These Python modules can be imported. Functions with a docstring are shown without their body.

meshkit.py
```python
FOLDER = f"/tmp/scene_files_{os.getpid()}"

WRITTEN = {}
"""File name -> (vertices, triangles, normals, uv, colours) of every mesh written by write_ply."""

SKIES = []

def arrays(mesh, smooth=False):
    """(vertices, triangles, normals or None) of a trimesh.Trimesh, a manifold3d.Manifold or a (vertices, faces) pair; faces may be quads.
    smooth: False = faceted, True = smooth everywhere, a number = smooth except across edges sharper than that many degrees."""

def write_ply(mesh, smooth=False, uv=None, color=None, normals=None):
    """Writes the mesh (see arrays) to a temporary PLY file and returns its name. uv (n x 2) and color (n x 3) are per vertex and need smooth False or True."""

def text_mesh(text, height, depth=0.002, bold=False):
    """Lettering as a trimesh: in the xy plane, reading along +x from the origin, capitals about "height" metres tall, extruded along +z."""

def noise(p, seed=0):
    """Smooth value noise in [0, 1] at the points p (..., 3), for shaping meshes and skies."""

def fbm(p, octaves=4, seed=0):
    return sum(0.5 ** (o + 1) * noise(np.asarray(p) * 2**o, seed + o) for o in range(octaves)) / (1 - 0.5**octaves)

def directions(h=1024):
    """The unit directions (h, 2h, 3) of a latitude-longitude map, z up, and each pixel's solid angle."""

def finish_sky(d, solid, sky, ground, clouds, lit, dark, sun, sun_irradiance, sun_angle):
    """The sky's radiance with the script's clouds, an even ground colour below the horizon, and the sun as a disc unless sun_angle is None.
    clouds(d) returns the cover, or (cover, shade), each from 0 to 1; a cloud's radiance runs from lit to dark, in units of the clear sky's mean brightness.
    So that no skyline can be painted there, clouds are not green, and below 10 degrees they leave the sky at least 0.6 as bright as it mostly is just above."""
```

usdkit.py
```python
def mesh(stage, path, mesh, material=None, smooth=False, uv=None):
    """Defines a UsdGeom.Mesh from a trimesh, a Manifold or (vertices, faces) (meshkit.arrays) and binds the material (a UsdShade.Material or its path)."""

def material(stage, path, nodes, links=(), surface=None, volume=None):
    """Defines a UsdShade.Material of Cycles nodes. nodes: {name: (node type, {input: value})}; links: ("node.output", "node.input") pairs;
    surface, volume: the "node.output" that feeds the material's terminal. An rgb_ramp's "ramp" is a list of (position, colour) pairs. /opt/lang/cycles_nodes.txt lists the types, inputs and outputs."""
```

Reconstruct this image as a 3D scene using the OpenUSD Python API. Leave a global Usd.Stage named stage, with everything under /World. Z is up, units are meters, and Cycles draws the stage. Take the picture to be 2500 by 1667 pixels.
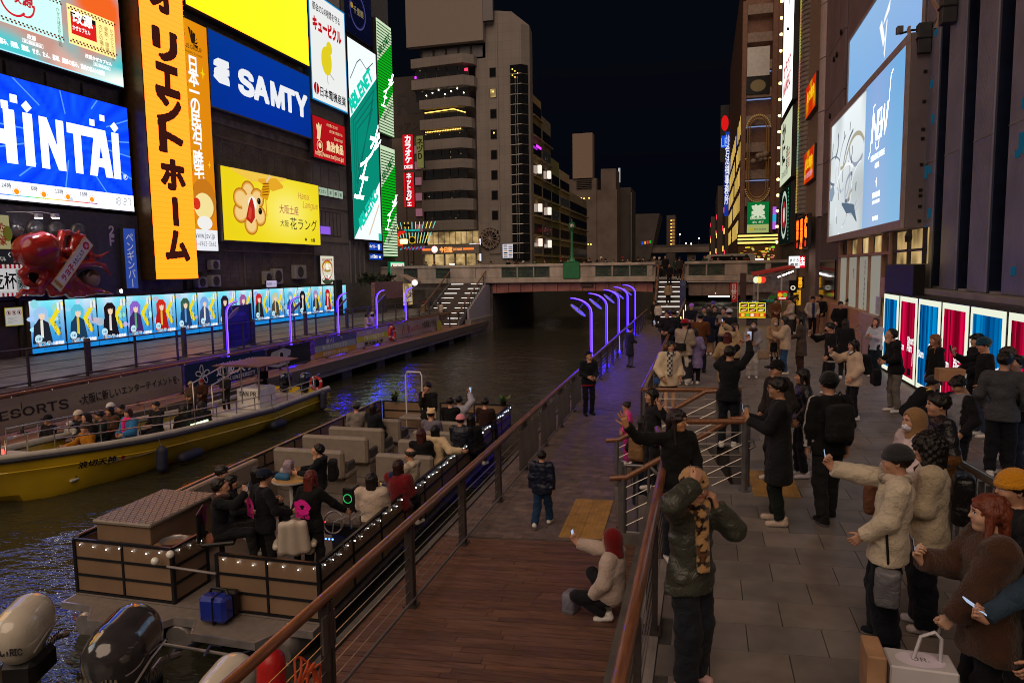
import math,random,glob
import numpy as np,trimesh,manifold3d as m3,shapely
from shapely import affinity
from shapely.geometry import Polygon,Point,box as sbox
import usdkit,meshkit
from pxr import Usd,UsdGeom,UsdLux,UsdShade,Gf,Sdf,Vt
random.seed(7);R=np.random.default_rng(11)
stage=Usd.Stage.CreateInMemory()
UsdGeom.SetStageUpAxis(stage,'Z');UsdGeom.SetStageMetersPerUnit(stage,1.0)
UsdGeom.Xform.Define(stage,'/World');UsdGeom.Scope.Define(stage,'/World/Looks')
# ---------------------------------------------------------------- camera: standing on a bridge, 3.17 m above the plaza, looking along the canal (+y)
PW,PH,FPX,EYE=2500.,1667.,1750.,3.17
pit,yaw,rol=.1000,.2625,-.0150
cp,sp,cy,sy=math.cos(pit),math.sin(pit),math.cos(yaw),math.sin(yaw)
FW=np.array([-sy*cp,cy*cp,-sp]);_r=np.array([cy,sy,0.]);_u=np.cross(_r,FW)
RT=math.cos(rol)*_r+math.sin(rol)*_u;UP=-math.sin(rol)*_r+math.cos(rol)*_u;EY=np.array([0,0,EYE])
cam=UsdGeom.Camera.Define(stage,'/World/camera')
cam.CreateHorizontalApertureAttr(36.);cam.CreateVerticalApertureAttr(36.*682/1024);cam.CreateFocalLengthAttr(FPX/PW*36)
cam.CreateClippingRangeAttr(Gf.Vec2f(.1,2000));cam.CreateExposureAttr(0.)
cam.AddTransformOp().Set(Gf.Matrix4d(*RT,0,*UP,0,*(-FW),0,*EY,1))
def ray(u,v):return FW+(u-PW/2)/FPX*RT-(v-PH/2)/FPX*UP
def atz(u,v,z=0.):
 d=ray(u,v);return EY+d*((z-EYE)/d[2])
def atx(u,v,x):d=ray(u,v);return EY+d*(x/d[0])
def aty(u,v,y):d=ray(u,v);return EY+d*(y/d[1])
# ---------------------------------------------------------------- night sky, and a soft unseen light behind the viewer
MATS={}
def mat(name,nodes,links,surface='p.BSDF',volume=None):
 if name not in MATS:MATS[name]=usdkit.material(stage,'/World/Looks/'+name,nodes,links,surface=surface,volume=volume)
 return MATS[name]
SUNEL,SUNAZ=math.radians(48),math.radians(174)
sky=UsdLux.DomeLight.Define(stage,'/World/sky')
sky.GetPrim().SetCustomDataByKey('kind','structure')
UsdShade.MaterialBindingAPI.Apply(sky.GetPrim()).Bind(usdkit.material(stage,'/World/Looks/night_sky',{'s':('sky_texture',{'sky_type':'single_scattering','sun_disc':False,'sun_elevation':math.radians(-3.),'sun_rotation':SUNAZ}),'m':('mix_color',{'blend_type':'mix','fac':.9,'b':(.012,.020,.046),'use_clamp':False}),'b':('background_shader',{'strength':.10})},[('s.color','m.a'),('m.result','b.color')],surface='b.background'))
unseen_lamp=UsdLux.DistantLight.Define(stage,'/World/unseen_glow')  # source out of view behind the viewer, lights plaza, people and tower front
unseen_lamp.CreateIntensityAttr(.44);unseen_lamp.CreateAngleAttr(60.);unseen_lamp.CreateColorAttr(Gf.Vec3f(1.,.74,.55));unseen_lamp.CreateNormalizeAttr(True)
_d=np.array([math.sin(SUNAZ)*math.cos(SUNEL),math.cos(SUNAZ)*math.cos(SUNEL),math.sin(SUNEL)])
_x=np.cross([0,0,1.],_d);_x/=np.linalg.norm(_x);_y=np.cross(_d,_x)
unseen_lamp.AddTransformOp().Set(Gf.Matrix4d(*_x,0,*_y,0,*_d,0,0,0,0,1))
# ---------------------------------------------------------------- materials
def lin(c):
 c=np.asarray(c,float);return np.where(c<=.04045,c/12.92,((c+.055)/1.055)**2.4)
def hx(s):return lin([int(s[i:i+2],16)/255 for i in(0,2,4)])
def pm(name,col,rough=.6,metal=0.,nv=.25,ns=4.,bump=0.,bs=40.,sc=(1,1,1),spec=.5,coat=0.,sheen=0.):
 """a principled surface whose colour wanders a little with a noise, and with a fine relief"""
 c=np.array(col,float)
 nodes={'g':('geometry',{}),'mp':('mapping',{'scale':sc}),'n':('noise_texture',{'scale':ns,'detail':5.,'roughness':.6}),'r':('rgb_ramp',{'ramp':[(.3,tuple(c*(1-nv))),(.7,tuple(np.minimum(c*(1+nv),.95)))]}),'p':('principled_bsdf',{'roughness':rough,'metallic':metal,'specular_ior_level':spec,'coat_weight':coat,'sheen_weight':sheen})}
 links=[('g.position','mp.vector'),('mp.vector','n.vector'),('n.fac','r.fac'),('r.color','p.base_color')]
 if bump:
  nodes['bn']=('noise_texture',{'scale':bs,'detail':4.});nodes['b']=('bump',{'strength':bump,'distance':.01})
  links+=[('mp.vector','bn.vector'),('bn.fac','b.height'),('b.normal','p.normal')]
 return mat(name,nodes,links)
def em(name,col,s=1.):
 return mat(name,{'e':('emission',{'color':tuple(map(float,col)),'strength':float(s)})},[],surface='e.emission')
def vem(s,name):
 return mat(name,{'a':('attribute',{'attribute':'Col'}),'e':('emission',{'strength':float(s)})},[('a.color','e.color')],surface='e.emission')
def vpm(name,rough=.5,bump=0.,bs=60.,sheen=0.,spec=.4,metal=0.,wr=0.):
 nodes={'a':('attribute',{'attribute':'Col'}),'p':('principled_bsdf',{'roughness':rough,'sheen_weight':sheen,'specular_ior_level':spec,'metallic':metal})}
 links=[('a.color','p.base_color')]
 if bump:
  nodes|={'g':('texture_coordinate',{}),'n':('noise_texture',{'scale':bs,'detail':4.}),'b':('bump',{'strength':bump,'distance':.01}),'n2':('noise_texture',{'scale':9.,'detail':3.,'distortion':1.6}),'b2':('bump',{'strength':wr,'distance':.05})}
  links+=[('g.object','n.vector'),('n.fac','b.height'),('g.object','n2.vector'),('n2.fac','b2.height'),('b2.normal','b.normal'),('b.normal','p.normal')]
 return mat(name,nodes,links)
def pane(name,tint=(.55,.6,.65)):
 return mat(name,{'f':('fresnel',{'IOR':1.5}),'t':('transparent_bsdf',{'color':tint}),'g':('glossy_bsdf',{'roughness':.03,'color':(.9,.9,.9)}),'m':('mix_closure',{})},[('f.fac','m.fac'),('t.BSDF','m.closure1'),('g.BSDF','m.closure2')],surface='m.closure')
 # ---------------------------------------------------------------- objects
NAMES,LOC={},{}
def nm(parent,name):
 k=(parent,name);n=NAMES.get(k,0);NAMES[k]=n+1
 return f'{parent}/{name}' if n==0 else f'{parent}/{name}_{n:03d}'
def data(prim,label=None,cat=None,group=None,kind=None):
 for k,v in(('label',label),('category',cat),('group',group),('kind',kind)):
  if v:prim.SetCustomDataByKey(k,v)
def thing(name,label=None,cat=None,group=None,loc=(0,0,0),rz=0.,kind=None):
 p=nm('/World',name);x=UsdGeom.Xform.Define(stage,p)
 x.AddTranslateOp().Set(Gf.Vec3d(*map(float,loc)))
 if rz:x.AddRotateZOp().Set(float(rz))
 data(x.GetPrim(),label,cat,group,kind);LOC[p]=(np.array(loc,float),math.radians(rz));return p
def local(parent,v):
 o,a=LOC.get(parent,(np.zeros(3),0.));v=np.asarray(v,float)-o
 if a:c,s=math.cos(-a),math.sin(-a);v=np.c_[v[:,0]*c-v[:,1]*s,v[:,0]*s+v[:,1]*c,v[:,2]]
 return v
def part(parent,name,m,material,smooth=False,label=None,kind=None,col=None,raw=False):
 """one Mesh under its thing (or part); the mesh is given in world coordinates unless raw"""
 if isinstance(m,MB):m=m.get()
 v,f,n=meshkit.arrays(m,smooth if col is None else(True if smooth else False))
 if len(f)==0:return None
 if not raw:v=local(parent,v)
 p=nm(parent,name);LOC[p]=LOC.get(parent,(np.zeros(3),0.))
 g=UsdGeom.Mesh.Define(stage,p)
 g.CreatePointsAttr(Vt.Vec3fArray.FromNumpy(v.astype(np.float32)));g.CreateFaceVertexCountsAttr(Vt.IntArray.FromNumpy(np.full(len(f),3,np.int32)))
 g.CreateFaceVertexIndicesAttr(Vt.IntArray.FromNumpy(f.astype(np.int32).ravel()));g.CreateSubdivisionSchemeAttr('none')
 if n is not None:
  a=LOC[p][1]
  if a and not raw:c,s=math.cos(-a),math.sin(-a);n=np.c_[n[:,0]*c-n[:,1]*s,n[:,0]*s+n[:,1]*c,n[:,2]]
  g.CreateNormalsAttr(Vt.Vec3fArray.FromNumpy(n.astype(np.float32)));g.SetNormalsInterpolation('vertex')
 if col is not None:
  assert len(col)==len(v),(parent,name,len(col),len(v))
  UsdGeom.PrimvarsAPI(g).CreatePrimvar('Col',Sdf.ValueTypeNames.Color3fArray,'vertex').Set(Vt.Vec3fArray.FromNumpy(np.asarray(col,np.float32)))
 if material is not None:UsdShade.MaterialBindingAPI.Apply(g.GetPrim()).Bind(material)
 data(g.GetPrim(),label,None,None,kind);return p
def solo(name,m,material,label=None,cat=None,group=None,kind=None,smooth=False,col=None):
 p=part('/World',name,m,material,smooth,None,None,col);data(stage.GetPrimAtPath(p),label,cat,group,kind);return p
def copy(src,loc,rz=0.,label=None,group=None,cat=None,scale=None):
 """a copy of a thing with its parts, an internal reference"""
 base=src.split('/')[-1];base=base[:-4]if base[-4:-3]=='_' and base[-3:].isdigit()else base
 p=nm('/World',base);x=UsdGeom.Xform.Define(stage,p);x.GetPrim().GetReferences().AddInternalReference(src)
 x.ClearXformOpOrder()
 for a in('xformOp:translate','xformOp:rotateZ','xformOp:scale'):
  pass
 x.AddTranslateOp().Set(Gf.Vec3d(*map(float,loc)))
 ops=[x.GetPrim().GetAttribute('xformOp:translate')]
 x.AddRotateZOp().Set(float(rz))
 if scale:x.AddScaleOp().Set(Gf.Vec3f(*scale))
 x.GetPrim().SetInstanceable(True);data(x.GetPrim(),label,cat,group);return p
class MB:
 """collects shapes that make ONE mesh"""
 def __init__(s):s.v,s.f,s.n=[],[],0
 def add(s,v,f):
  v=np.asarray(v,float);f=np.asarray(f,int)
  if f.shape[1]==4:f=np.vstack([f[:,[0,1,2]],f[:,[0,2,3]]])
  s.v.append(v);s.f.append(f+s.n);s.n+=len(v);return s
 def mesh(s,m):
  if isinstance(m,MB):m=m.get()
  v,f,_=meshkit.arrays(m);return s.add(v,f)
 def get(s):return(np.vstack(s.v),np.vstack(s.f))if s.v else(np.zeros((0,3)),np.zeros((0,3),int))
 def bx(s,x0,x1,y0,y1,z0,z1,c=0.):
  x0,x1=min(x0,x1),max(x0,x1);y0,y1=min(y0,y1),max(y0,y1);z0,z1=min(z0,z1),max(z0,z1)
  if c:
   P=[]
   for X in(0,1):
    for Y in(0,1):
     for Z in(0,1):
      q=np.array([(x0,x1)[X],(y0,y1)[Y],(z0,z1)[Z]],float);d=np.array([1-2*X,1-2*Y,1-2*Z])*c
      for k in range(3):e=d.copy();e[k]=0;P.append(q+e)
   return s.mesh(m3.Manifold.hull_points(np.array(P)))
  v=np.array([[x,y,z]for x in(x0,x1)for y in(y0,y1)for z in(z0,z1)])
  return s.add(v,[[0,1,3,2],[4,6,7,5],[0,4,5,1],[2,3,7,6],[0,2,6,4],[1,5,7,3]])
 def rb(s,c,size,rz=0.,ch=0.,rx=0.,ry=0.):
  m=MB().bx(-size[0]/2,size[0]/2,-size[1]/2,size[1]/2,-size[2]/2,size[2]/2,ch).get()
  return s.add(m[0]@rotm(rx,ry,rz).T+np.asarray(c,float),m[1])
 def tube(s,pts,r,n=8,cap=True,flat=None):
  p=np.asarray(pts,float);t=np.gradient(p,axis=0);t/=np.linalg.norm(t,axis=1,keepdims=True)+1e-12
  a=np.cross(t[0],[0,0,1.]if abs(t[0][2])<.9 else[1.,0,0]);A=[]
  for k in range(len(p)):
   a=a-t[k]*(a@t[k]);a/=np.linalg.norm(a)+1e-12;A.append(a)
  A=np.array(A);B=np.cross(t,A);r=np.broadcast_to(r,(len(p),));th=np.arange(n)*2*np.pi/n
  v=p[:,None]+r[:,None,None]*(np.cos(th)[None,:,None]*A[:,None]+np.sin(th)[None,:,None]*B[:,None])
  i,j=np.meshgrid(np.arange(len(p)-1),np.arange(n),indexing='ij')
  q=np.stack([i*n+j,i*n+(j+1)%n,(i+1)*n+(j+1)%n,(i+1)*n+j],-1).reshape(-1,4)
  v=v.reshape(-1,3);f=np.vstack([q[:,[0,1,2]],q[:,[0,2,3]]])
  if cap:
   L=len(p)*n;v=np.vstack([v,p[0],p[-1]]);k=np.arange(n)
   f=np.vstack([f,np.c_[(k+1)%n,k,np.full(n,L)],np.c_[L-n+k,L-n+(k+1)%n,np.full(n,L+1)]])
  return s.add(v,f)
 def rod(s,a,b,r,n=8):return s.tube([a,b],r,n)
 def lathe(s,prof,c=(0,0,0),n=16,axis=2):
  prof=np.asarray(prof,float);th=np.arange(n)*2*np.pi/n
  v=np.stack([prof[:,:1]*np.cos(th),prof[:,:1]*np.sin(th),np.repeat(prof[:,1:],n,1)],-1).reshape(-1,3)
  if axis==0:v=v[:,[2,0,1]]
  if axis==1:v=v[:,[1,2,0]]
  i,j=np.meshgrid(np.arange(len(prof)-1),np.arange(n),indexing='ij')
  q=np.stack([i*n+j,i*n+(j+1)%n,(i+1)*n+(j+1)%n,(i+1)*n+j],-1).reshape(-1,4)
  return s.add(v+np.asarray(c,float),q)
 def quad(s,a,b,c,d):return s.add([a,b,c,d],[[0,1,2,3]])
 def ball(s,c,r,sub=2):
  m=trimesh.creation.icosphere(subdivisions=sub);return s.add(m.vertices*np.asarray(r)+np.asarray(c,float),m.faces)
 def hull(s,P):return s.mesh(m3.Manifold.hull_points(np.asarray(P,float)))
 def prism(s,poly,h,fr=None):
  for g in getattr(poly,'geoms',[poly]):
   if g.is_empty or g.area<1e-9:continue
   m=trimesh.creation.extrude_polygon(g,h,engine='earcut');v=np.array(m.vertices)
   s.add(v if fr is None else fr(v),m.faces)
  return s
def rotm(rx=0.,ry=0.,rz=0.):
 a,b,c=map(math.radians,(rx,ry,rz))
 X=np.array([[1,0,0],[0,math.cos(a),-math.sin(a)],[0,math.sin(a),math.cos(a)]])
 Y=np.array([[math.cos(b),0,math.sin(b)],[0,1,0],[-math.sin(b),0,math.cos(b)]])
 Z=np.array([[math.cos(c),-math.sin(c),0],[math.sin(c),math.cos(c),0],[0,0,1]])
 return Z@Y@X
 # ---------------------------------------------------------------- lettering and flat print
from PIL import Image,ImageDraw,ImageFont
FP=glob.glob('/opt/blender-*/*/datafiles/fonts/')
def _font(kind):return ImageFont.truetype(FP[0]+('Inter.woff2' if kind=='en' else 'Noto Sans CJK Regular.woff2'),64)
FONTS,GL={},{}
def glyph(t,kind='jp',bold=0):
 """outline of a string: a shapely shape whose capitals are about 1 high, and its advance"""
 k=(t,kind,bold)
 if k in GL:return GL[k]
 if kind not in FONTS:FONTS[kind]=_font(kind)
 f=FONTS[kind];x0,y0,x1,y1=f.getbbox(t,anchor='ls',stroke_width=bold)
 im=Image.new('L',(int(x1-x0)+8,int(y1-y0)+8));ImageDraw.Draw(im).text((4-x0,4-y0),t,255,f,anchor='ls',stroke_width=bold)
 on=np.pad(np.asarray(im)>120,((0,0),(1,1))).astype(np.int8)
 rows,st=np.nonzero(np.diff(on,axis=1)==1);en=np.nonzero(np.diff(on,axis=1)==-1)[1]
 if len(rows)==0:GL[k]=(Polygon(),.4);return GL[k]
 sh=shapely.union_all(shapely.box(st,-rows-1,en,-rows)).buffer(.6).buffer(-.6).simplify(.6)
 s=1/(47.if kind=='en' else 55.)
 GL[k]=(affinity.affine_transform(sh,[s,0,0,s,(x0-4)*s,(4-y0)*s]),f.getlength(t)*s+2*bold*s);return GL[k]
class Canvas:
 """flat print on a plane: o = its lower left corner, r = to the reader's right, u = up; every shape lies a hair above the one before"""
 def __init__(s,o,r,u=(0,0,1),step=.0012):
  s.o,s.r,s.u=(np.asarray(a,float)for a in(o,r,u));s.n=np.cross(s.r,s.u);s.k,s.step=0,step;s.V,s.F,s.C,s.N=[],[],[],0
 def _put(s,xy,f,c):
  xy=np.asarray(xy,float);v=s.o+xy[:,:1]*s.r+xy[:,1:2]*s.u+s.n*(s.k*s.step)
  s.V.append(v);s.F.append(np.asarray(f,int)+s.N);s.C.append(np.broadcast_to(np.asarray(c,float),(len(v),3)));s.N+=len(v)
 def shape(s,g,c):
  for q in getattr(g,'geoms',[g]):
   if q.geom_type!='Polygon' or q.area<1e-7:continue
   v,f=trimesh.creation.triangulate_polygon(q,engine='earcut')
   a=v[f];d=(a[:,1,0]-a[:,0,0])*(a[:,2,1]-a[:,0,1])-(a[:,2,0]-a[:,0,0])*(a[:,1,1]-a[:,0,1])
   f=np.where((d<0)[:,None],f[:,::-1],f);s._put(v,f,c)
  s.k+=1;return s
 def rect(s,x0,y0,x1,y1,c):return s.shape(sbox(x0,y0,x1,y1),c)
 def grad(s,x0,y0,x1,y1,fn,nx=12,ny=8):
  u,v=np.meshgrid(np.linspace(0,1,nx+1),np.linspace(0,1,ny+1),indexing='ij');q=np.c_[x0+(x1-x0)*u.ravel(),y0+(y1-y0)*v.ravel()]
  i,j=np.meshgrid(np.arange(nx),np.arange(ny),indexing='ij');a=(i*(ny+1)+j).ravel()
  f=np.c_[a,a+ny+1,a+ny+2,a+1];f=np.vstack([f[:,[0,1,2]],f[:,[0,2,3]]])
  s._put(q,f,np.array([fn(a,b)for a,b in zip(u.ravel(),v.ravel())]));s.k+=1;return s
 def disc(s,x,y,rx,ry,c,n=24):
  t=np.arange(n)*2*np.pi/n;return s.shape(Polygon(np.c_[x+rx*np.cos(t),y+ry*np.sin(t)]),c)
 def ring(s,x,y,r,w,c):return s.shape(Point(x,y).buffer(r).difference(Point(x,y).buffer(r-w)),c)
 def line(s,pts,w,c):return s.shape(shapely.LineString(pts).buffer(w/2,cap_style='flat'),c)
 def text(s,t,x,y,h,c,kind='jp',bold=0,w=None,align='l',rot=0.,shear=0.):
  g,a=glyph(t,kind,bold)
  if g.is_empty:return s
  sx=h if w is None else w/(g.bounds[2]-g.bounds[0])
  g=affinity.affine_transform(g,[sx,shear*h,0,h,0,0]);b=g.bounds
  dx=-b[0]if align=='l' else-(b[0]+b[2])/2 if align=='c' else-b[2]
  g=affinity.translate(g,dx,0)
  if rot:g=affinity.rotate(g,rot,origin=(0,0))
  return s.shape(affinity.translate(g,x,y),c)
 def vtext(s,t,x,y,h,c,bold=0,gap=1.12,w=None,kind='jp'):
  for ch in t:
   if ch==' ':y-=h*.5;continue
   g,_=glyph(ch,kind,bold)
   if ch in 'ー―|「」':g=affinity.rotate(g,-90)
   b=g.bounds;g=affinity.translate(g,-(b[0]+b[2])/2,-(b[1]+b[3])/2 if ch in 'ー「」一・' else-.42)
   g=affinity.scale(g,(w or h),h,origin=(0,0));s.shape(affinity.translate(g,x,y-h*.5),c);y-=h*gap
  return s
 def get(s):return(np.vstack(s.V),np.vstack(s.F)),np.vstack(s.C)
def printed(parent,cv,material,name='print'):
 m,c=cv.get();return part(parent,name,m,material,col=c)
 # ---------------------------------------------------------------- shared looks
WOODRAIL=pm('rail_wood',(.20,.075,.030),.35,nv=.45,ns=5,sc=(6,.6,6),bump=.25,bs=60,coat=.3)
STEEL=pm('brown_steel',(.055,.042,.040),.45,.3,nv=.3,ns=8)
GREYSTEEL=pm('grey_steel',(.16,.15,.155),.4,.6,nv=.2,ns=9)
WIRE=pm('steel_wire',(.50,.46,.42),.3,.9,nv=.1)
CONC=pm('concrete',(.22,.20,.18),.85,nv=.3,ns=1.6,bump=.3,bs=25)
DARKC=pm('dark_concrete',(.07,.065,.06),.85,nv=.4,ns=2,bump=.3)
STONE=pm('bridge_stone',(.36,.32,.27),.8,nv=.35,ns=1.3,sc=(1,1,.35),bump=.3,bs=20)
BLACKM=pm('black_metal',(.014,.013,.014),.4,.4,nv=.2)
DGLASS=pm('dark_glass',(.010,.011,.013),.08,0,nv=.2,spec=.6)
CASE=pm('sign_casing',(.045,.045,.048),.5,.4,nv=.25)
WHITEP=pm('white_paint',(.62,.60,.57),.5,nv=.12,ns=3)
LIT1=vem(1.0,'lit_print');LIT2=vem(1.35,'lit_screen');LITD=vem(.6,'dim_lit_print')
PRINT=vpm('unlit_print',.55,bump=.2,bs=30)
BOOST=2.2
def lc(s,b=None):
 """print colour of something backlit: channels that the photograph shows clipped are brighter than white"""
 c=hx(s);raw=np.array([int(s[i:i+2],16)for i in(0,2,4)]);return np.where(raw>=248,c*(b or BOOST),c)
 # ---------------------------------------------------------------- soft shapes: a skin drawn around blended limbs
def snet(fn,lo,hi,h):
 lo=np.asarray(lo,float);n=np.ceil((np.asarray(hi,float)-lo)/h).astype(int)+2
 ax=[lo[k]+h*np.arange(n[k])for k in range(3)]
 Pt=np.stack(np.meshgrid(*ax,indexing='ij'),-1).reshape(-1,3);V=fn(Pt).reshape(n).astype(np.float32)
 S=V<0;c=np.zeros(n-1,np.int8);sl=lambda o:tuple(slice(o[k],n[k]-1+o[k])for k in range(3))
 off=[(i,j,k)for i in(0,1)for j in(0,1)for k in(0,1)]
 for o in off:c+=S[sl(o)]
 mix=(c>0)&(c<8);idx=-np.ones(n-1,np.int64);N=int(mix.sum());idx[mix]=np.arange(N)
 base=np.argwhere(mix).astype(float);acc=np.zeros((N,3));cnt=np.zeros(N)
 for o in off:
  for k in range(3):
   if o[k]:continue
   q=list(o);q[k]=1;va,vb=V[sl(o)][mix],V[sl(q)][mix];m=(va<0)!=(vb<0);t=va[m]/(va[m]-vb[m])
   p=np.tile(np.array(o,float),(len(t),1));p[:,k]+=t;acc[m]+=p;cnt[m]+=1
 v=lo+h*(base+acc/cnt[:,None]);F=[]
 for k in range(3):
  a,b=[q for q in range(3)if q!=k]
  s0=[slice(None)]*3;s1=[slice(None)]*3
  s0[k],s1[k]=slice(0,n[k]-1),slice(1,n[k])
  for q in(a,b):s0[q]=s1[q]=slice(1,n[q]-1)
  A,B=S[tuple(s0)],S[tuple(s1)];e=np.argwhere(A!=B)
  if len(e)==0:continue
  ins=A[tuple(e.T)];e=e.copy();e[:,a]+=1;e[:,b]+=1
  def cell(da,db):w=e.copy();w[:,a]+=da;w[:,b]+=db;return idx[tuple(w.T)]
  Q=np.stack([cell(-1,-1),cell(0,-1),cell(0,0),cell(-1,0)],1)
  flip=ins if k!=1 else~ins
  Q=np.where(flip[:,None],Q,Q[:,::-1]);F+=[Q[:,[0,1,2]],Q[:,[0,2,3]]]
 f=np.vstack(F)if F else np.zeros((0,3),int);return v,f[(f>=0).all(1)]
def caps(P,a,b,ra,rb,flat=0,wv=None,wk=1.):
 a=np.asarray(a,float);ba=np.asarray(b,float)-a;L2=ba@ba+1e-12;pa=P-a;tt=pa@ba/L2;t=np.clip(tt,0,1)
 q=pa-t[:,None]*ba;d2=(q*q).sum(1)
 if wv is not None:l=q@wv;d2=d2-l*l+(l/wk)**2
 d=np.sqrt(np.maximum(d2,0))-(ra+(rb-ra)*t)
 if flat:
  L=math.sqrt(L2)
  if flat&1:d=np.maximum(d,-tt*L)
  if flat&2:d=np.maximum(d,(tt-1)*L)
 return d
def ell(P,c,r,M=None):
 q=P-np.asarray(c,float)
 if M is not None:q=q@M
 r=np.asarray(r,float);k=np.sqrt(((q/r)**2).sum(1));return(k-1)*r.min()if False else k*(k-1)/np.maximum(np.sqrt(((q/r**2)**2).sum(1)),1e-6)
def smin(a,b,k):
 h=np.maximum(k-np.abs(a-b),0)/k;return np.minimum(a,b)-h*h*k*.25
def sunion(ds,k):
 d=ds[0]
 for e in ds[1:]:d=smin(d,e,k)
 return d
def ssub(a,b,k):return-smin(-a,b,k)
# ---------------------------------------------------------------- ground, water, banks
WZ,PZ=-1.9,-.9
def drift(y):return-.013*(y-8)
solo('ground',MB().bx(-500,500,-200,700,-3.4,-3.2),pm('ground_earth',(.05,.05,.05),.9),kind='structure')
WATER=mat('canal_water',{'g':('geometry',{}),'mp':('mapping',{'scale':(.9,1.5,1.)}),'n1':('noise_texture',{'scale':1.5,'detail':3.,'roughness':.55,'distortion':.6}),'mp2':('mapping',{'scale':(2.2,4.2,1.),'rotation':(0,0,.35)}),'n2':('noise_texture',{'scale':2.0,'detail':2.,'distortion':.4}),'a':('math',{'math_type':'multiply_add','value2':.45}),'b':('bump',{'strength':.55,'distance':.085}),'p':('principled_bsdf',{'base_color':(.030,.030,.020),'roughness':.035,'ior':1.33,'specular_ior_level':.62})},[('g.position','mp.vector'),('mp.vector','n1.vector'),('g.position','mp2.vector'),('mp2.vector','n2.vector'),('n2.fac','a.value1'),('n1.fac','a.value3'),('a.value','b.height'),('b.normal','p.normal')])
w=MB()
gx,gy=np.meshgrid(np.linspace(-19,-2.2,120),np.r_[np.linspace(-6,40,300),np.linspace(40.5,260,120)],indexing='ij')
gz=WZ+.035*(meshkit.fbm(np.stack([gx*.9,gy*1.2,gx*0],-1),3,4)-.5)*2
nx_,ny_=gx.shape;a_=(np.arange(nx_-1)[:,None]*ny_+np.arange(ny_-1)).ravel()
w.add(np.stack([gx,gy,gz],-1).reshape(-1,3),np.c_[a_,a_+ny_,a_+ny_+1,a_+1])
solo('water',w,WATER,kind='structure',smooth=True)
def strip(xl,xr,ys,z0,z1):
 m=MB();L=[(xl(y),y)for y in ys];Rr=[(xr(y),y)for y in ys];n=len(ys)
 v=[(x,y,z)for z in(z0,z1)for x,y in L+Rr];f=[]
 for i in range(n-1):
  a,b,c,d=i,i+1,n+i,n+i+1;o=2*n
  f+=[[o+a,o+c,o+d,o+b],[a,b,d,c],[a,o+a,o+b,b],[c,d,o+d,o+c]]
 o=2*n;f+=[[0,n,o+n,o],[n-1,o+n-1,o+2*n-1,2*n-1]]
 return m.add(v,f)
wallx=lambda y:-.62 if y<10.3 else(-1.15+.55*0 if y<14 else-1.15+drift(y)*.55)
railx=lambda y:-3.42+drift(y)
GRAN=[pm(f'granite_{i}',np.array(c)*1.0,.48,nv=.28,ns=2.3,bump=.35,bs=90)for i,c in enumerate(((.175,.148,.13),(.15,.13,.118),(.19,.16,.142),(.16,.142,.13),(.13,.114,.105)))]
BED=pm('paving_bed',(.045,.040,.038),.9)
plaza=thing('plaza',kind='structure')
part(plaza,'bed',strip(lambda y:-.62,lambda y:40.,[-2,10.35],-3.3,-.014).mesh(strip(lambda y:.45,lambda y:40.,[10.35,13.05],-3.3,-.014)).mesh(strip(lambda y:wallx(y),lambda y:40.,[13.05,14,20,30,44,57.2],-3.3,-.014)),BED)
tiles=[]
sl=math.tan(math.radians(4.3))
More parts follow.
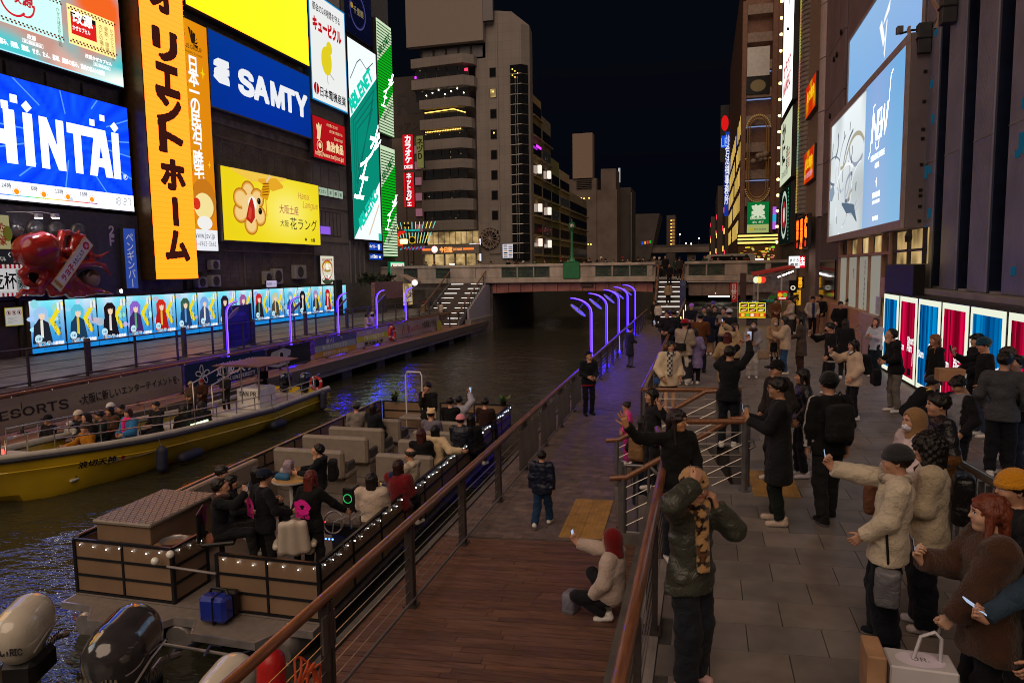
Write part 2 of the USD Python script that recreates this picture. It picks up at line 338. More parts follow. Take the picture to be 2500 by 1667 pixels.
for k in range(-10,88):
 for j in range(-4,14):
  x0=.39+.63*j+(.315 if k%2 else 0.);y0=6.0+.473*k
  cx,cyy=x0+.315,y0+.236+sl*(x0+.315-1.02)
  lo=(-.34 if cyy<10.5 else.62 if cyy<13.2 else-.95)
  if cyy<2.2 or cyy>46 or cx>5.6 or cx<lo-.1:continue
  xa,xb=max(x0+.004,lo),x0+.626
  if xb-xa<.05:continue
  tiles.append((cyy,xa,xb,y0,(k,j)))
tact=lambda cx,cyy:.66<cx<1.36 and 10.15<cyy<11.6
tiles.sort(key=lambda t:t[0]);rest=MB();cnt=0
for cyy,xa,xb,y0,kj in tiles:
 f_=lambda x:sl*(x-1.02);e=R.normal(0,.0012);q=.004
 v=[(x,y0+dy+f_(x),z)for x in(xa,xb)for dy in(q,.473-q)for z in(-.02,e)]
 F=[[0,1,3,2],[4,6,7,5],[0,4,5,1],[2,3,7,6],[1,5,7,3]]
 if cnt<290 and cyy<26:cnt+=1;part(plaza,'paving_stone',MB().add(v,F),GRAN[int(R.integers(5))])
 else:rest.add(v,F)
part(plaza,'paving_stones',rest,GRAN[0],kind='stuff')
part(plaza,'edge_kerb',strip(lambda y:-.62,lambda y:-.35,[2,10.35],-.012,.004).mesh(strip(lambda y:wallx(y),lambda y:wallx(y)+.25,[13.05,14,20,30,44,57],-.012,.004)),pm('kerb_stone',(.2,.18,.17),.6,bump=.3))
TACT=pm('tactile_yellow',(.34,.19,.05),.6,nv=.3,ns=5)
def tactile(name,a,b,c,d,z,lab):
 a,b,c,d=(np.array(p,float)for p in(a,b,c,d));m=MB();v=[(*p,z_)for z_ in(z,z+.006)for p in(a,b,c,d)]
 t=thing(name,lab,'tactile paving',loc=(*((a+c)/2),z));n1,n2=max(1,round(np.linalg.norm(b-a)/.3)),max(1,round(np.linalg.norm(d-a)/.3))
 P=lambda s,u:(a*(1-s)+b*s)*(1-u)+(d*(1-s)+c*s)*u
 for i in range(n1):
  for j in range(n2):
   g=.006;q=[P((i+g)/n1,(j+g)/n2),P((i+1-g)/n1,(j+g)/n2),P((i+1-g)/n1,(j+1-g)/n2),P((i+g)/n1,(j+1-g)/n2)]
   m=MB().add([(*p,zz)for zz in(z-.01,z+.006)for p in q],[[4,5,6,7],[0,1,5,4],[1,2,6,5],[2,3,7,6],[3,0,4,7]])
   for e in range(5):
    for h in range(5):
     w_=P((i+(e+.5)/5)/n1,(j+(h+.5)/5)/n2);m.lathe([(.013,0),(.010,.005),(0,.005)],(*w_,z+.006),6)
   part(t,'tile',m,TACT)
 return t
tactile('tactile_paving',(.69,10.18),(1.32,10.25),(1.33,11.58),(.69,11.47),.002,'yellow tactile paving patch on the grey plaza at the top of the stairs')
tactile('tactile_paving',(-2.11,10.40),(-1.45,10.45),(-1.50,12.30),(-2.16,12.25),PZ+.002,'yellow tactile paving patch on the lower promenade at the stair foot')
part_w=solo('retaining_wall',strip(lambda y:-.72,lambda y:-.621,[2,10.35],-3.3,-.002).mesh(strip(lambda y:wallx(y)-.12,lambda y:wallx(y)-.001,[13.05,14,20,30,44,57],-3.3,-.002)),DARKC,'dark retaining wall between the plaza and the lower promenade','wall',smooth=False)
prom=thing('promenade',kind='structure')
part(prom,'bed',strip(lambda y:railx(y)-.42,lambda y:wallx(y)-.1,[-2,5,10.3,13.05,14,20,30,44,57],-1.25,PZ-.02),BED)
part(prom,'edge_beam',strip(lambda y:railx(y)-.50,lambda y:railx(y)-.421,[-2,5,10.3,14,20,30,44,57],-1.3,PZ+.03),DARKC)
PLK=[pm(f'deck_board_{i}',c,.55,nv=.45,ns=3.5,sc=(.7,8,1),bump=.5,bs=50)for i,c in enumerate(((.125,.058,.038),(.108,.05,.034),(.14,.066,.044),(.095,.046,.034),(.13,.064,.046)))]
sl2=math.tan(math.radians(7.0));y=2.6
while y<10.22:
 xa,xb=railx(y)-.40,-.73;f_=lambda x:sl2*(x+1.9);z=PZ+R.normal(0,.0015)
 cuts=[xa,xa+R.uniform(.9,1.9),xb]
 for a,b in zip(cuts[:-1],cuts[1:]):
  v=[(x+dx,y+dy+f_(x),zz)for x,dx in((a,.003),(b,-.003))for dy in(.004,.098)for zz in(PZ-.03,z)]
  part(prom,'board',MB().add(v,[[0,1,3,2],[4,6,7,5],[0,4,5,1],[2,3,7,6],[1,5,7,3]]),PLK[int(R.integers(5))])
 y+=.102
PAV=[pm(f'paver_{i}',c,.6,nv=.35,ns=5,bump=.4,bs=60)for i,c in enumerate(((.135,.098,.088),(.11,.082,.076),(.155,.112,.10),(.12,.095,.09)))]
y,k,rest,cnt=10.33,0,[MB()for _ in PAV],0
while y<52:
 xl,xr=railx(y)-.40,wallx(y)-.13;x=xl-(.15 if k%2 else 0.);sl3=sl2*max(0,1-(y-10.3)/14)
 while x<xr:
  a,b=max(x+.002,xl),min(x+.298,xr);x+=.3
  if b-a<.03:continue
  z=PZ+R.normal(0,.001);v=[(q,y+dy+sl3*(q+1.9),zz)for q in(a,b)for dy in(.003,.107)for zz in(PZ-.025,z)]
  F=[[0,4,5,1],[1,5,7,3],[0,1,3,2],[4,6,7,5]];i=int(R.integers(4))
  if cnt<150:cnt+=1;part(prom,'paver',MB().add(v,F),PAV[i])
  else:rest[i].add(v,F)
 y+=.11;k+=1
for i in range(4):part(prom,'pavers',rest[i],PAV[i],kind='stuff')
# ---------------------------------------------------------------- stairs from the plaza down to the promenade
st=thing('stair_to_promenade','short granite stair between plaza and lower promenade flanked by wooden handrails','stairs',loc=(-.4,11.7,PZ))
ta=math.radians(9.);S0=np.array([.42,10.55]);ex=np.array([math.cos(ta),math.sin(ta)]);ey=np.array([-math.sin(ta),math.cos(ta)])
def sq(a,b,s,t,z0,z1):
 q=[S0+ex*i+ey*j for i,j in((a,s),(b,s),(b,t),(a,t))];return MB().add([(*p,z)for z in(z0,z1)for p in q],[[4,5,6,7],[0,1,5,4],[1,2,6,5],[2,3,7,6],[3,0,4,7]])
for k in range(5):part(st,'tread',sq(-.32*(k+1),-.32*k+.02,0,2.35,PZ-.3,-.18*(k+1)+.16 if k<5 else PZ),GRAN[k])
part(st,'side_wall',sq(-1.0,.2,-.14,0,PZ-.3,.0),DARKC);part(st,'side_wall',sq(-1.0,.2,2.35,2.49,PZ-.3,.0),DARKC)
def wood_rail(parent,pts,r=.042):part(parent,'handrail',MB().tube(pts,r,10),WOODRAIL,smooth=50)
for s in(.07,2.42):
 p=lambda a,z:np.array([*(S0+ex*a+ey*s),z])
 wood_rail(st,[p(-1.75,PZ+.98),p(-1.5,PZ+1.0),p(.0,.98),p(.28,1.0)])
 for a,z in((-1.55,PZ),(.22,0.)):part(st,'post',MB().rod(p(a,z),p(a,z+1.),.04,12),GREYSTEEL,smooth=50)
 for h in(.25,.45,.65,.83):part(st,'rail_wire',MB().tube([p(-1.55,PZ+h),p(.22,h)],.006,6),WIRE)
gd=thing('stairwell_guard','wooden guard rail with steel posts along the far side of the stairwell','railing',loc=(-.2,13.,0))
g2=thing('stairwell_guard','wooden guard rail on thick steel post along the near side of the stairwell','railing',loc=(.2,10.35,0))
for t,a,b in((gd,(-1.0,12.82),(.62,13.10)),(g2,(-.35,10.22),(.60,10.42))):
 a,b=np.array(a),np.array(b);P=lambda s,z:np.array([*(a*(1-s)+b*s),z])
 wood_rail(t,[P(-.02,1.0),P(1.02,1.0)],.04)
 for s in((0.,1.)if t==gd else(.98,)):
  part(t,'post',MB().rod(P(s,0),P(s,.98),.045,12).lathe([(.09,0),(.09,.015),(0,.015)],P(s,0),12),GREYSTEEL,smooth=50)
 for h in(.2,.36,.52,.68,.84):part(t,'wire',MB().tube([P(0,h),P(1,h)],.005,6),WIRE)
 part(t,'hook',MB().tube([P(1.0,.7),P(1.1,.72),P(1.12,.64),P(1.04,.6)],.018,8),GREYSTEEL,smooth=60)
gt=thing('end_frame','grey steel end frame with upright bars at the stair foot','railing',loc=(-1.1,10.4,PZ))
q0,q1=np.array([-1.16,10.42]),np.array([-.60,10.44])
P=lambda s,z:np.array([*(q0*(1-s)+q1*s),PZ+z])
part(gt,'post',MB().rod(P(0,0),P(0,1.22),.042,12).lathe([(.1,0),(.1,.015),(0,.015)],P(0,0),12),GREYSTEEL,smooth=50)
part(gt,'top_bar',MB().tube([P(.12,1.17),P(.75,1.17),P(.95,1.05)],.028,10),GREYSTEEL,smooth=60)
for s in(.12,.42,.72):part(gt,'bar',MB().rod(P(s,.16),P(s,1.17),.02,8),GREYSTEEL,smooth=50)
part(gt,'bottom_bar',MB().rod(P(.1,.16),P(.9,.16),.022,8),GREYSTEEL)
# ---------------------------------------------------------------- railings
def railing(name,label,xs,ys,base,top,posts,wires=(.2,.34,.48,.62,.76),lit=None,thick=.045,pipe=True,double=False):
 t=thing(name,label,'railing',loc=(xs(ys[0]),ys[0],base));L=lambda z,o=0.:[(xs(y)+o,y,base+z)for y in ys]
 part(t,'handrail',MB().tube(L(top),thick,12),WOODRAIL,smooth=50)
 for h in wires:part(t,'wire',MB().tube(L(h),.0055,6),WIRE)
 if pipe:part(t,'bottom_pipe',MB().tube(L(.10,.05),.018,8),GREYSTEEL,smooth=50)
 for y in posts:
  m=MB();x=xs(y)
  for dy in((-.035,.035)if double else(0,)):
   m.bx(x-.05,x+.05,y+dy-.016,y+dy+.016,base,base+top-.04,.004)
  m.bx(x-.08,x+.08,y-.09,y+.09,base,base+.018).bx(x-.03,x+.03,y-.07,y+.07,base+top-.06,base+top-.03)
  part(t,'post',m,STEEL)
 return t
ysR=[1.5,4,6,8,10,14,20,26,32,40,48,53]
RAILR=railing('promenade_railing','long wooden handrail on brown posts along the right promenade edge',railx,ysR,PZ,1.05,[1.7+2.03*i for i in range(25)],double=True,thick=.052)
xm=lambda y:-.42
RAILN=railing('plaza_railing','wooden handrail with gilt wires at the near plaza edge above the boards',lambda y:-.41+.012*max(0,8.3-y)*0,[2.6,4,6,8.3],0.,1.0,[2.9,4.4,6.1,7.8],wires=(.16,.3,.44,.58,.72,.86),pipe=False)
part(RAILN,'handrail',MB().tube([(-.41,8.3,1.),(-.50,9.2,.98),(-.62,10.15,.9)],.045,12),WOODRAIL,smooth=50)
midx=lambda y:-1.02+drift(y)*.35
RAILM=railing('plaza_railing','violet-lit wooden handrail between far plaza and lower promenade',midx,[12.85,16,20,26,34,44,50],0.,1.0,[13+1.9*i for i in range(20)],pipe=False)
YEL=em('warm_led',(1.,.62,.12),6.)
for i in range(7):part(RAILM,'marker_light',MB().bx(midx(13.4+5.6*i)+.05,midx(13.4+5.6*i)+.075,13.38+5.6*i,13.42+5.6*i,.15,.75),YEL)
# ---------------------------------------------------------------- left bank
lbx=lambda y:-17.22-.016*max(0,y-22)
upx=lambda y:-18.72-.016*max(0,y-22)
lp=thing('left_promenade',kind='structure')
part(lp,'bed',strip(lambda y:-60.,upx,[-6,10,22,34,46,57.2],-3.3,-.02),BED)
SL=[pm(f'slab_{i}',c,.5,nv=.3,ns=1.5,bump=.3)for i,c in enumerate(((.13,.12,.12),(.105,.098,.10),(.15,.135,.13)))]
rs=[MB()for _ in SL]
for k in range(78):
 for j in range(9):
  y0,x0=10+.6*k,-26.2+.9*j+(.45 if k%2 else 0)
  if x0+.9>upx(y0):continue
  rs[int(R.integers(3))].bx(x0+.006,x0+.894,y0+.006,y0+.594,-.03,R.normal(0,.001))
for i in range(3):part(lp,'slabs',rs[i],SL[i],kind='stuff')
part(lp,'edge_beam',strip(lambda y:upx(y),lambda y:upx(y)+.16,[-6,10,22,34,46,57],-1.,.012),pm('edge_timber',(.11,.055,.035),.6,nv=.4,ns=3,sc=(6,.5,6)))
ld=thing('left_deck',kind='structure')
dx0=lambda y:lbx(y)+1.0
part(ld,'slab',strip(lambda y:upx(y)+.1,dx0,[-6,10,22,34,46,55],-1.16,PZ),pm('left_deck_floor',(.21,.105,.080),.7,nv=.35,ns=2.2,bump=.3))
part(ld,'edge_fascia',strip(dx0,lambda y:dx0(y)+.05,[-6,10,22,34,46,55],-1.26,PZ+.03),pm('fascia_timber',(.10,.085,.07),.8,nv=.5,ns=7,sc=(1,9,1),bump=.4))
part(ld,'lower_beam',strip(lambda y:dx0(y)-.3,lambda y:dx0(y)-.05,[-6,10,22,34,46,55],-1.5,-1.2),CONC)
m=MB()
for y in np.arange(-4,56,3.9):m.bx(dx0(y)-1.0,dx0(y)-.28,y-.5,y+.5,-3.2,-1.3)
part(ld,'piers',m,DARKC);part(ld,'back_wall',strip(lambda y:upx(y)-.3,lambda y:upx(y)+.0,[-6,10,22,34,46,55],-3.2,-1.0),DARKC)
RAILL=railing('deck_railing','long brown handrail of the left lower deck carrying cloth banners',lbx,[0,10,16,22,28,34,40,46,51],PZ,1.05,[.5+2.0*i for i in range(26)],wires=(.3,.55,.8),thick=.045)
t=thing('upper_railing','grey steel railing with thin rods along the left upper walkway','railing',loc=(upx(12),12,0))
ys=[6,12,16,22,28,34,40,46,52]
part(t,'top_bar',MB().tube([(upx(y)-.12,y,1.1)for y in ys],.025,8),STEEL)
part(t,'foot_bar',MB().tube([(upx(y)-.12,y,.12)for y in ys],.022,8),STEEL)
for h in(.38,.62,.86):part(t,'rod',MB().tube([(upx(y)-.12,y,h)for y in ys],.009,6),STEEL)
for i in range(22):
 y=8.1+2.03*i;part(t,'post',MB().bx(upx(y)-.15,upx(y)-.09,y-.03,y+.03,0,1.1).bx(upx(y)-.18,upx(y)-.06,y-.06,y+.06,0,.02),STEEL)
for i in range(6):
 y=14.3+4.5*i;solo('bollard',MB().lathe([(.10,0),(.10,1.12),(.085,1.15),(0,1.15)],(upx(y)-.62,y,0),14),STEEL,'dark steel bollard behind the upper left railing, %s from the left'%('first','second','third','fourth','fifth','sixth')[i],'bollard','bollards along the left walkway')
 # ---------------------------------------------------------------- water's-edge lamps, arched and violet
VIO=em('violet_tube',(.0035,.0006,1.),100.);VIOW=em('violet_white_tube',(.22,.11,1.),3.2)
def lamp(base,sgn,label,arm):
 """arched post of light that bends out over the water; sgn is the direction of the arm along x"""
 b=np.array(base,float);t=thing('arched_lamp',label,'lamp','arched violet lamps along the canal',loc=b)
 H,dz=3.02,.52;A=np.array([sgn,0,0.])
 arc=[b+A*(arm*(1-math.cos(q)))+np.array([0,0,H-dz+dz*math.sin(q)])for q in np.linspace(0,np.pi/2*.97,10)]
 path=[b+(0,0,.02),b+(0,0,H-dz-.25)]+arc
 part(t,'post',MB().tube(path,.040,10),GREYSTEEL,smooth=50)
 for s in(-1,1):part(t,'light_strip',MB().tube([p+np.array([.03*s,-.036,.01])for p in path],.013,6),VIO if s<0 else VIOW)
 c=b+A*(arm*.62)+np.array([0,0,H-.43]);d=np.array([sgn*.72,-.25,.62]);d/=np.linalg.norm(d);e=np.cross(d,[0,1.,.2]);e/=np.linalg.norm(e);e2=np.cross(d,e);rim=[c+d*.34*math.cos(q)+e2*.20*math.sin(q)for q in np.arange(24)*2*np.pi/24]
 part(t,'reflector_disc',MB().hull([p+e*k for p in rim for k in(-.012,.012)]),pm('lamp_disc',(.42,.36,.40),.5,nv=.1))
 part(t,'disc_arm',MB().tube([arc[5],c],.012,6),GREYSTEEL)
 part(t,'base_light',MB().lathe([(.07,0),(.07,.07),(0,.07)],b,12),VIO)
 return t
for i,y in enumerate((25.13,29.73,34.71,39.42,44.6)):
 lamp((railx(y)-.2,y,PZ),-1,'arched violet lamp outside the right promenade rail, %s of five'%('nearest','second nearest','middle','fourth','farthest')[i],.75)
for i,y in enumerate((23.38,27.81,32.19,36.73,40.9)):
 lamp((lbx(y)-.2,y,PZ),1,'arched violet lamp behind the left deck banners, %s of five'%('nearest','second nearest','middle','fourth','farthest')[i],.5)
 # ---------------------------------------------------------------- the stone bridge across the canal
BY=57.
bx_=lambda u:aty(u,665,BY)[0]
br=thing('stone_bridge','long stone bridge with panelled parapet and reddish steel girder across canal','bridge',loc=(-10,BY,0))
XL,XR=-32.,9.5;s0,s1=bx_(1600),bx_(1671)
part(br,'deck',MB().bx(XL-20,XR+20,BY+.5,BY+15.5,1.55,2.24),CONC)
GIR=pm('girder_paint',(.30,.125,.105),.55,nv=.3,ns=1.2,bump=.2)
gm=MB()
pts=[(x,1.22+.16*(1-((x+10)/7)**2))for x in np.linspace(-17,-3.9,15)]
for(x0,z0),(x1,z1)in zip(pts[:-1],pts[1:]):gm.add([(x0,BY+.3,z0),(x1,BY+.3,z1),(x1,BY+.3,2.06),(x0,BY+.3,2.06),(x0,BY+15,z0),(x1,BY+15,z1),(x1,BY+15,2.06),(x0,BY+15,2.06)],[[0,1,2,3],[0,4,5,1],[4,7,6,5]])
part(br,'girder',gm,GIR)
for i in range(13):
 x=-16.7+i*1.03;z0=1.22+.16*(1-((x+10)/7)**2)
 part(br,'stiffener',MB().bx(x-.03,x+.03,BY+.16,BY+.299,z0,2.06),GIR)
for a,b in((XL,s0),(s1,XR)):
 part(br,'cornice',MB().bx(a,b,BY-.12,BY+.5,2.08,2.36,.02),STONE);part(br,'ledge',MB().bx(a,b,BY-.04,BY+.5,2.363,2.5,.015),STONE)
 part(br,'coping',MB().bx(a,b,BY-.04,BY+.45,3.36,3.58,.03),STONE);part(br,'wall',MB().bx(a,b,BY+.2,BY+.42,2.503,3.357),STONE)
GRN=pm('green_iron',(.018,.085,.055),.5,nv=.3)
def grill(u):
 x=bx_(u);g=MB();w,z0,z1,y=.62,2.53,3.33,BY+.06
 for a,b in((x-w,x-w+.05),(x+w-.05,x+w)):g.bx(a,b,y,y+.05,z0,z1)
 for a,b in((z0,z0+.05),(z1-.05,z1)):g.bx(x-w+.051,x+w-.051,y,y+.05,a,b)
 cz=(z0+z1)/2
 for k in range(4):
  dx,dz=((1,1),(1,-1),(1,0),(0,1))[k];g.rod((x-dx*.55,y+.02+.012*k,cz-dz*.36),(x+dx*.55,y+.02+.012*k,cz+dz*.36),.018,6)
 for r in(.14,.28):g.tube([(x+r*math.cos(a),y+.02,cz+r*math.sin(a))for a in np.linspace(0,2*np.pi,17)],.016,6)
 part(br,'iron_grille',g,GRN);part(br,'grille_backing',MB().bx(x-w,x+w,BY+.14,BY+.19,z0,z1),DARKC);return x,w
Gx=[grill(u)for u in(1002,1081,1242.5,1282.5,1322.5,1473,1516,1559,1702,1748,1847,1905)]
edges=sorted([XL]+[v for x,w in Gx for v in(x-w-.01,x+w+.01)]+[s0-.2,s1+.2,XR])
for a,b in zip(edges[:-1],edges[1:]):
 mid=(a+b)/2
 if any(abs(mid-x)<.3 for x,_ in Gx)or s0-.2<mid<s1+.2 or b-a<.05:continue
 n=max(1,round((b-a)/2.2))
 for i in range(n):part(br,'stone_panel',MB().bx(a+(b-a)*i/n+.012,a+(b-a)*(i+1)/n-.012,BY+.02+.03*(i%2),BY+.199,2.51,3.35,.02),STONE)
cv=Canvas((bx_(1417),BY+.155,1.70),(1,0,0));cv.rect(0,0,.95,.26,hx('15110f'));cv.text('太左衛門橋',.06,.05,.15,hx('8a6a5a'),w=.82)
printed(br,cv,PRINT,'name_plate')
m=MB().bx(-23,-17.0,BY+.3,BY+15,-3.2,1.56);m.bx(-60,-23,BY+.55,BY+15,-3.2,1.56);part(br,'left_abutment',m,DARKC)
part(br,'right_pier',MB().bx(-3.9,-2.2,BY+.62,BY+15,-3.2,1.56),DARKC)
RB=pm('beam_panel',(.20,.15,.125),.6,nv=.25)
for i in range(6):
 a=s1+.32+i*1.02;part(br,'beam_panel',MB().bx(a,a+1.0,BY+.2,BY+.3,.95,2.0,.01),RB)
part(br,'white_beam',MB().bx(s1+.2,5.2,BY-.06,BY+.3,1.98,2.079),WHITEP)
ps=thing('underpass','lit pale passage under the right end of the bridge','passage',loc=(.5,BY,0))
PW_=pm('passage_wall',(.45,.42,.36),.6,nv=.15)
part(ps,'left_wall',MB().bx(-2.1,-1.9,BY+.62,BY+16,0,1.0),PW_);part(ps,'right_wall',MB().bx(4.2,4.4,BY+.62,BY+16,0,1.0),PW_)
part(ps,'floor',MB().bx(-1.9,4.2,BY+.2,BY+18,-.3,-.005),pm('passage_floor',(.3,.28,.25),.5));part(ps,'end_wall',MB().bx(-2.1,4.4,BY+16,BY+16.2,-.3,1.6),PW_)
part(ps,'tube_lamp',MB().bx(.3,1.9,BY+1.2,BY+1.28,.80,.86),em('passage_lamp',(1.,.93,.74),7.));part(ps,'tube_lamp',MB().bx(.3,1.9,BY+8.2,BY+8.3,.80,.86),em('passage_lamp',(1.,.93,.74),7.))
gl=thing('lamp_standard','green cast iron lamp standard on a plinth at the middle of the bridge','lamp',loc=(bx_(1396),BY+.1,2.3))
GP=pm('green_enamel',(.012,.16,.055),.45,nv=.2);x=bx_(1396)
part(gl,'plinth',MB().bx(x-.68,x+.68,BY-.2,BY+.5,2.34,3.62,.06).bx(x-.55,x+.55,BY-.1,BY+.4,3.622,3.72,.05),GP)
part(gl,'post',MB().lathe([(.30,3.72),(.24,3.9),(.13,4.05),(.10,4.9),(.085,5.9),(.11,6.0),(.09,6.1),(.17,6.25),(0,6.27)],(x,BY+.15,0),14),GP,smooth=40)
m=MB()
for a in range(6):m.tube([(x+.27*math.cos(a*np.pi/3)*math.sin(q),BY+.15+.27*math.sin(a*np.pi/3)*math.sin(q),6.55-.3*math.cos(q))for q in np.linspace(0.1,3.04,9)],.02,5)
for h,r in((6.42,.24),(6.68,.24)):m.tube([(x+r*math.cos(a),BY+.15+r*math.sin(a),h)for a in np.linspace(0,2*np.pi,19)],.018,5)
part(gl,'lantern_cage',m,GP);part(gl,'globe',MB().ball((x,BY+.15,6.55),.2),pm('globe_glass',(.6,.6,.52),.2,nv=.05),smooth=True);part(gl,'finial',MB().lathe([(.05,6.84),(.03,6.95),(.05,7.02),(0,7.12)],(x,BY+.15,0),8),GP)
LED=em('step_led',(1.,.95,.88),1.4)
def flight(name,label,xa,xb,y0,y1,z0,z1,n,railmat,split,wall):
 t=thing(name,label,'stairs',loc=((xa+xb)/2,y0,z0));TR=pm('stair_tread',(.075,.062,.055),.6)
 for i in range(n):
  y=y0+(y1-y0)*i/n;z=z0+(z1-z0)*(i+1)/n
  part(t,'tread',MB().bx(xa+.02,xb-.02,y,y+(y1-y0)/n+.02,z-.5 if i>2 else z0-.3,z),TR)
  if i%2==0:
   for a,b in split:part(t,'step_light',MB().bx(xa+(xb-xa)*a,xa+(xb-xa)*b,y-.022,y-.002,z-.075,z-.03),LED)
 sd=(z1-z0)/(y1-y0)
 for x in(xa-.05,xb+.05):
  if wall:part(t,'stringer',MB().add([(x-.05,y0-.2,z0-.1),(x-.05,y1,z1-.35),(x-.05,y1,z1+.12),(x-.05,y0-.2,z0+.3),(x+.05,y0-.2,z0-.1),(x+.05,y1,z1-.35),(x+.05,y1,z1+.12),(x+.05,y0-.2,z0+.3)],[[0,1,2,3],[4,7,6,5],[0,3,7,4],[3,2,6,7],[0,4,5,1],[1,5,6,2]]),pm('stringer_grey',(.16,.155,.16),.5,nv=.2))
  part(t,'handrail',MB().tube([(x,y0-.5,z0+.98),(x,y0,z0+1.05),(x,y1,z1+1.05),(x,y1+.3,z1+1.1)],.06,8),railmat,smooth=50)
  for i in range(0,n+1,3):
   y=y0+(y1-y0)*i/n;z=z0+(z1-z0)*i/n;part(t,'baluster',MB().bx(x-.025,x+.025,y-.025,y+.025,z,z+1.03),STEEL)
  for h in(.35,.55,.75):part(t,'rail_rod',MB().rod((x,y0,z0+h),(x,y1,z1+h),.012,6),STEEL)
 return t
flight('bridge_stair','steep stair with glowing step edges rising to the bridge on the right bank',aty(1604,700,55)[0],aty(1664,700,55)[0],52.6,57.6,PZ,2.24,18,WOODRAIL,((.03,.97),),True)
flight('bridge_stair','wide stair with broken light strips rising to the bridge on the left bank',-20.6,-17.55,50.2,57.6,PZ,2.24,18,pm('rail_brown',(.16,.075,.045),.5),((.05,.40),(.62,.95)),True)
ab=thing('abutment_wall','pale corrugated cladding wall beside the left bridge stair above water','wall',loc=(-17.2,53,-1))
CL=pm('cladding_grey',(.34,.32,.37),.6,nv=.12)
for i in range(14):
 y=51.6+i*.4;zt=min(1.95,PZ+.55+(y-50.2)*.42)
 part(ab,'panel',MB().bx(-17.36+.02*(i%2),-17.2,y,y+.392,-.55,zt),CL)
part(ab,'footing',MB().bx(-17.5,-17.0,51.4,57.3,-3.2,-.56,.02),CONC)
pylon=thing('information_pillar','tall dark blue information pillar at foot of the lit stair','sign',loc=(aty(1667,740,50)[0],50,0))
x=aty(1667,740,50)[0];part(pylon,'panel',MB().bx(x-.2,x+.2,50,50.12,0,2.26,.02),pm('pillar_blue',(.035,.045,.12),.5,nv=.15))
cv=Canvas((x-.2,49.997,0),(1,0,0));cv.ring(.2,2.06,.15,.012,hx('8c9ad0'));cv.text('i',.2,2.0,.1,hx('b6c0e8'),kind='en',bold=2,align='c');printed(pylon,cv,PRINT)
# ---------------------------------------------------------------- left bank: sign-covered fronts (x about -26.5), seen towards -x
LX=-26.5
def sign(name,label,cat,X,side,y0,y1,z0,z1,depth=.35,fr=.06,case=None,group=None):
 """a box sign on a front; the canvas reads along the front. side +1 faces +x, -1 faces -x, 0 faces the viewer (then X is y and y0, y1 are x)"""
 t=thing(name,label,cat,group,loc=((X,(y0+y1)/2,z0)if side else((y0+y1)/2,X,z0)))
 if side:part(t,'casing',MB().bx(X-side*depth,X-side*.004,y0-fr,y1+fr,z0-fr,z1+fr,.02),case or CASE)
 else:part(t,'casing',MB().bx(y0-fr,y1+fr,X+.004,X+depth,z0-fr,z1+fr,.02),case or CASE)
 o,r=((X,y0,z0),(0,1,0))if side>0 else((X,y1,z0),(0,-1,0))if side<0 else((y0,X,z0),(1,0,0))
 return t,Canvas(o,r)
def window(parent,X,side,y0,y1,z0,z1,nx=2,nz=2,glass=None,frame=None,fw=.05,deep=.14):
 """a recessed window: frame with its panes below it"""
 B=lambda a,b,c,d,e,f:(X-side*a,X-side*b,c,d,e,f)
 m=MB()
 for i in range(nx+1):y=y0+(y1-y0)*i/nx;m.bx(*B(-.02,deep-.02,y-fw/2,y+fw/2,z0,z1))
 for j in range(nz+1):z=z0+(z1-z0)*j/nz;m.bx(*B(-.015,deep-.025,y0,y1,z-fw/2,z+fw/2))
 w=part(parent,'window',m,frame or GREYSTEEL)
 for i in range(nx):
  for j in range(nz):
   part(w,'pane',MB().bx(*B(.05,.06,y0+(y1-y0)*i/nx+fw/2,y0+(y1-y0)*(i+1)/nx-fw/2,z0+(z1-z0)*j/nz+fw/2,z0+(z1-z0)*(j+1)/nz-fw/2)),glass or DGLASS)
 return w
FRW=pm('old_wall',(.19,.16,.13),.85,nv=.4,ns=2.2,bump=.4,bs=18);TILE=mat('brick_tile_wall',{'g':('geometry',{}),'sp':('separate_xyz',{}),'cb':('combine_xyz',{}),'n':('noise_texture',{'scale':1.1,'detail':5.}),'k':('brick_texture',{'scale':1.,'brick_width':.24,'row_height':.075,'mortar_size':.006,'color1':(.24,.20,.15),'color2':(.18,.15,.115),'mortar':(.08,.07,.06)}),'r':('rgb_ramp',{'ramp':[(.3,(.55,.5,.48)),(.7,(1.1,1.05,1.))]}),'m':('mix_color',{'blend_type':'multiply','fac':1.}),'b':('bump',{'strength':.4,'distance':.01}),'p':('principled_bsdf',{'roughness':.75})},[('g.position','sp.vector'),('sp.y','cb.x'),('sp.z','cb.y'),('cb.vector','k.vector'),('g.position','n.vector'),('n.fac','r.fac'),('k.color','m.a'),('r.color','m.b'),('m.result','p.base_color'),('k.fac','b.height'),('b.normal','p.normal')])
PANELW=pm('grey_panel',(.22,.20,.19),.6,nv=.22,ns=1.2)
def wallblock(name,label,X,side,y0,y1,z1,m,depth=12.,z0=-.01):
 t=thing(name,label,'building',loc=(X,(y0+y1)/2,0));part(t,'wall',MB().bx(X,X-side*depth,y0,y1,z0,z1),m);return t
bA=wallblock('sign_building','dark building front hidden behind the big blue and medicine screens',-27.25,1,-14,33.0,27,FRW)
bB=wallblock('tile_building','old brown tiled building with rows of dark windows behind the yellow signs',-27.,1,33.01,46.2,25,TILE)
bC=wallblock('corner_building','narrow grey building with lit windows under the red food company sign',-26.95,1,46.21,51.35,23,PANELW)
bD=wallblock('screen_building','tall grey building carrying the green slanted screens',-26.95,1,51.36,60.2,27,pm('slate_wall',(.14,.14,.145),.6,nv=.25))
for i in range(8):part(bA,'wall_panel',MB().bx(-27.25,-27.12,14.2+1.85*i,15.9+1.85*i,11.15,11.8,.01),FRW)
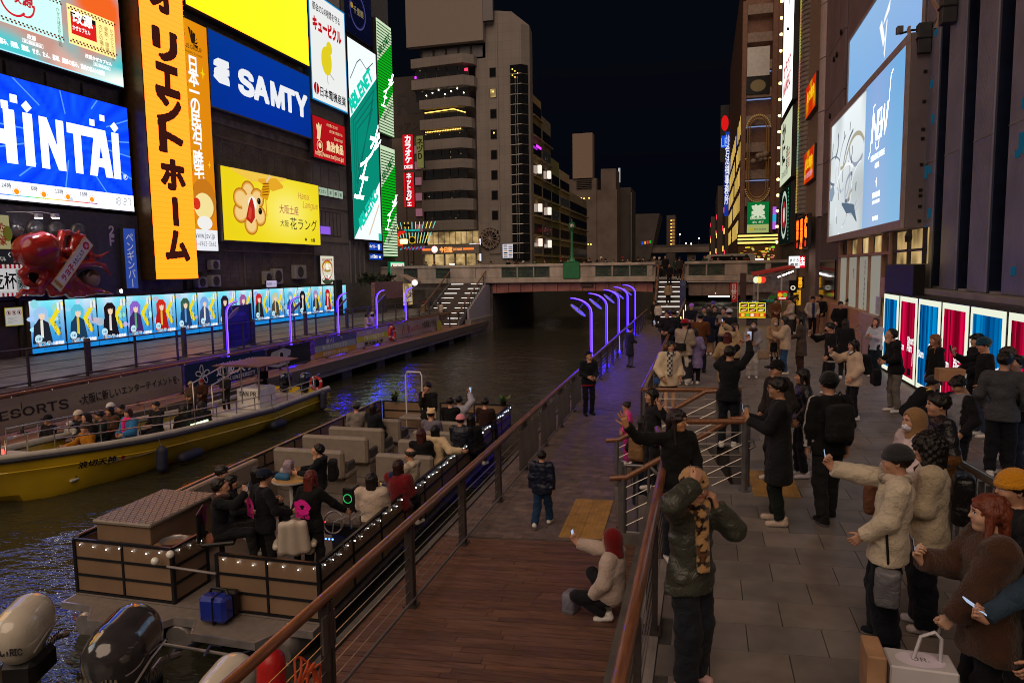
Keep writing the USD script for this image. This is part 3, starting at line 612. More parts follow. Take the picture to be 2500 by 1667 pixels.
t,c=sign('screen','large screen picturing two cold medicine packets on a blurred teal and orange ground','screen',LX,1,15.5,28.9,11.95,17.6,.6)
def blur(u,v):
 k=meshkit.noise(np.array([u*5.5,v*2.6,1.]),3)*.65+meshkit.noise(np.array([u*14,v*5.,4.]),8)*.35;a,b,d=hx('d85a1e'),hx('46b4b8'),hx('24403c')
 w=np.clip((k-.3)*2.6,0,1);q=a*(1-w)+b*w;e=np.clip((meshkit.noise(np.array([u*8,v*3.,9.]),5)-.62)*3,0,1);return(q*(1-e)+hx('f4efe4')*e)*1.0
c.grad(0,0,13.4,5.65,blur,60,26);c.rect(0,0,13.4,.05,hx('9ad8f0'))
def packet(x,y,w,h,paper,band,word,sub,side):
 c.rect(x,y,x+w,y+h,hx(paper));n=int(w/.09)
 for r in range(2):
  for i in range(n):
   for yy in(y+.08,y+h-.22):
    if(i+r)%2==0:c.rect(x+.05+i*.09,yy+r*.07,x+.14+i*.09,yy+r*.07+.07,hx('5a2a20'))
 if band:c.rect(x+.1,y+.42,x+w*.56,y+h-.34,hx('c41f1c'));c.rect(x+.1,y+h-.52,x+w*.56,y+h-.32,hx('15100e'));c.text('生薬配合 かぜ薬',x+.16,y+h-.47,.11,hx('f2e8c8'),w=w*.4)
 else:c.line([(x+w*.24+.5*math.cos(a)*1.15,y+1.0+.62*math.sin(a))for a in np.linspace(3.1,5.6,14)],.09,hx('c01f33'));c.line([(x+w*.24+.5+.4*math.cos(a),y+.98+.5*math.sin(a))for a in np.linspace(4.2,6.4,12)],.08,hx('c01f33'))
 c.text(word,x+(.2 if band else.55),y+(.98 if band else.95),.46,hx('ffffff' if band else 'b01f30'),bold=2);c.text(sub,x+(.16 if band else.6),y+(.62 if band else 1.5),.19,hx('ffffff' if band else '1a4a44'),bold=1,w=w*.36)
 for i,s_ in enumerate(side):c.vtext(s_,x+w-.25-.32*i,y+h-.4,.2 if i else.16,hx('6a4a1a' if band else '2a5a4a'),bold=0)
packet(7.2,1.1,3.0,1.75,'bdece0',False,'改源','生薬配合 かぜ薬',('かぜの諸症状の緩和',));packet(10.4,1.15,2.55,1.65,'f6dc8c',True,'改源','かぜカプセル',('かぜのひきはじめ','発熱・頭痛','のどの痛み'))
c.text('改源',8.3,.72,.17,hx('ffffff'),bold=2);c.text('改源かぜカプセル',11.1,.74,.16,hx('ffffff'),bold=2)
for x in(8.05,11.5):c.shape(sbox(x,.5,x+.95,.66).difference(sbox(x+.015,.515,x+.935,.645)),hx('ffffff'));c.text('第2類医薬品',x+.06,.53,.1,hx('ffffff'),bold=1,w=.83)
c.text('のどの痛み、発熱、頭痛、せき、たん、悪寒、関節の痛み、筋肉の痛み)の緩和',6.6,.2,.2,hx('ffffff'),bold=2,w=5.5)
printed(t,c,LIT2)
t,c=sign('screen','huge blue screen with white block letters and a weather strip below','screen',LX,1,13.9,29.0,6.2,11.02,.6)
def bl(u,v):
 a=math.atan2((v-.45)*4.8,(u-.78)*15);k=.5+.5*math.sin(a*23)*math.sin(a*9+1);d=math.hypot((v-.45)*4.8,(u-.78)*15);return lin(np.array([.02+.05*k,.20+.13*k,.80+.12*k]))*(1,1,1.7)
c.grad(0,.74,15.1,4.82,bl,70,24)
for q in range(13):
 a=q*.49+.2;r0,r1=2.+.6*(q%3),4.6+.7*(q%4);c.shape(shapely.LineString([(11.8+r0*math.cos(a),2.9+r0*.5*math.sin(a)),(11.8+r1*math.cos(a),2.9+r1*.5*math.sin(a))]).buffer(.03).intersection(sbox(0,.75,15.1,4.8)),hx('4f8cf0'))
W_=lc('f6f8ff',1.);zb,zt=1.43,3.53;Y0=13.9
def stroke(*p):c.shape(Polygon([(a-Y0,b)for a,b in p]),W_)
def stem(a,b):stroke((a,zb),(b,zb),(b,zt),(a,zt))
def dia(y,z,r):c.shape(affinity.rotate(sbox(y-Y0-r,z-r,y-Y0+r,z+r),45),W_)
stem(21.35,21.85);stem(22.62,23.1);stroke((21.85,2.15),(22.62,2.15),(22.62,2.72),(21.85,2.72));stem(23.45,23.88);dia(23.66,3.78,.17)
c.rect(22.95-Y0,3.82,23.27-Y0,4.14,W_);c.rect(22.55-Y0,3.5,22.85-Y0,3.83,W_)
stem(24.17,24.55);stem(24.97,25.35);stroke((24.17,zt),(24.55,zt),(25.35,zb),(24.97,zb));stroke((25.5,3.1),(26.98,3.1),(26.98,zt),(25.5,zt));stem(26.02-.2,26.02+.2)
stroke((26.56,zb),(26.98,zb),(27.42,zt),(26.97,zt));stroke((27.46,zb),(27.88,zb),(27.58,zt),(27.14,zt));stroke((26.8,1.85),(27.7,1.85),(27.6,2.25),(26.9,2.25));stem(27.92,28.34);dia(28.12,3.78,.17)
c.rect(27.3-Y0,3.93,27.58-Y0,4.2,W_);c.rect(26.72-Y0,3.62,27.0-Y0,3.9,W_)
stroke(*[(18.9+1.05*math.cos(a),2.48+1.05*math.sin(a))for a in np.linspace(.8,5.5,20)]+[(18.9+.55*math.cos(a),2.48+.55*math.sin(a))for a in np.linspace(5.5,.8,20)])
c.ring(28.58-Y0,1.58,.13,.02,W_);c.text('R',28.58-Y0,1.51,.14,W_,kind='en',bold=2,align='c')
c.rect(0,0,15.1,.74,lc('f2f4fa',1.));cols=['2a50e0','18b0d8','5cc83c','f0d020','f07818','d02820','7020a0']
for i in range(30):k=i/30*6;a,b=hx(cols[int(k)]),hx(cols[int(k)+1]);c.rect(8.2+i*.157,.16,8.2+(i+1)*.157,.20,a*(1-k%1)+b*(k%1))
for y,s_ in((22.45,'24時'),(23.66,'6時'),(24.82,'12時'),(26.05,'18時')):
 x=y-Y0;c.text(s_,x,.46,.17,hx('2c3040'),bold=1,align='c');c.disc(x+.42,.34,.115,.115,hx('f08a18'))
 for q in range(10):a=q*.628;c.line([(x+.42+.145*math.cos(a),.34+.145*math.sin(a)),(x+.42+.2*math.cos(a),.34+.2*math.sin(a))],.022,hx('d05a10'))
 if s_=='12時':c.disc(x+.56,.25,.11,.07,hx('b8c0d0'))
seg={'1':'bc','8':'abcdefg','2':'abged','7':'abc'}
def digit(ch,x,y,h):
 w=h*.5;L=dict(a=((0,h),(w,h)),b=((w,h),(w,h/2)),c=((w,h/2),(w,0)),d=((0,0),(w,0)),e=((0,0),(0,h/2)),f=((0,h/2),(0,h)),g=((0,h/2),(w,h/2)))
 for q in seg[ch]:(x0,y0),(x1,y1)=L[q];c.line([(x+x0+(x1-x0)*.08+y0*.08,y+y0+(y1-y0)*.08),(x+x1-(x1-x0)*.08+y1*.08,y+y1-(y1-y0)*.08)],.028,hx('3a3e4a'))
for ch,x in zip('1827',(13.78,14.0,14.36,14.6)):digit(ch,x,.25,.3)
printed(t,c,LIT2)
t,c=sign('vertical_sign','tall glowing yellow vertical sign with dark brown katakana','sign',-25.75,1,29.35,32.35,2.95,19.2,1.2,.05,pm('bronze_case',(.10,.055,.02),.35,.5))
c.grad(0,0,3.0,16.25,lambda u,v:lin(np.array([.985,.735+.03*v,.155+.10*v]))*(3.2,1.,1.),2,10)
for i in range(65):c.rect(0,.25*i,3.,.25*i+.02,lin(np.array([.93,.66,.11]))*(2.9,1,1))
zz=lambda z:(z-EYE)*.972+EYE-2.95;D3=hx('3a1712')
for ch,z in zip('オリエントホーム',(17.0,14.65,12.95,11.55,10.1,8.25,6.4,4.65)):
 g,_=glyph(ch,'jp',4);g=affinity.rotate(g,-90)if ch=='ー' else g;b=g.bounds
 g=affinity.translate(g,-(b[0]+b[2])/2,-(b[1]+b[3])/2);k=(1.75/(b[2]-b[0]),1.55/(b[3]-b[1]))if ch!='ー' else(.42/(b[2]-b[0]),1.45/(b[3]-b[1]))
 c.shape(affinity.translate(affinity.scale(g,*k,origin=(0,0)),1.5,zz(z)),D3)
printed(t,c,LIT1)
t,c=sign('vertical_sign','orange vertical sign with white Japanese lettering beside the glowing yellow one','sign',LX,1,32.85,35.1,4.45,16.55,.3)
c.grad(0,0,2.25,12.1,lambda u,v:lin(np.array([.87+.03*v,.56+.03*v-.05*u,.06])),4,8);c.rect(0,0,2.25,1.14,lc('eef0f6',1.));JD=hx('2c1a0c')
for a in range(3):c.shape(Polygon([(.75+.2*a,11.75-.1*a),(.92+.2*a,11.7-.1*a),(1.0+.12*a,11.0),(.98,10.95)]),JD);c.shape(Polygon([(1.02,10.95),(1.5,11.35-.22*a),(1.4,11.22-.24*a)]),JD)
c.text('JS GROUP',1.12,10.62,.22,JD,kind='en',bold=1,align='c',w=1.25);c.text('solidarity & courage',1.12,10.38,.12,JD,kind='en',align='c',w=1.3)
c.vtext('日本一の民泊「暁宅」',.98,10.25,.82,lc('ffffff',1.),bold=2,gap=.86,w=.72)
for x,y,r in((1.72,9.55,.34),(.42,6.85,.3),(1.85,4.7,.24),(.95,1.75,.3)):c.shape(Polygon([(x,y+r),(x+r*.16,y+r*.16),(x+r*.62,y),(x+r*.16,y-r*.16),(x,y-r),(x-r*.16,y-r*.16),(x-r*.62,y),(x-r*.16,y+r*.16)]),hx('f4d418'))
c.disc(1.25,2.75,1.0,1.15,hx('c8781a'));c.disc(1.2,2.4,.8,.72,hx('f6e29a'));c.disc(.62,2.5,.3,.32,hx('d8321e'));c.disc(1.2,1.5,.62,.38,hx('f2f0ea'))
c.text('www.jsv.jp',1.12,.68,.27,hx('3a3e4a'),kind='en',align='c',w=1.7);c.text('06-4963-3661',1.12,.25,.25,hx('3a3e4a'),kind='en',align='c',w=1.85)
printed(t,c,LIT1)
t,c=sign('billboard','plain glowing bright yellow billboard at the top above the blue one','billboard',-26.2,1,33.2,45.3,17.15,25.5,.5,.1)
c.grad(0,0,12.1,8.35,lambda u,v:lin(np.array([.99,.90+.02*u,.12+.05*u]))*(3.6,1.3,1.),4,4);printed(t,c,LIT1)
t,c=sign('billboard','royal blue billboard with a white folded emblem and five white capitals','billboard',LX,1,35.25,45.72,12.45,16.57,.5,.09,GREYSTEEL)
c.grad(0,0,10.47,4.12,lambda u,v:lin(np.array([.02,.185+.03*v,.56+.05*math.sin(u*3)])),6,4);SW=lc('eef0f4',1.)
def leaf(x0,x1,y0,y1,f):
 n=12;w=x1-x0;h=y1-y0;L=[]
 for i in range(n+1):a=i/n*math.pi/2;L.append((x0+(.32*w)*(1-math.sin(a))if not f else x0,y0+h*i/n))
 p=[(x0+.3*w,y0),(x1-.02,y0),(x1,y0+.25*h),(x1-.05*w,y1),(x0,y1),(x0-.05*w,y0+.6*h)]if not f else[(x0-.02,y0),(x1-.25*w,y0),(x1,y0+.35*h),(x1,y1),(x0+.3*w,y1),(x0+.02,y0+.5*h)]
 c.shape(Polygon(p).buffer(.06).simplify(.01),SW)
for k,f in((0,0),(1,1),(2,1)):leaf(.38,1.62,1.46+.44*k,1.83+.44*k,f)
for ch,x0,x1 in(('S',2.45,4.05),('A',3.95,5.55),('M',5.72,7.30),('T',7.2,8.55),('Y',8.55,10.1)):c.text(ch,x0,1.32,1.32,SW,kind='en',bold=4,w=x1-x0)
printed(t,c,LIT1)
t,c=sign('billboard','yellow billboard picturing a flower biscuit with strawberry and honey dripping','billboard',-26.3,1,35.4,46.0,5.08,9.22,.75,.08,GREYSTEEL)
c.grad(0,0,10.6,4.14,lambda u,v:lin(np.clip(np.array([.93+.06*math.exp(-((u-.6)**2)*9-((v-.5)**2)*4),.83+.10*math.exp(-((u-.62)**2)*9-((v-.5)**2)*4),.10+.38*math.exp(-((u-.62)**2)*14-((v-.5)**2)*6)]),0,1)),30,14)
c.shape(Polygon([(.9,4.1),(2.8,3.62),(5.0,3.72),(6.6,4.12)]).buffer(.05),hx('f3c64a'));c.shape(Polygon([(3.6,3.72),(5.4,3.95),(6.1,3.6),(5.0,3.3)]).buffer(.1),hx('e8a828'))
for a,rr in((95,1.0),(40,1.02),(-25,1.0),(-88,1.0),(200,1.02),(150,1.05)):
 x,y=2.55+1.02*math.cos(math.radians(a)),1.98+.98*math.sin(math.radians(a))
 for k,cl in enumerate(('b8701a','d99232','eab458','f4cd84')):c.disc(x,y,.68*rr-.07*k,.62-.07*k,hx(cl))
c.disc(2.6,2.0,.85,.8,hx('f2d08c'));
for a in range(9):c.shape(affinity.translate(affinity.rotate(Polygon([(-.1,0),(.13,0),(.02,.68)]).buffer(.07),a*40),2.75,1.9),hx('fbf6e8'))
c.shape(Polygon([(2.15,1.35),(2.55,1.15),(2.85,1.45),(2.88,2.0),(2.7,2.5),(2.5,2.2)]).buffer(.09),hx('b8251a'));c.shape(Polygon([(2.3,1.45),(2.5,1.35),(2.62,1.9),(2.5,2.0)]).buffer(.05),hx('d8452e'))
for x,y in((3.42,2.45),(3.5,1.85)):c.disc(x,y,.19,.2,hx('17120f'));c.disc(x-.05,y+.07,.05,.05,hx('7a6a60'))
c.shape(affinity.rotate(Polygon([(3.75,2.7),(4.4,2.7),(4.55,3.3),(4.2,3.75),(3.9,3.3)]).buffer(.08),-14),hx('e09a14'))
for k in range(5):c.line([(3.8+.02*k,2.85+.17*k),(4.45+.03*k,2.95+.17*k)],.05,hx('6a3c08'))
c.line([(4.25,3.7),(4.75,4.12)],.2,hx('e8c890'));c.line([(4.12,2.6),(4.16,1.6)],.09,hx('d88f10'))
def script(t_,x,y,h):c.text(t_,x,y,h,hx('c8823a'),kind='en',shear=.25)
script('Hana',7.8,3.0,.42);script('Langue',8.35,2.45,.42)
c.text('大阪土産',5.55,1.95,.52,hx('a82050'),w=2.25);c.text('大阪',5.6,1.1,.4,hx('2a2010'),w=.95);c.text('花ラング',6.75,1.0,.72,hx('1c160c'),w=3.35)
c.rect(8.52,.2,8.62,.45,hx('1c160c'));c.rect(8.43,.28,8.71,.37,hx('1c160c'));c.text('大黒',9.2,.2,.24,hx('1c160c'),bold=2)
printed(t,c,LIT1)
t,c=sign('billboard','white billboard with red katakana and a plain yellow oval, blue edge','billboard',LX,1,46.05,51.25,15.2,22.6,.5,.05,pm('blue_edge',(.02,.16,.34),.4))
c.rect(0,0,5.2,7.4,hx('2a90d0'));c.rect(.1,.1,5.1,7.3,lc('eef0ee',1.));c.text('都会の24時間を守る',.5,6.25,.5,hx('3a3a3c'),bold=1,w=3.9);c.text('キュービクル',.45,4.95,.85,hx('c01820'),bold=4,w=4.1)
c.disc(2.2,3.1,.75,1.0,hx('e2cf22'));c.disc(2.65,4.1,.42,.46,hx('e2cf22'));c.line([(2.2,2.1),(2.3,1.5)],.05,hx('6a3a10'));c.line([(2.6,2.3),(3.2,2.0)],.05,hx('6a3a10'))
c.disc(.62,.85,.36,.42,hx('b01818'));c.line([(.62,.45),(.62,1.3)],.08,hx('eef0ee'));c.text('日本電機産業',1.1,.5,.62,hx('18181a'),bold=1,w=3.8)
printed(t,c,LIT1)
t,c=sign('billboard','red billboard of a food company with cream lettering and a bird drawing','billboard',-26.4,1,45.8,50.4,11.2,14.05,.3)
c.rect(0,0,4.6,2.85,hx('b0121a'));CR=hx('f2d2a0')
c.shape(Polygon([(.5,1.35),(.85,1.3),(1.0,1.75),(1.15,2.4),(.95,2.15),(.8,2.45),(.62,2.2),(.45,2.3),(.6,1.8)]).buffer(.03),CR);c.ring(.85,.85,.42,.06,CR);c.disc(.85,.9,.2,.2,CR)
c.text('まだ間に合えば',1.9,2.45,.2,CR,w=1.6);c.text('自分達で製造する',2.3,2.05,.2,CR,w=1.9);c.text('Soup cup',2.9,1.6,.22,CR,kind='en',shear=.25);c.text('鳥治食品',1.75,.78,.62,CR,bold=3,w=2.5);c.text('http://www.toriji.co.jp/',.2,.2,.27,CR,kind='en',bold=1,w=4.1)
printed(t,c,LIT1)
GW,WH=hx('08806a'),lc('eef4f4',1.)
def slant(c,w,h,g,word,k,top=True):
 c.rect(0,0,w,h,WH)
t,c=sign('screen','tall screen with a teal diagonal band and large white katakana','screen',LX,1,51.55,56.45,5.75,21.0,.7,.04)
c.grad(0,0,4.9,15.25,lambda u,v:lin(np.array([.85,.90,.91])),2,2);band=Polygon([(0,.0),(0,9.2),(4.9,13.3),(4.9,4.9)])
c.shape(band,hx('067a66'))
for k in range(3):c.shape(Polygon([(.5+.3*k,3.2+1.1*k),(.5+.3*k,9.1-.3*k),(4.4-.2*k,12.3-.8*k)]).exterior.buffer(.05),hx('0b5a50'))
for ch,x,y in zip('エイブル',(.15,1.35,2.45,3.35),(3.1,4.9,6.4,7.5)):c.text(ch,x,y,2.5,lc('ffffff'),bold=1,shear=.6,w=1.6)
for ch,x,y in zip('ABLENET',np.linspace(.25,3.6,7),np.linspace(9.6,12.6,7)):c.text(ch,x,y,.95,hx('12b49a'),kind='en',bold=4,rot=40)
for ch,x,y in zip('ABLEINC.',np.linspace(1.1,4.3,8),np.linspace(.7,3.5,8)):c.text(ch,x,y,.8,hx('12b49a'),kind='en',bold=4,rot=40)
c.line([(.2,12.2),(1.4,13.7),(2.0,14.1),(3.1,13.6),(4.3,14.4)],.09,hx('50555a'));c.line([(2.6,.4),(4.6,3.0)],.16,hx('c8a890'));c.rect(4.3,0,4.9,.6,hx('10b088'))
printed(t,c,LIT2)
for z0,z1,nth,lab in((14.75,24.0,0,'upper of two striped green and white screens with white katakana'),(4.4,13.75,1,'lower of two striped green and white screens with white katakana')):
 t,c=sign('screen',lab,'screen',-26.4,1,56.55,59.5,z0,z1,.8,.04);h=z1-z0
 c.rect(0,0,2.95,h,lin(np.array([.80,.88,.74])));c.shape(Polygon([(0,h*.1),(0,h*.62),(2.95,h*.86),(2.95,h*.42)]),lin(np.array([.03,.70,.10])))
 for i in range(int(h/.24)):c.rect(0,.24*i,2.95,.24*i+.09,lin(np.array([.10,.36,.10]))*(.6 if nth else.8))
 for ch,x,y in zip('エイブル',(.35,.95,1.5,2.0),(.24*h,.33*h,.41*h,.47*h)):c.text(ch,x,y,1.25,lc('ffffff'),bold=1,shear=.6,w=.8)
 for ch,x,y in zip('ABLENET',np.linspace(.3,2.3,7),np.linspace(.68*h,.86*h,7)):c.text(ch,x,y,.5,hx('0a5a20'),kind='en',bold=3,rot=42)
 for ch,x,y in zip('ABLEINC',np.linspace(.9,2.5,7),np.linspace(.12*h,.27*h,7)):c.text(ch,x,y,.34,hx('1a3a1a'),kind='en',bold=2,rot=42)
 printed(t,c,LIT1)
t,c=sign('billboard','dark navy billboard with a pale violet ring high beside the white one','billboard',-26.6,1,51.5,56.1,21.5,26,.3)
c.grad(0,0,4.6,4.5,lambda u,v:lin(np.array([.05,.06,.16]))*(1+.5*v),3,3);c.ring(2.2,2.0,1.35,.1,hx('5a58a0'));c.ring(2.2,2.0,1.2,.03,hx('3a3a78'));c.disc(1.2,2.2,.22,.22,hx('c8a030'));c.text('千里眼',1.45,1.8,.5,hx('a89868'),bold=1)
for i in range(40):c.disc(R.uniform(.1,4.5),R.uniform(.1,4.4),.02,.02,hx('8a90c0'),6)
printed(t,c,LITD)
for i in range(4):window(bB,-27.,1,35.75+2.6*i,37.55+2.6*i,8.75,10.75,2,2)
for i,(a,b)in enumerate(((35.9,37.55),(38.3,40.0),(40.8,42.6),(43.35,45.2))):window(bB,-27.,1,a,b,2.75,4.36,2,1)
for i in range(3):window(bB,-27.,1,33.3+.0*i,34.6,2.75,4.3,1,1)if i==0 else None
PIPE=pm('pipe_tan',(.24,.17,.13),.6,.1,nv=.3)
for z in(10.92,4.5):
 part(bB,'pipe',MB().tube([(-26.75,35.8,z),(-26.75,46.1,z-.03)],.045,8),PIPE,smooth=50)
 for i in range(5):part(bB,'pipe_bracket',MB().tube([(-27.,36.2+2.4*i,z-.45),(-26.75,36.2+2.4*i,z)],.03,6),PIPE)
part(bB,'ledge',MB().bx(-27.,-26.7,33.1,46.1,2.30,2.38),DARKC);part(bB,'band',MB().bx(-27.002,-26.9,33.1,46.1,11.7,12.1,.01),FRW);part(bB,'drain_pipe',MB().tube([(-26.9,38.0,4.5),(-26.9,38.0,2.4)],.04,8),PIPE)
ACW=pm('ac_casing',(.42,.40,.36),.5,nv=.15)
def aircon(X,y0,y1,z0,z1,lab):
 t=thing('air_conditioner',lab,'air conditioner','air conditioner units on the left fronts',loc=(X,(y0+y1)/2,z0));part(t,'casing',MB().bx(X-.35,X,y0,y1,z0,z1,.03),ACW)
 r=min((y1-y0),(z1-z0))*.40;cc=(X+.012,y0+(y1-y0)*.45,(z0+z1)/2);m=MB()
 for k in range(3):m.tube([(cc[0],cc[1]+r*(k+1)/3*math.cos(a),cc[2]+r*(k+1)/3*math.sin(a))for a in np.linspace(0,2*np.pi,19)],.012,4)
 part(t,'fan_grille',m,GREYSTEEL);part(t,'fan_opening',MB().lathe([(r,0),(0,0)],(cc[0]-.006,cc[1],cc[2]),18,axis=0),DARKC);part(t,'foot',MB().bx(X-.3,X-.05,y0+.1,y1-.1,z0-.06,z0),STEEL)
for n,(a,b,z0,z1)in enumerate(((33.4,34.2,2.42,3.0),(34.6,35.35,3.4,3.95),(34.55,35.35,2.45,3.1),(39.7,40.4,2.45,3.3),(40.65,41.6,2.45,3.45),(43.1,44.5,2.75,3.68))):
 aircon(-26.6,a,b,z0,z1,'grey air conditioner %s'%('lowest beside the orange sign','on the upper bracket beside the orange sign','on the middle bracket beside the orange sign','left of a pair above the small bar sign','right of a pair above the small bar sign','alone above the posters, the largest one')[n])
PLT=pm('pot_leaf',(.05,.11,.02),.6,nv=.4);pl=thing('pot_plant','small potted plant on the ledge by the air conditioners','plant',loc=(-26.55,33.9,3.05));m=MB()
for i in range(40):
 a,e=R.uniform(0,6.28),R.uniform(.2,1.3);d=np.array([math.cos(a)*math.cos(e),math.sin(a)*math.cos(e),math.sin(e)])*R.uniform(.2,.45);p=np.array([-26.5,33.5,3.1]);s_=np.array([-d[1],d[0],0])*.12
 m.quad(p,p+d*.6+s_,p+d,p+d*.6-s_)
part(pl,'leaves',m,PLT);part(pl,'pot',MB().lathe([(.09,3.0),(.13,3.15),(0,3.13)],(-26.5,33.5,0),10),pm('terracotta',(.2,.08,.04),.7))
t,c=sign('bar_sign','little white lit bar sign above the row of posters','sign',-26.3,1,39.25,40.35,2.3,2.7,.12,.02);c.rect(0,0,1.1,.4,lin(np.array([.72,.68,.80])));c.text('BAR',.08,.1,.22,hx('1c1830'),w=.5);c.text('・アプリコット',.62,.14,.1,hx('1c1830'),w=.42);printed(t,c,LIT1)
WARMW=mat('warm_room_glass',{'g':('geometry',{}),'n':('noise_texture',{'scale':2.2,'detail':3.}),'r':('rgb_ramp',{'ramp':[(.45,(.012,.010,.008)),(.62,(.20,.12,.045)),(.8,(.9,.55,.2))]}),'p':('principled_bsdf',{'base_color':(.01,.01,.01),'roughness':.1,'emission_strength':.35})},[('g.position','n.vector'),('n.fac','r.fac'),('r.color','p.emission_color')])
window(bC,-26.95,1,46.4,48.7,9.3,10.85,2,1,WARMW);window(bC,-26.95,1,48.75,50.3,9.3,10.7,1,2,WARMW);window(bC,-26.95,1,46.9,50.2,5.85,7.6,6,1,DGLASS,STEEL);window(bC,-26.95,1,48.85,50.25,2.3,4.36,1,3,WARMW,PIPE)
for z in(11.0,9.0,7.9,5.4):part(bC,'floor_band',MB().bx(-26.95,-26.87,46.25,51.3,z-.03,z+.05),PANELW)
part(bC,'violet_light',MB().bx(-26.88,-26.87,47.0,48.5,5.95,6.5),em('violet_room',(.25,.10,.7),1.1))
t,c=sign('window_sign','four small pale window signs with black characters under lit windows','sign',-26.7,1,46.5,50.3,8.7,9.25,.06,.01)
for i,s_ in enumerate(('キスカン','羊','韻','坂')):x0,x1=((0,1.5),(1.6,2.3),(2.35,3.05),(3.1,3.8))[i];c.rect(x0,0,x1,.55,lin(np.array([.62,.70,.62])));c.text(s_,(x0+x1)/2,.16,.26,hx('181a18'),bold=1,align='c',w=(1.1 if i==0 else.34))
printed(t,c,LIT1)
t,c=sign('menu_sign','lit noodle shop picture sign with white brush lettering above the last posters','sign',-26.6,1,46.4,48.3,2.3,4.34,.2,.03)
c.rect(0,0,1.9,2.04,hx('d8d4c0'));c.disc(.95,1.3,.78,.42,hx('a8882a'));c.disc(.95,1.32,.55,.3,hx('d8b428'));c.disc(.95,.3,.8,.3,hx('3a4432'));c.text('仙台辛味噌',.95,1.7,.18,hx('8a3020'),align='c',w=1.5,bold=1);c.text('小籠包',.95,1.1,.42,hx('f6f2e8'),align='c',bold=2,w=1.3);c.text('らーめん',.95,.35,.36,hx('f6f2e8'),align='c',bold=4,w=1.5);c.ring(.95,1.05,.72,.07,hx('c02820'));printed(t,c,LIT1)
t,c=sign('shop_sign','small blue gallery sign with white characters beside the green screen','sign',-26.5,1,54.05,56.5,4.92,5.52,.15,.03);c.rect(0,0,2.45,.6,hx('1440b0'));c.text('ギャラリー',.12,.2,.26,lc('ffffff',1.),bold=2,w=1.25);c.text('香',1.6,.12,.42,lc('ffffff',1.),bold=2);printed(t,c,LIT1)
t,c=sign('shop_sign','small blue café sign with white letters below the gallery sign','sign',-26.5,1,54.05,56.5,4.15,4.62,.15,.03);c.rect(0,0,2.45,.47,hx('0f38a4'));c.text('café',.15,.14,.22,lc('ffffff',1.),kind='en',w=.55);c.text('Ben',.8,.12,.3,lc('ffffff',1.),kind='en',bold=2,w=.7);c.shape(Polygon([(1.75,.3),(2.2,.3),(2.1,.12),(1.85,.12)]),lc('ffffff',1.));printed(t,c,LIT1)
window(bD,-26.95,1,53.95,55.7,2.7,3.95,1,1,DGLASS)
for i in range(4):part(bD,'wall_rib',MB().bx(-26.95,-26.85,51.5+.8*i,51.56+.8*i,2.3,5.6),PANELW)
HAIR=['9cc8f0','58c0d8','201418','8a64c8','d02c1c','3a5a48','78a8e8','2a1c30','9a5a9a','c8282c','c8c8a0','70b0d8','1c1c28','a88ab8','c02020','6090c0'];ROBE=['202430','1c3c58','1a1820','44286a','b01c18','1f3c68','384a78','504a58','283048','282028','48443c','2a3c68','181820','383848','a01820','203050']
pts_=[(22.72,24.3),(24.4,25.98),(26.05,27.68),(27.76,29.28),(29.36,30.92),(31.0,32.56),(32.64,34.2),(34.28,35.84),(35.9,37.4),(37.58,39.14),(39.22,40.76),(40.84,42.42),(42.48,44.06),(44.14,45.6),(45.68,47.2),(48.45,49.1)]
ORD=('first','second','third','fourth','fifth','sixth','seventh','eighth','ninth','tenth','eleventh','twelfth','thirteenth','fourteenth','fifteenth','last');LOOKS_=('pale blue haired figure and balloons','teal haired figure, arms up','black haired figure','violet haired figure','red hooded figure','dark winged shape','long pale blue hair','dark cap','plum hair','red hair on black','cream hat','blue hair and navy','black suit','grey violet hair','crimson robe','only a narrow part in view')
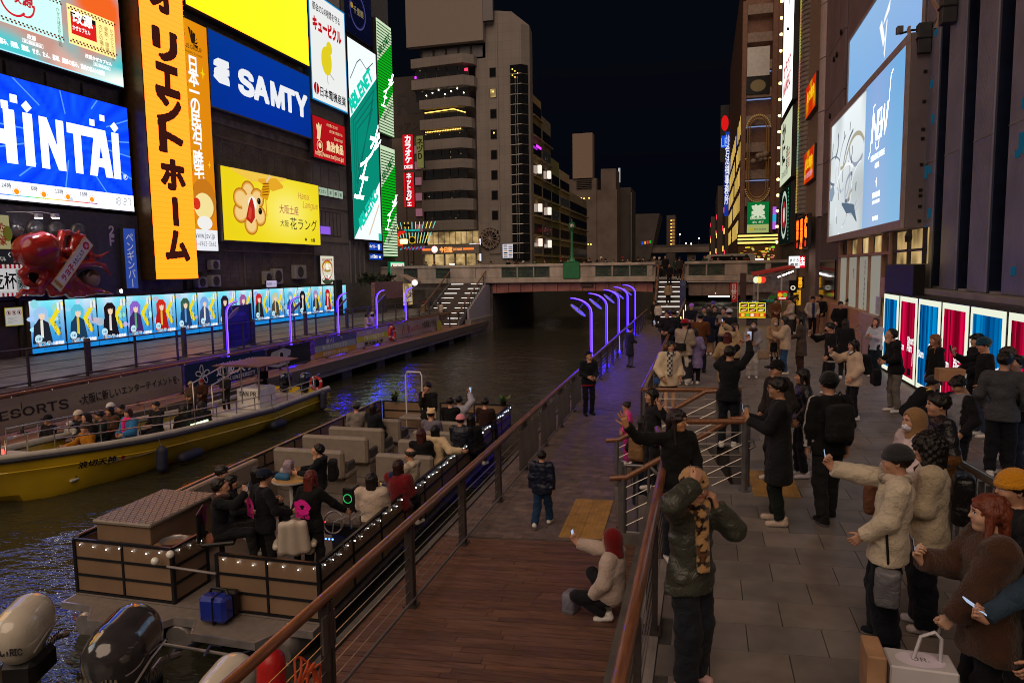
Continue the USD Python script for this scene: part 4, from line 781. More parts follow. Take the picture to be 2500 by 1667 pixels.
for i,(a,b)in enumerate(pts_):
 t,c=sign('poster_box',f'{ORD[i]} lit blue poster from the left in the row, {LOOKS_[i]}','poster',-26.1,1,a,b,.08,2.19,.22,.035,STEEL);w,h=b-a,2.11
 c.grad(0,0,w,h,lambda u,v:lin(np.clip(np.array([.10+.80*v*(1-.5*abs(math.sin(u*3+i))),.48+.44*v,.84+.14*v]),0,1)),6,8);rr=np.random.default_rng(50+i)
 for k in range(7):c.disc(w*rr.uniform(.05,.95),h*rr.uniform(.35,.95),w*rr.uniform(.05,.16),w*rr.uniform(.04,.12),lin(np.clip(np.array([.75,.90,.98])+rr.uniform(-.2,.05,3),0,1)))
 if i<15:
  c.shape(shapely.LineString([(w*.95,h*.92),(w*.62,h*.6),(w*.8,h*.35)]).buffer(.10).intersection(sbox(0,0,w,h)),hx('f0dc28'));cx=w*(.32+.1*((i*7)%3)/2);hy=h*.74
  c.shape(Polygon([(cx-.42,h*.2),(cx+.40,h*.2),(cx+.27,h*.55),(cx+.08,h*.66),(cx-.12,h*.66),(cx-.32,h*.52)]).buffer(.05),hx(ROBE[i]));c.shape(Polygon([(cx-.08,h*.3),(cx+.05,h*.28),(cx+.06,h*.62),(cx-.06,h*.62)]),hx(('e8e4d8','d8c040','dcd8d4','58a070','e8b040','60a0d8')[i%6]))
  c.shape(Polygon([(cx-.30,hy-.34),(cx-.1,hy-.1),(cx+.26,hy-.30),(cx+.30,hy+.08),(cx+.14,hy+.27),(cx-.12,hy+.28),(cx-.30,hy+.1)]).buffer(.03),hx(HAIR[i]));c.disc(cx+.02,hy-.06,.14,.19,hx('f2d2b8'));c.shape(Polygon([(cx-.16,hy+.14),(cx+.2,hy+.14),(cx+.08,hy-.02),(cx+.02,hy+.06),(cx-.06,hy-.02)]),hx(HAIR[i]))
  c.rect(w*.80,h*.80,w*.97,h*.95,hx('e8f0f4'));c.vtext('完結記念',w*.885,h*.94,.07,hx('28323c'),bold=1);c.vtext('「大丈夫、俺を信じろ」'[:9],w*.84,h*.74,.105,hx('20262c'),bold=1);c.vtext('またいつか',w*.70,h*.58,.10,hx('20262c'),bold=1);c.disc(w*.18,h*.27,.17,.17,hx('bfe6f6'));c.text('小説',w*.18,h*.25,.09,hx('1c2a50'),align='c',bold=1)
 c.rect(0,0,w,h*.16,hx('1c88d8'))
 for k in range(9):c.disc(w*rr.uniform(0,1),h*.16,.09,.06,hx('1c88d8' if k%2 else '5cc0ee'))
 if i<15:c.text('転スラ',w*.1,h*.115,.21,lc('ffffff',1.),bold=4,w=w*.42);c.text('転スラ',w*.1,h*.115,.21,hx('1c2c5a'),bold=1,w=w*.42);c.text('小説完結',w*.56,h*.125,.15,lc('ffffff',1.),bold=3,w=w*.36);c.text('最新刊 好評発売中',w*.3,h*.05,.06,hx('0c3a6a'),w=w*.45)
 printed(t,c,LIT1)
solo('poster_row_frame',MB().bx(-26.5,-26.33,22.5,49.4,-.005,2.33),STEEL,'long dark frame that holds the row of lit blue posters','frame');solo('pillar',MB().bx(-26.2,-25.95,47.35,48.3,0,2.6,.02),CASE,'dark pillar between the last two lit posters','pillar')
inf=thing('information_board','dark violet information board standing on the left walkway before the posters','sign',loc=(-20.2,26.6,0));q0,q1=atz(552,822,0),atz(614,806,0)
part(inf,'panel',MB().bx(-19.38,-19.3,25.7,27.45,.05,1.82,.015),pm('board_violet',(.03,.028,.075),.4));part(inf,'frame',MB().bx(-19.36,-19.25,25.62,25.69,0,1.86).bx(-19.36,-19.25,27.46,27.53,0,1.86),STEEL);c=Canvas((-19.296,25.7,0),(0,1,0));c.text('information',.5,1.38,.15,hx('6a6aa8'),kind='en',w=.95);c.text('i',.3,1.36,.2,hx('7a7ab8'),kind='en',bold=1);c.ring(.33,1.43,.14,.015,hx('6a6aa8'));c.rect(.25,.35,1.5,1.15,hx('1c1c40'));printed(inf,c,PRINT)
for k,(y0,y1,z0,z1,a,b)in enumerate(((3.,14.6,12.2,21.,(1.,.90,.74),(1.,.80,.55)),(-10.,2.2,6.5,20.,(1.,.95,.85),(.7,.8,.9)),(4.,13.2,6.3,11.2,(1.,.80,.30),(1.,.55,.25)))):  # unseen boards left of the view, placed to light plaza and water
 t,c=sign('billboard','unseen lit board left of the view, lights plaza and water, %s'%('warm white upper one','tall white one','amber lower one')[k],'billboard',LX,1,y0,y1,z0,z1,.5,.08)
 c.grad(0,0,y1-y0,z1-z0,lambda u,v:(lin(np.array(a))*(1-v)+lin(np.array(b))*v)*2.4,6,6);printed(t,c,LIT1)
 # ---------------------------------------------------------------- right bank: fronts seen towards +x
COLM=mat('ribbed_cladding',{'g':('geometry',{}),'w':('wave_texture',{'scale':9.,'bands_direction':'y','distortion':.3}),'n':('noise_texture',{'scale':1.2,'detail':4.}),'r':('rgb_ramp',{'ramp':[(.3,(.13,.135,.185)),(.7,(.19,.19,.24))]}),'b':('bump',{'strength':.35,'distance':.01}),'p':('principled_bsdf',{'roughness':.5,'metallic':.2})},[('g.position','w.vector'),('g.position','n.vector'),('n.fac','r.fac'),('r.color','p.base_color'),('w.fac','b.height'),('b.normal','p.normal')])
BLUEE=pm('blue_edge_panel',(.012,.02,.05),.35,.3,nv=.3)
rb=thing('column_building','dark building with broad ribbed vertical columns and slit windows behind the poster boxes','building',loc=(6,16,0))
part(rb,'wall',MB().bx(6.7,22,-6,23.05,-.01,30),DARKC)
yy=[(21.75,23.05),(19.75,20.95),(17.75,18.9),(15.6,16.9),(13.5,14.75),(11.4,12.6),(9.3,10.5),(7.2,8.4)]
for a,b in yy:part(rb,'column',MB().bx(5.9,6.45,a,b,2.5,26,.02),COLM);part(rb,'column_edge',MB().bx(5.93,6.6,a-.10,a-.003,2.5,26),BLUEE)
for(a,b),(a2,b2)in zip(yy[:-1],yy[1:]):
 y0,y1=b2+.003,a-.103
 w=part(rb,'slit_window',MB().bx(6.5,6.6,y0,y0+.07,2.55,26).bx(6.5,6.6,y1-.07,y1,2.55,26).bx(6.5,6.6,(y0+y1)/2-.02,(y0+y1)/2+.02,2.55,26),BLACKM);part(w,'pane',MB().bx(6.62,6.64,y0,y1,2.55,26),DGLASS)
 for z in(5.9,9.62,13.3):part(w,'transom',MB().bx(6.42,6.6,y0,y1,z-.04,z+.04),WIRE)
 part(rb,'sill',MB().bx(5.95,6.6,y0,y1,2.42,2.55),PANELW)
for a,b in yy:
 for z in(5.9,9.62):part(rb,'metal_line',MB().bx(5.885,5.899,a+.02,b-.02,z-.012,z+.012),WIRE)
part(rb,'base_wall',MB().bx(5.62,6.69,6.5,23.05,0,2.36),pm('base_tile',(.10,.09,.10),.5,nv=.3));part(rb,'base_ledge',MB().bx(5.58,6.6,6.5,23.05,2.363,2.497,.01),PANELW)
TL=em('teal_pixel',(.008,.07,.12),.7)
for i,(y,z,h)in enumerate(((22.1,9.2,.3),(22.3,7.9,.2),(22.05,6.9,.25),(22.5,5.5,.35),(22.15,5.6,.2),(22.0,4.4,.25),(22.2,4.0,.2),(16.4,5.2,.14),(16.25,5.25,.4),(16.2,6.1,.2),(16.3,2.9,.18))):part(rb,'light_pixel',MB().bx(5.88,5.898,y-.1,y+.1,z,z+h),TL)
for i,(y,z)in enumerate(((22.75,8.85),(20.7,9.0),(18.7,9.3))):
 t=thing('wavy_fin','wavy tan fin bracket on the dark columns, %s'%('beside the big pale blue screen','second from the screen','cut by the top of the picture')[i],'bracket',loc=(5.7,y,z));n=14
 L=[(5.5+.10*math.sin(k/n*5.2),z+(k/n)*(.95 if i else.85))for k in range(n+1)];v=[(x+dx,y+dy,zz_)for x,zz_ in L for dx in(-.03,.03)for dy in(0,.14)];f=[]
 for k in range(n):a=4*k;f+=[[a,a+4,a+5,a+1],[a+2,a+3,a+7,a+6],[a,a+2,a+6,a+4],[a+1,a+5,a+7,a+3]]
 part(t,'fin',MB().add(v,f),pm('fin_wood',(.42,.26,.17),.5));part(t,'box',MB().bx(5.56,5.88,y-.32,y-.01,z+.02,z+.82,.01),CASE);part(t,'shelf',MB().bx(5.52,5.88,y-.34,y+.0,z+.40,z+.43),BLACKM)
ed=[23.64,21.82,20.03,18.17,16.38,14.51,12.7,10.9];FRM=lin(np.array([.93,.95,.86]))
for i in range(7):
 a,b=ed[i+1]+.05,ed[i]-.05
 t,c=sign('poster_box','lit poster box of %s stripes in a white glowing border, %s from the far end'%(('blue','red')[i%2],('first','second','third','fourth','fifth','sixth','seventh')[i]),'poster',5.2,-1,a,b,.07,2.29,.36,.04,CASE);w,h=b-a,2.22
 c.rect(0,0,w,h,FRM);rr=np.random.default_rng(90+i%3);x=.13
 while x<w-.13:
  d=min(rr.uniform(.03,.16),w-.13-x);k=rr.uniform(0,1);q=(lin(np.array([.00,.22+.36*k,.45+.42*k]))if i%2==0 else lin(np.array([.42+.52*k,.01+.03*k,.10+.20*k])));c.rect(x,.13,x+d,h-.13,q*.9);x+=d
 c.text('Short',w-.75,h*.46,.17,lc('ffffff',1.),kind='en',bold=3);c.text('Film',w-.75,h*.37,.17,lc('ffffff',1.),kind='en',bold=3);c.text('Sum',.2,h*.36,.16,lc('ffffff',1.),kind='en',bold=3)
 c.vtext('大阪映像祭',w-.2,h*.36,.06,lc('ffffff',1.),bold=1);c.rect(w-.62,.2,w-.3,.38,hx('101018'))
 printed(t,c,LIT1)
sc=thing('screen_building','purplish brown building with rounded light corner column behind the pale blue screens','building',loc=(6,38,0))
PURP=pm('purple_panel',(.165,.125,.135),.55,nv=.2,ns=.8)
part(sc,'wall',MB().bx(6.0,22,23.06,41.0,4.1,30).bx(6.6,22,23.06,41.,-.01,4.09),PURP)
for i in range(3):
 for j in range(7):part(sc,'wall_panel',MB().bx(5.9,5.995,35.6+1.8*i,37.37+1.8*i,5.75+2.6*j,8.32+2.6*j,.008),PURP)
part(sc,'lower_wall',MB().bx(5.9,6.6,35.6,41.,0,5.7),pm('plum_panel',(.085,.058,.062),.5));part(sc,'doorway',MB().bx(5.85,5.895,36.2,40.8,1.3,3.4),DGLASS)
COLW=pm('column_white',(.40,.36,.37),.5,nv=.12)
for j in range(8):part(sc,'corner_column',MB().lathe([(0,5.76+2.75*j),(1.25,5.76+2.75*j),(1.25,8.47+2.75*j),(0,8.47+2.75*j)],(7.05,42.4,0),28),COLW,smooth=40)
part(sc,'column_foot',MB().lathe([(1.2,-.01),(1.2,5.7),(0,5.7)],(7.05,42.4,0),24),pm('plum_panel',(.085,.058,.062),.5),smooth=40)
for y,z in((37.4,12.9),(38.2,12.9),(36.4,13.6),(36.0,9.6),(38.9,10.4)):part(sc,'vent',MB().lathe([(.13,-.06),(.13,0),(0,0)],(5.88,y,z),10,axis=0),BLACKM)
FRB=pm('screen_frame',(.34,.27,.25),.45,nv=.15)
def bordered(t,X,y0,y1,z0,z1,w,d,m):
 part(t,'frame_top',MB().bx(X-d,X,y0,y1,z1-w,z1,.01),m);part(t,'frame_bottom',MB().bx(X-d,X,y0,y1,z0,z0+w,.01),m);part(t,'frame_side',MB().bx(X-d,X,y0,y0+w,z0+w+.002,z1-w-.002),m);part(t,'frame_side',MB().bx(X-d,X,y1-w,y1,z0+w+.002,z1-w-.002),m)
t=thing('screen','large framed screen with silver swirls on the left and pale blue lettering on the right','screen',loc=(5.4,29,4.2))
part(t,'casing',MB().bx(5.42,6.5,22.57,35.4,4.15,9.47,.02),PURP);bordered(t,5.418,22.57,35.4,4.15,9.47,.26,.07,FRB)
for z in(9.2,8.4,7.6,6.85,6.6,5.9,5.2,5.05,4.75,4.35):part(t,'side_vent',MB().bx(5.75,5.84,22.545,22.567,z-.04,z+.04),BLACKM)
c=Canvas((5.40,35.14,4.41),(0,-1,0));W,Hh=12.31,4.8;xs_=7.25
c.grad(0,0,xs_,Hh,lambda u,v:lin(np.clip(np.array([.82,.85,.86])+.12*v-.20*max(0,meshkit.noise(np.array([u*4,v*3,2.]),5)-.45)*1.4,0,1)),24,12)
for k in range(26):
 a=R.uniform(0,6.28);x,y,r=R.uniform(.4,6.8),R.uniform(.2,4.4),R.uniform(.5,2.2);e=R.uniform(.6,2.4);L=[(x+r*1.4*math.cos(a+e*q),y+r*math.sin(a+e*q)*.8)for q in np.linspace(0,1,12)]
 c.shape(shapely.LineString(L).buffer(R.uniform(.02,.09)).intersection(sbox(0,0,xs_,Hh)),hx(('9aa4b4','f8fafc','c2c8d2','b0a890','6c7688')[k%5]))
for k in range(12):x,y=R.uniform(.4,6.8),R.uniform(.5,4.3);c.shape(Polygon([(x,y),(x+.12,y+.05),(x+.07,y-.28),(x-.02,y-.3)]),hx('26303c'))
c.shape(Polygon([(3.2,1.2),(5.6,.95),(6.2,.35),(5.2,.75),(4.2,.8)]).buffer(.05),hx('5a6c80'));c.shape(Polygon([(0,2.0),(1.1,2.2),(1.4,1.8),(.8,1.5),(0,1.6)]),hx('8c9cb0'))
c.grad(xs_,0,W,Hh,lambda u,v:lin(np.array([.50+.08*(1-v)+.05*math.sin(u*5),.68+.05*(1-v),.88])),8,10)
for ch,x,w_ in(('N',8.35,.75),('E',9.15,.45),('W',9.55,.95)):c.text(ch,x,2.75,.95,lc('f8fbff'),kind='en',w=w_,shear=.12)
c.line([(7.95,2.3),(8.2,2.5),(8.5,3.9),(8.75,3.95)],.05,lc('f8fbff'));c.line([(10.3,2.9),(10.6,3.7),(10.75,4.4),(11.0,4.5)],.06,lc('f8fbff'));c.line([(8.9,2.72),(9.1,2.45),(9.4,2.5),(9.5,2.9)],.05,lc('f8fbff'))
for s_,x,y,w_,h_ in(('SEIREN RETAIL BOUTIQUE',9.3,2.15,1.9,.17),('OSAKA',9.3,1.86,.6,.16),('SHINSAIBASHI',9.3,.92,1.1,.16),('2025 WINTER',9.3,.72,1.05,.1),('NOW OPEN',9.3,.18,.8,.13)):c.text(s_,x,y,h_,lc('f8fbff'),kind='en',bold=2,align='c',w=w_)
c.shape(Polygon([(9.2,1.42),(9.4,1.55),(9.36,1.42),(9.3,1.2),(9.26,1.38)]),lc('f8fbff'));printed(t,c,LIT1)
t=thing('screen','upper pale blue screen with a white slanted emblem behind the framed one','screen',loc=(5.9,29,9.6))
part(t,'casing',MB().bx(5.9,6.3,23.2,34.5,9.5,12.72,.02),PURP);bordered(t,5.898,23.2,34.5,9.5,12.72,.12,.06,FRB);c=Canvas((5.885,34.38,9.62),(0,-1,0));c.grad(0,0,11.06,2.98,lambda u,v:lin(np.array([.50+.06*v+.04*u,.70+.03*v,.90])),8,6)
c.shape(Polygon([(5.55,1.85),(6.2,1.0),(6.45,1.2),(5.9,2.0)]),lc('ffffff',1.));c.shape(Polygon([(6.15,1.75),(7.0,2.0),(7.1,2.35),(6.25,1.95)]),lc('ffffff',1.));c.shape(Polygon([(6.35,.75),(6.6,1.75),(6.75,1.8),(6.5,.55)]),lc('ffffff',1.));printed(t,c,LIT1)
fl=thing('floodlight','small floodlight on an arm at the top of the framed screen','lamp',loc=(5.5,22.6,9.6));part(fl,'arm',MB().tube([(5.9,22.7,9.55),(5.5,22.9,9.62),(5.3,23.3,9.66)],.03,6),BLACKM);part(fl,'head',MB().bx(5.2,5.36,23.2,23.4,9.66,9.86,.01),GREYSTEEL)
sh=thing('frosted_shop','shop front of frosted panes in tan frames under the framed screen','shop',loc=(5.5,28,0));TANF=pm('tan_frame',(.34,.19,.12),.5,nv=.15)
ROOM=mat('lit_room',{'g':('geometry',{}),'n':('noise_texture',{'scale':.9,'detail':2.}),'r':('rgb_ramp',{'ramp':[(.35,(.16,.10,.04)),(.6,(.75,.50,.20)),(.75,(1.,.80,.42))]}),'e':('emission',{'strength':.75})},[('g.position','n.vector'),('n.fac','r.fac'),('r.color','e.color')],surface='e.emission')
FRO=mat('frosted_pane',{'p':('principled_bsdf',{'base_color':(.36,.38,.32),'roughness':.35,'emission_color':(.72,.78,.62),'emission_strength':.22})},[])
ys_=[32.7,30.85,28.9,27.03,25.15]
for i in range(4):
 part(sh,'frosted_pane',MB().bx(5.5,5.53,ys_[i+1]+.05,ys_[i]-.05,1.2,3.44),FRO);part(sh,'upper_pane',MB().bx(5.6,5.62,ys_[i+1]+.3*(i>0),ys_[i]-.05,3.56,4.1),ROOM if i else DGLASS)
for y in ys_+[24.2]:part(sh,'mullion',MB().bx(5.42,5.56,y-.06,y+.06,1.2,4.12),TANF)
part(sh,'rail',MB().bx(5.41,5.57,24.2,32.7,3.46,3.55),TANF);part(sh,'corner_pier',MB().bx(5.38,5.6,24.14,25.02,0,2.75,.01),pm('tan_pier',(.42,.25,.19),.6))
c=Canvas((5.498,30.8,1.2),(0,-1,0));c.vtext('百貨店 新装開業準備中',2.9,2.1,.13,hx('1c2018'),bold=1,gap=1.35);c.shape(Polygon([(.9,1.8),(1.05,1.8),(1.02,1.62),(1.08,1.4),(1.0,1.45),(.97,1.6)]),hx('1c2018'));printed(sh,c,PRINT)
part(sh,'warm_window',MB().bx(5.62,5.64,21.0,24.1,3.16,4.1),ROOM)
for y in(21.02,22.5,24.08):part(sh,'window_bar',MB().bx(5.5,5.6,y-.035,y+.035,3.16,4.1),STEEL)
part(sh,'window_bar',MB().bx(5.5,5.6,21.0,24.1,3.50,3.57),STEEL);part(sh,'spot_lamp',MB().lathe([(.03,.2),(.1,.0),(.08,-.16),(0,-.16)],(5.45,22.2,3.92),10),BLACKM)
solo('black_box',MB().bx(5.3,5.58,20.98,24.05,2.32,3.14,.01),BLACKM,'black panel box above the first poster boxes below the warm window','panel')
tw=thing('ramp_wall','low tan ramp wall with a lilac end before the frosted shop','wall',loc=(5.6,32,0));part(tw,'wall',MB().bx(5.3,5.9,27.5,40.2,0,1.55,.01),pm('ramp_tan',(.42,.23,.13),.6,nv=.18));part(tw,'end_wall',MB().bx(5.28,6.6,24.3,27.47,0,1.5,.01),pm('ramp_end',(.38,.27,.26),.6,nv=.15));part(tw,'handrail',MB().tube([(4.9,25.0,0),(4.9,25.,.95),(5.0,26.6,1.0),(5.25,27.4,1.05)],.022,8),WIRE)  # end wall is a pinker tone than the long wall
solo('notice',MB().bx(5.27,5.285,24.4,25.0,1.6,2.15),pm('notice_paper',(.45,.52,.6),.6),'pale blue notice on the tan pier by the first poster box','notice')
solo('notice',MB().bx(5.24,5.27,23.75,24.0,.8,2.0),pm('notice_yellow',(.5,.38,.04),.6),'narrow yellow notice beside the first striped poster box','notice')
nb=thing('lantern_building','tan building with orange signs and a tall tube of coloured lights','building',loc=(6.4,49,0))
part(nb,'wall',MB().bx(6.5,22,43.7,54.6,-.01,27),pm('tan_wall',(.26,.19,.15),.7,nv=.2));
for j in range(6):window(nb,6.5,-1,45.0,46.3,5.5+3.4*j,7.4+3.4*j,1,2)
for j,(z0,z1)in enumerate(((12.5,14.45),(8.35,10.3))):
 t,c=sign('sign','%s of two orange red signs on the tan front'%('upper','lower')[j],'sign',6.2,-1,46.6,50.9,z0,z1,.3,.04)
 c.grad(0,0,4.3,z1-z0,lambda u,v:lin(np.array([.78,.16+.45*max(0,math.sin(u*9+j)*math.sin(v*5))*1.0,.04])),14,8);c.text('炎の焼肉',.5,.9,.62,hx('f8c818'),bold=3,w=3.2)
 if j:c.text('食べ放題 営業中',.4,.3,.32,hx('e8a0b8'),w=3.4,bold=1)
 printed(t,c,LIT1)
TUBE=mat('light_tube',{'g':('geometry',{}),'sp':('separate_xyz',{}),'m':('math',{'math_type':'multiply','value2':.9}),'n':('noise_texture',{'scale':.35,'detail':1.}),'r':('rgb_ramp',{'ramp':[(.3,(.9,.35,.25)),(.42,(.95,.75,.12)),(.52,(.8,.85,.3)),(.6,(.3,.7,.55)),(.7,(.75,.45,.6))]}),'w':('wave_texture',{'scale':1.6,'bands_direction':'z'}),'mm':('mix_color',{'blend_type':'multiply','fac':.6}),'e':('emission',{'strength':.55})},[('g.position','n.vector'),('n.fac','r.fac'),('r.color','mm.a'),('g.position','w.vector'),('w.color','mm.b'),('mm.result','e.color')],surface='e.emission')
tb=thing('light_tube','tall ringed half round column with a glowing yellow and rainbow band','column',loc=(6.5,53.2,6.6));part(tb,'core',MB().lathe([(.9,6.6),(.9,27)],(7.0,53.0,0),20),GREYSTEEL,smooth=40)
m=MB()
for j in range(68):m.lathe([(.94,6.65+.3*j),(.97,6.7+.3*j),(.97,6.84+.3*j),(.94,6.88+.3*j)],(7.0,53.0,0),20)
part(tb,'rings',m,PANELW,kind='stuff');part(tb,'light_band',MB().bx(5.98,6.02,52.75,53.15,6.7,26.9),TUBE)
t,c=sign('hanging_sign','three black hanging signs with orange lit characters','sign',6.0,-1,46.8,53.0,4.2,6.25,.2,.03)
for i in range(3):
 c.rect(.2+2.1*i,0,1.9+2.1*i,2.05,hx('140c08'));c.vtext(('焼肉','居酒屋','炉端')[i],1.05+2.1*i,1.9,.6,lc('ff9a28'),bold=2,gap=1.05,w=1.1);c.disc(1.05+2.1*i,.3,.4,.22,hx('d83018'))
printed(t,c,LIT2)
wb=thing('white_sign_building','dark building edged with rows of golden bulbs beside tall white signs','building',loc=(6.4,61,0));part(wb,'wall',MB().bx(6.6,22,54.7,67,-.01,36),pm('wall_brown',(.11,.085,.07),.7))
GOLD=em('golden_bulb',(1.,.68,.22),5.)
for j in range(22):part(wb,'bulb',MB().ball((6.1,67.3,5.2+1.35*j),.13,1),GOLD)
part(wb,'edge_post',MB().bx(6.2,6.6,67.1,67.5,0,36),pm('wall_brown',(.11,.085,.07),.7))
t,c=sign('tall_sign','very tall white lit sign with black line drawing and red lettering','sign',6.2,-1,58.9,66.3,15.6,34,.4,.06);w=7.4;c.rect(0,0,w,18.4,lc('f4f8f6',1.)*1.5)
c.line([(2.2,8),(2.6,6.5),(4.2,6.0),(4.6,7.6),(3.6,8.6),(2.6,9.6),(4.6,10.8),(3.2,12.5),(2.0,11.0)],.2,hx('181a18'));c.text('カラオケ',.8,2.9,1.1,hx('c02428'),bold=3,w=5.2);c.text('MANEKI',.8,1.5,1.0,hx('c02428'),kind='en',bold=3,w=5.2);printed(t,c,LIT1)
t,c=sign('brush_sign','pale lit sign with large black brush characters below the tall white one','sign',6.15,-1,58.0,66.2,9.8,14.9,.4,.06);c.rect(0,0,8.2,5.1,lin(np.array([.80,.83,.72])));c.vtext('かに',2.6,4.8,1.5,hx('14160f'),bold=3,w=2.4);c.vtext('道楽',5.2,2.6,.8,hx('23241c'),bold=1,w=1.2);c.vtext('本店',6.6,2.4,.7,hx('a03020'),bold=1,w=1.0);c.text('日本料理 個室',1.5,.5,.5,hx('23241c'),w=4.5);printed(t,c,LIT1)
t,c=sign('round_sign','black sign with a red and white round ring framed in green lights','sign',6.15,-1,57.5,66.3,4.9,9.3,.4,.06);c.rect(0,0,8.8,4.4,hx('0c1410'))
c.disc(4.0,2.3,2.3,1.9,lin(np.array([.75,.80,.74])));c.disc(4.0,2.3,1.9,1.55,hx('182018'));c.disc(4.0,2.3,1.2,1.1,hx('a02028'));c.disc(4.0,2.3,.6,.6,hx('d8d4c8'))
for i in range(14):c.disc(7.2,.3+.29*i,.3,.09,hx('3a8a68'));c.disc(.25,.3+.29*i,.1,.06,hx('c03050'))
printed(t,c,LIT1)
t,c=sign('lit_sign','small white and red lit sign above the food stall','sign',5.6,0,5.3,6.3,3.0,3.75,.2,.02);t2=t
c=Canvas((5.3,50.0,3.0),(1,0,0));part(t,'panel',MB().bx(5.25,6.35,50.01,50.2,2.95,3.8),CASE);c.rect(0,0,.66,.75,lc('f4f4f4'));c.rect(.66,0,1.0,.75,hx('c81828'));c.text('まぐろ',.06,.4,.2,hx('18141a'),bold=2,w=.55);c.text('寿司',.08,.1,.2,hx('18141a'),bold=2,w=.5);c.vtext('本店',.83,.7,.26,lc('ffffff',1.),bold=2);printed(t,c,LIT2)
DY=80.;dq=thing('discount_store','tall brown store with blue-lit balconies and rows of golden windows down the canal','building',loc=(5,DY,0));BRK=pm('store_brown',(.20,.10,.065),.7,nv=.2)
part(dq,'wall',MB().bx(3.84,7.0,DY+.6,130,2.2,36).bx(7.01,24,DY,130,2.2,36),BRK);part(dq,'corner_pier',MB().bx(3.5,4.0,DY-.1,DY+.59,2.2,30,.05),BRK);part(dq,'corner_pier',MB().bx(6.45,7.0,DY-.1,DY+.59,2.2,33,.05),BRK)
BLU=em('balcony_blue',(.20,.28,.55),.9)
for j in range(8):
 z=9.9+2.75*j;part(dq,'balcony_front',MB().bx(4.0,6.44,DY-.05,DY+.1,z-.5,z+.45,.02),pm('balcony_tan',(.26,.19,.15),.7));part(dq,'balcony_light',MB().bx(4.05,6.4,DY+.3,DY+.5,z+2.1,z+2.18),BLU)if j in(0,2,3,4)else None
part(dq,'pale_panel',MB().bx(4.0,6.2,DY-.15,DY-.06,22.5,25.4,.02),WHITEP);part(dq,'dark_panel',MB().bx(3.95,6.25,DY-.16,DY-.06,20.7,22.4,.02),BLACKM);cv=Canvas((3.95,DY-.162,20.7),(1,0,0));cv.disc(1.15,.85,.75,.6,lin(np.array([.55,.50,.36])));printed(dq,cv,PRINT)
ov=thing('oval_frame','tall oval frame of bulbs on the front of the brown store','sign',loc=(5.2,DY-.3,15));th=np.linspace(0,2*np.pi,41);OVB=pm('oval_gold',(.35,.2,.06),.5,.3)
for k,r in enumerate((1.05,.85)):part(ov,'ring',MB().tube([(5.2+r*math.cos(a),DY-.35,14.2+(2.9*np.sign(math.sin(a))if abs(math.sin(a))>.05 else 0)+r*1.3*math.sin(a))for a in th],.07,6),OVB)
m=MB()
for a in th[:-1]:m.ball((5.2+1.2*math.cos(a),DY-.4,14.2+(2.9*np.sign(math.sin(a))if abs(math.sin(a))>.05 else 0)+1.5*math.sin(a)),.07,1)
part(ov,'bulbs',m,em('dim_bulb',(.5,.3,.1),.5),kind='stuff');m=MB()
for k in range(9):m.ball((5.2+R.uniform(-.9,.9),DY-.4,14+R.uniform(-.5,.6)),R.uniform(.2,.4),1)
part(ov,'cluster',m,pm('cluster',(.22,.16,.12),.6,nv=.6,ns=2),label='plain rounded shapes of mixed colour',smooth=True)
GWIN=em('golden_window',(.95,.62,.14),.8)
for j in range(5):
 for i in range(12):part(dq,'lit_window',MB().bx(3.80,3.835,87.5+3.4*i,88.9+3.4*i,6.6+2.9*j,8.6+2.9*j),GWIN if(j+i)%7 else DGLASS)
t,c=sign('pharmacy_sign','green pharmacy sign with a large pale character and white lower band','sign',DY-.4,0,4.25,6.4,6.6,9.75,.3,.03);c.rect(0,0,2.15,3.15,hx('0c6a30'));c.rect(0,0,2.15,.85,lin(np.array([.62,.66,.40])));c.text('薬',1.07,1.72,1.15,lin(np.array([.80,.84,.72])),bold=3,align='c');c.text('Medicine',1.07,1.38,.26,lin(np.array([.80,.84,.72])),kind='en',bold=2,align='c',w=1.5);c.text('右 町',1.07,.98,.24,lin(np.array([.80,.84,.72])),align='c',w=1.2);c.disc(.45,.35,.16,.16,hx('c0a018'));c.text('Don Quijote',.7,.28,.16,hx('2a3a1a'),kind='en',bold=1,w=1.2);printed(t,c,LIT1)
GL2=em('canopy_gold',(1.,.70,.16),1.5);cn=thing('lit_canopy','canopy with three glowing golden bands over the store entrance','canopy',loc=(5.2,DY-1,5.5))
part(cn,'body',MB().bx(3.25,7.4,DY-1.4,DY-.05,5.35,6.5,.03),BLACKM)
for k in range(3):part(cn,'light_band',MB().bx(3.3,7.35,DY-1.46,DY-1.41,5.45+.36*k,5.63+.36*k),GL2)
t,c=sign('shop_window','bright crowded shop window below the golden canopy','window',DY-.2,0,3.4,7.3,2.4,5.3,.2,.02);c.rect(0,0,3.9,2.9,hx('3a2210'))
for k in range(90):x,y=R.uniform(0,3.6),R.uniform(0,2.7);c.rect(x,y,x+R.uniform(.08,.35),y+R.uniform(.05,.22),lin(np.array([R.uniform(.6,1),R.uniform(.35,.9),R.uniform(.05,.5)])))
c.rect(.3,1.4,2.6,1.5,lc('ffffff'));printed(t,c,LIT1)
for k in range(2):t,c=sign('side_sign','violet and cyan lit side strip by the pharmacy sign' if not k else 'blue vertical lit sign far down the right bank','sign',(DY-.5,131.)[k],0,(6.75,3.2)[k],(7.1,4.1)[k],(6.9,11.8)[k],(9.2,26)[k],.2,.03);w,h=((.35,2.3),(.9,14.2))[k];c.rect(0,0,w,h,hx(('b060d8','1838a0')[k]));(c.rect(0,h*.33,w,h*.66,hx('28a8d8'))if not k else c.vtext('総合法律事務所',w/2,h-.6,1.5,lc('f0f4ff',1.),w=.8,bold=1));printed(t,c,LIT1)
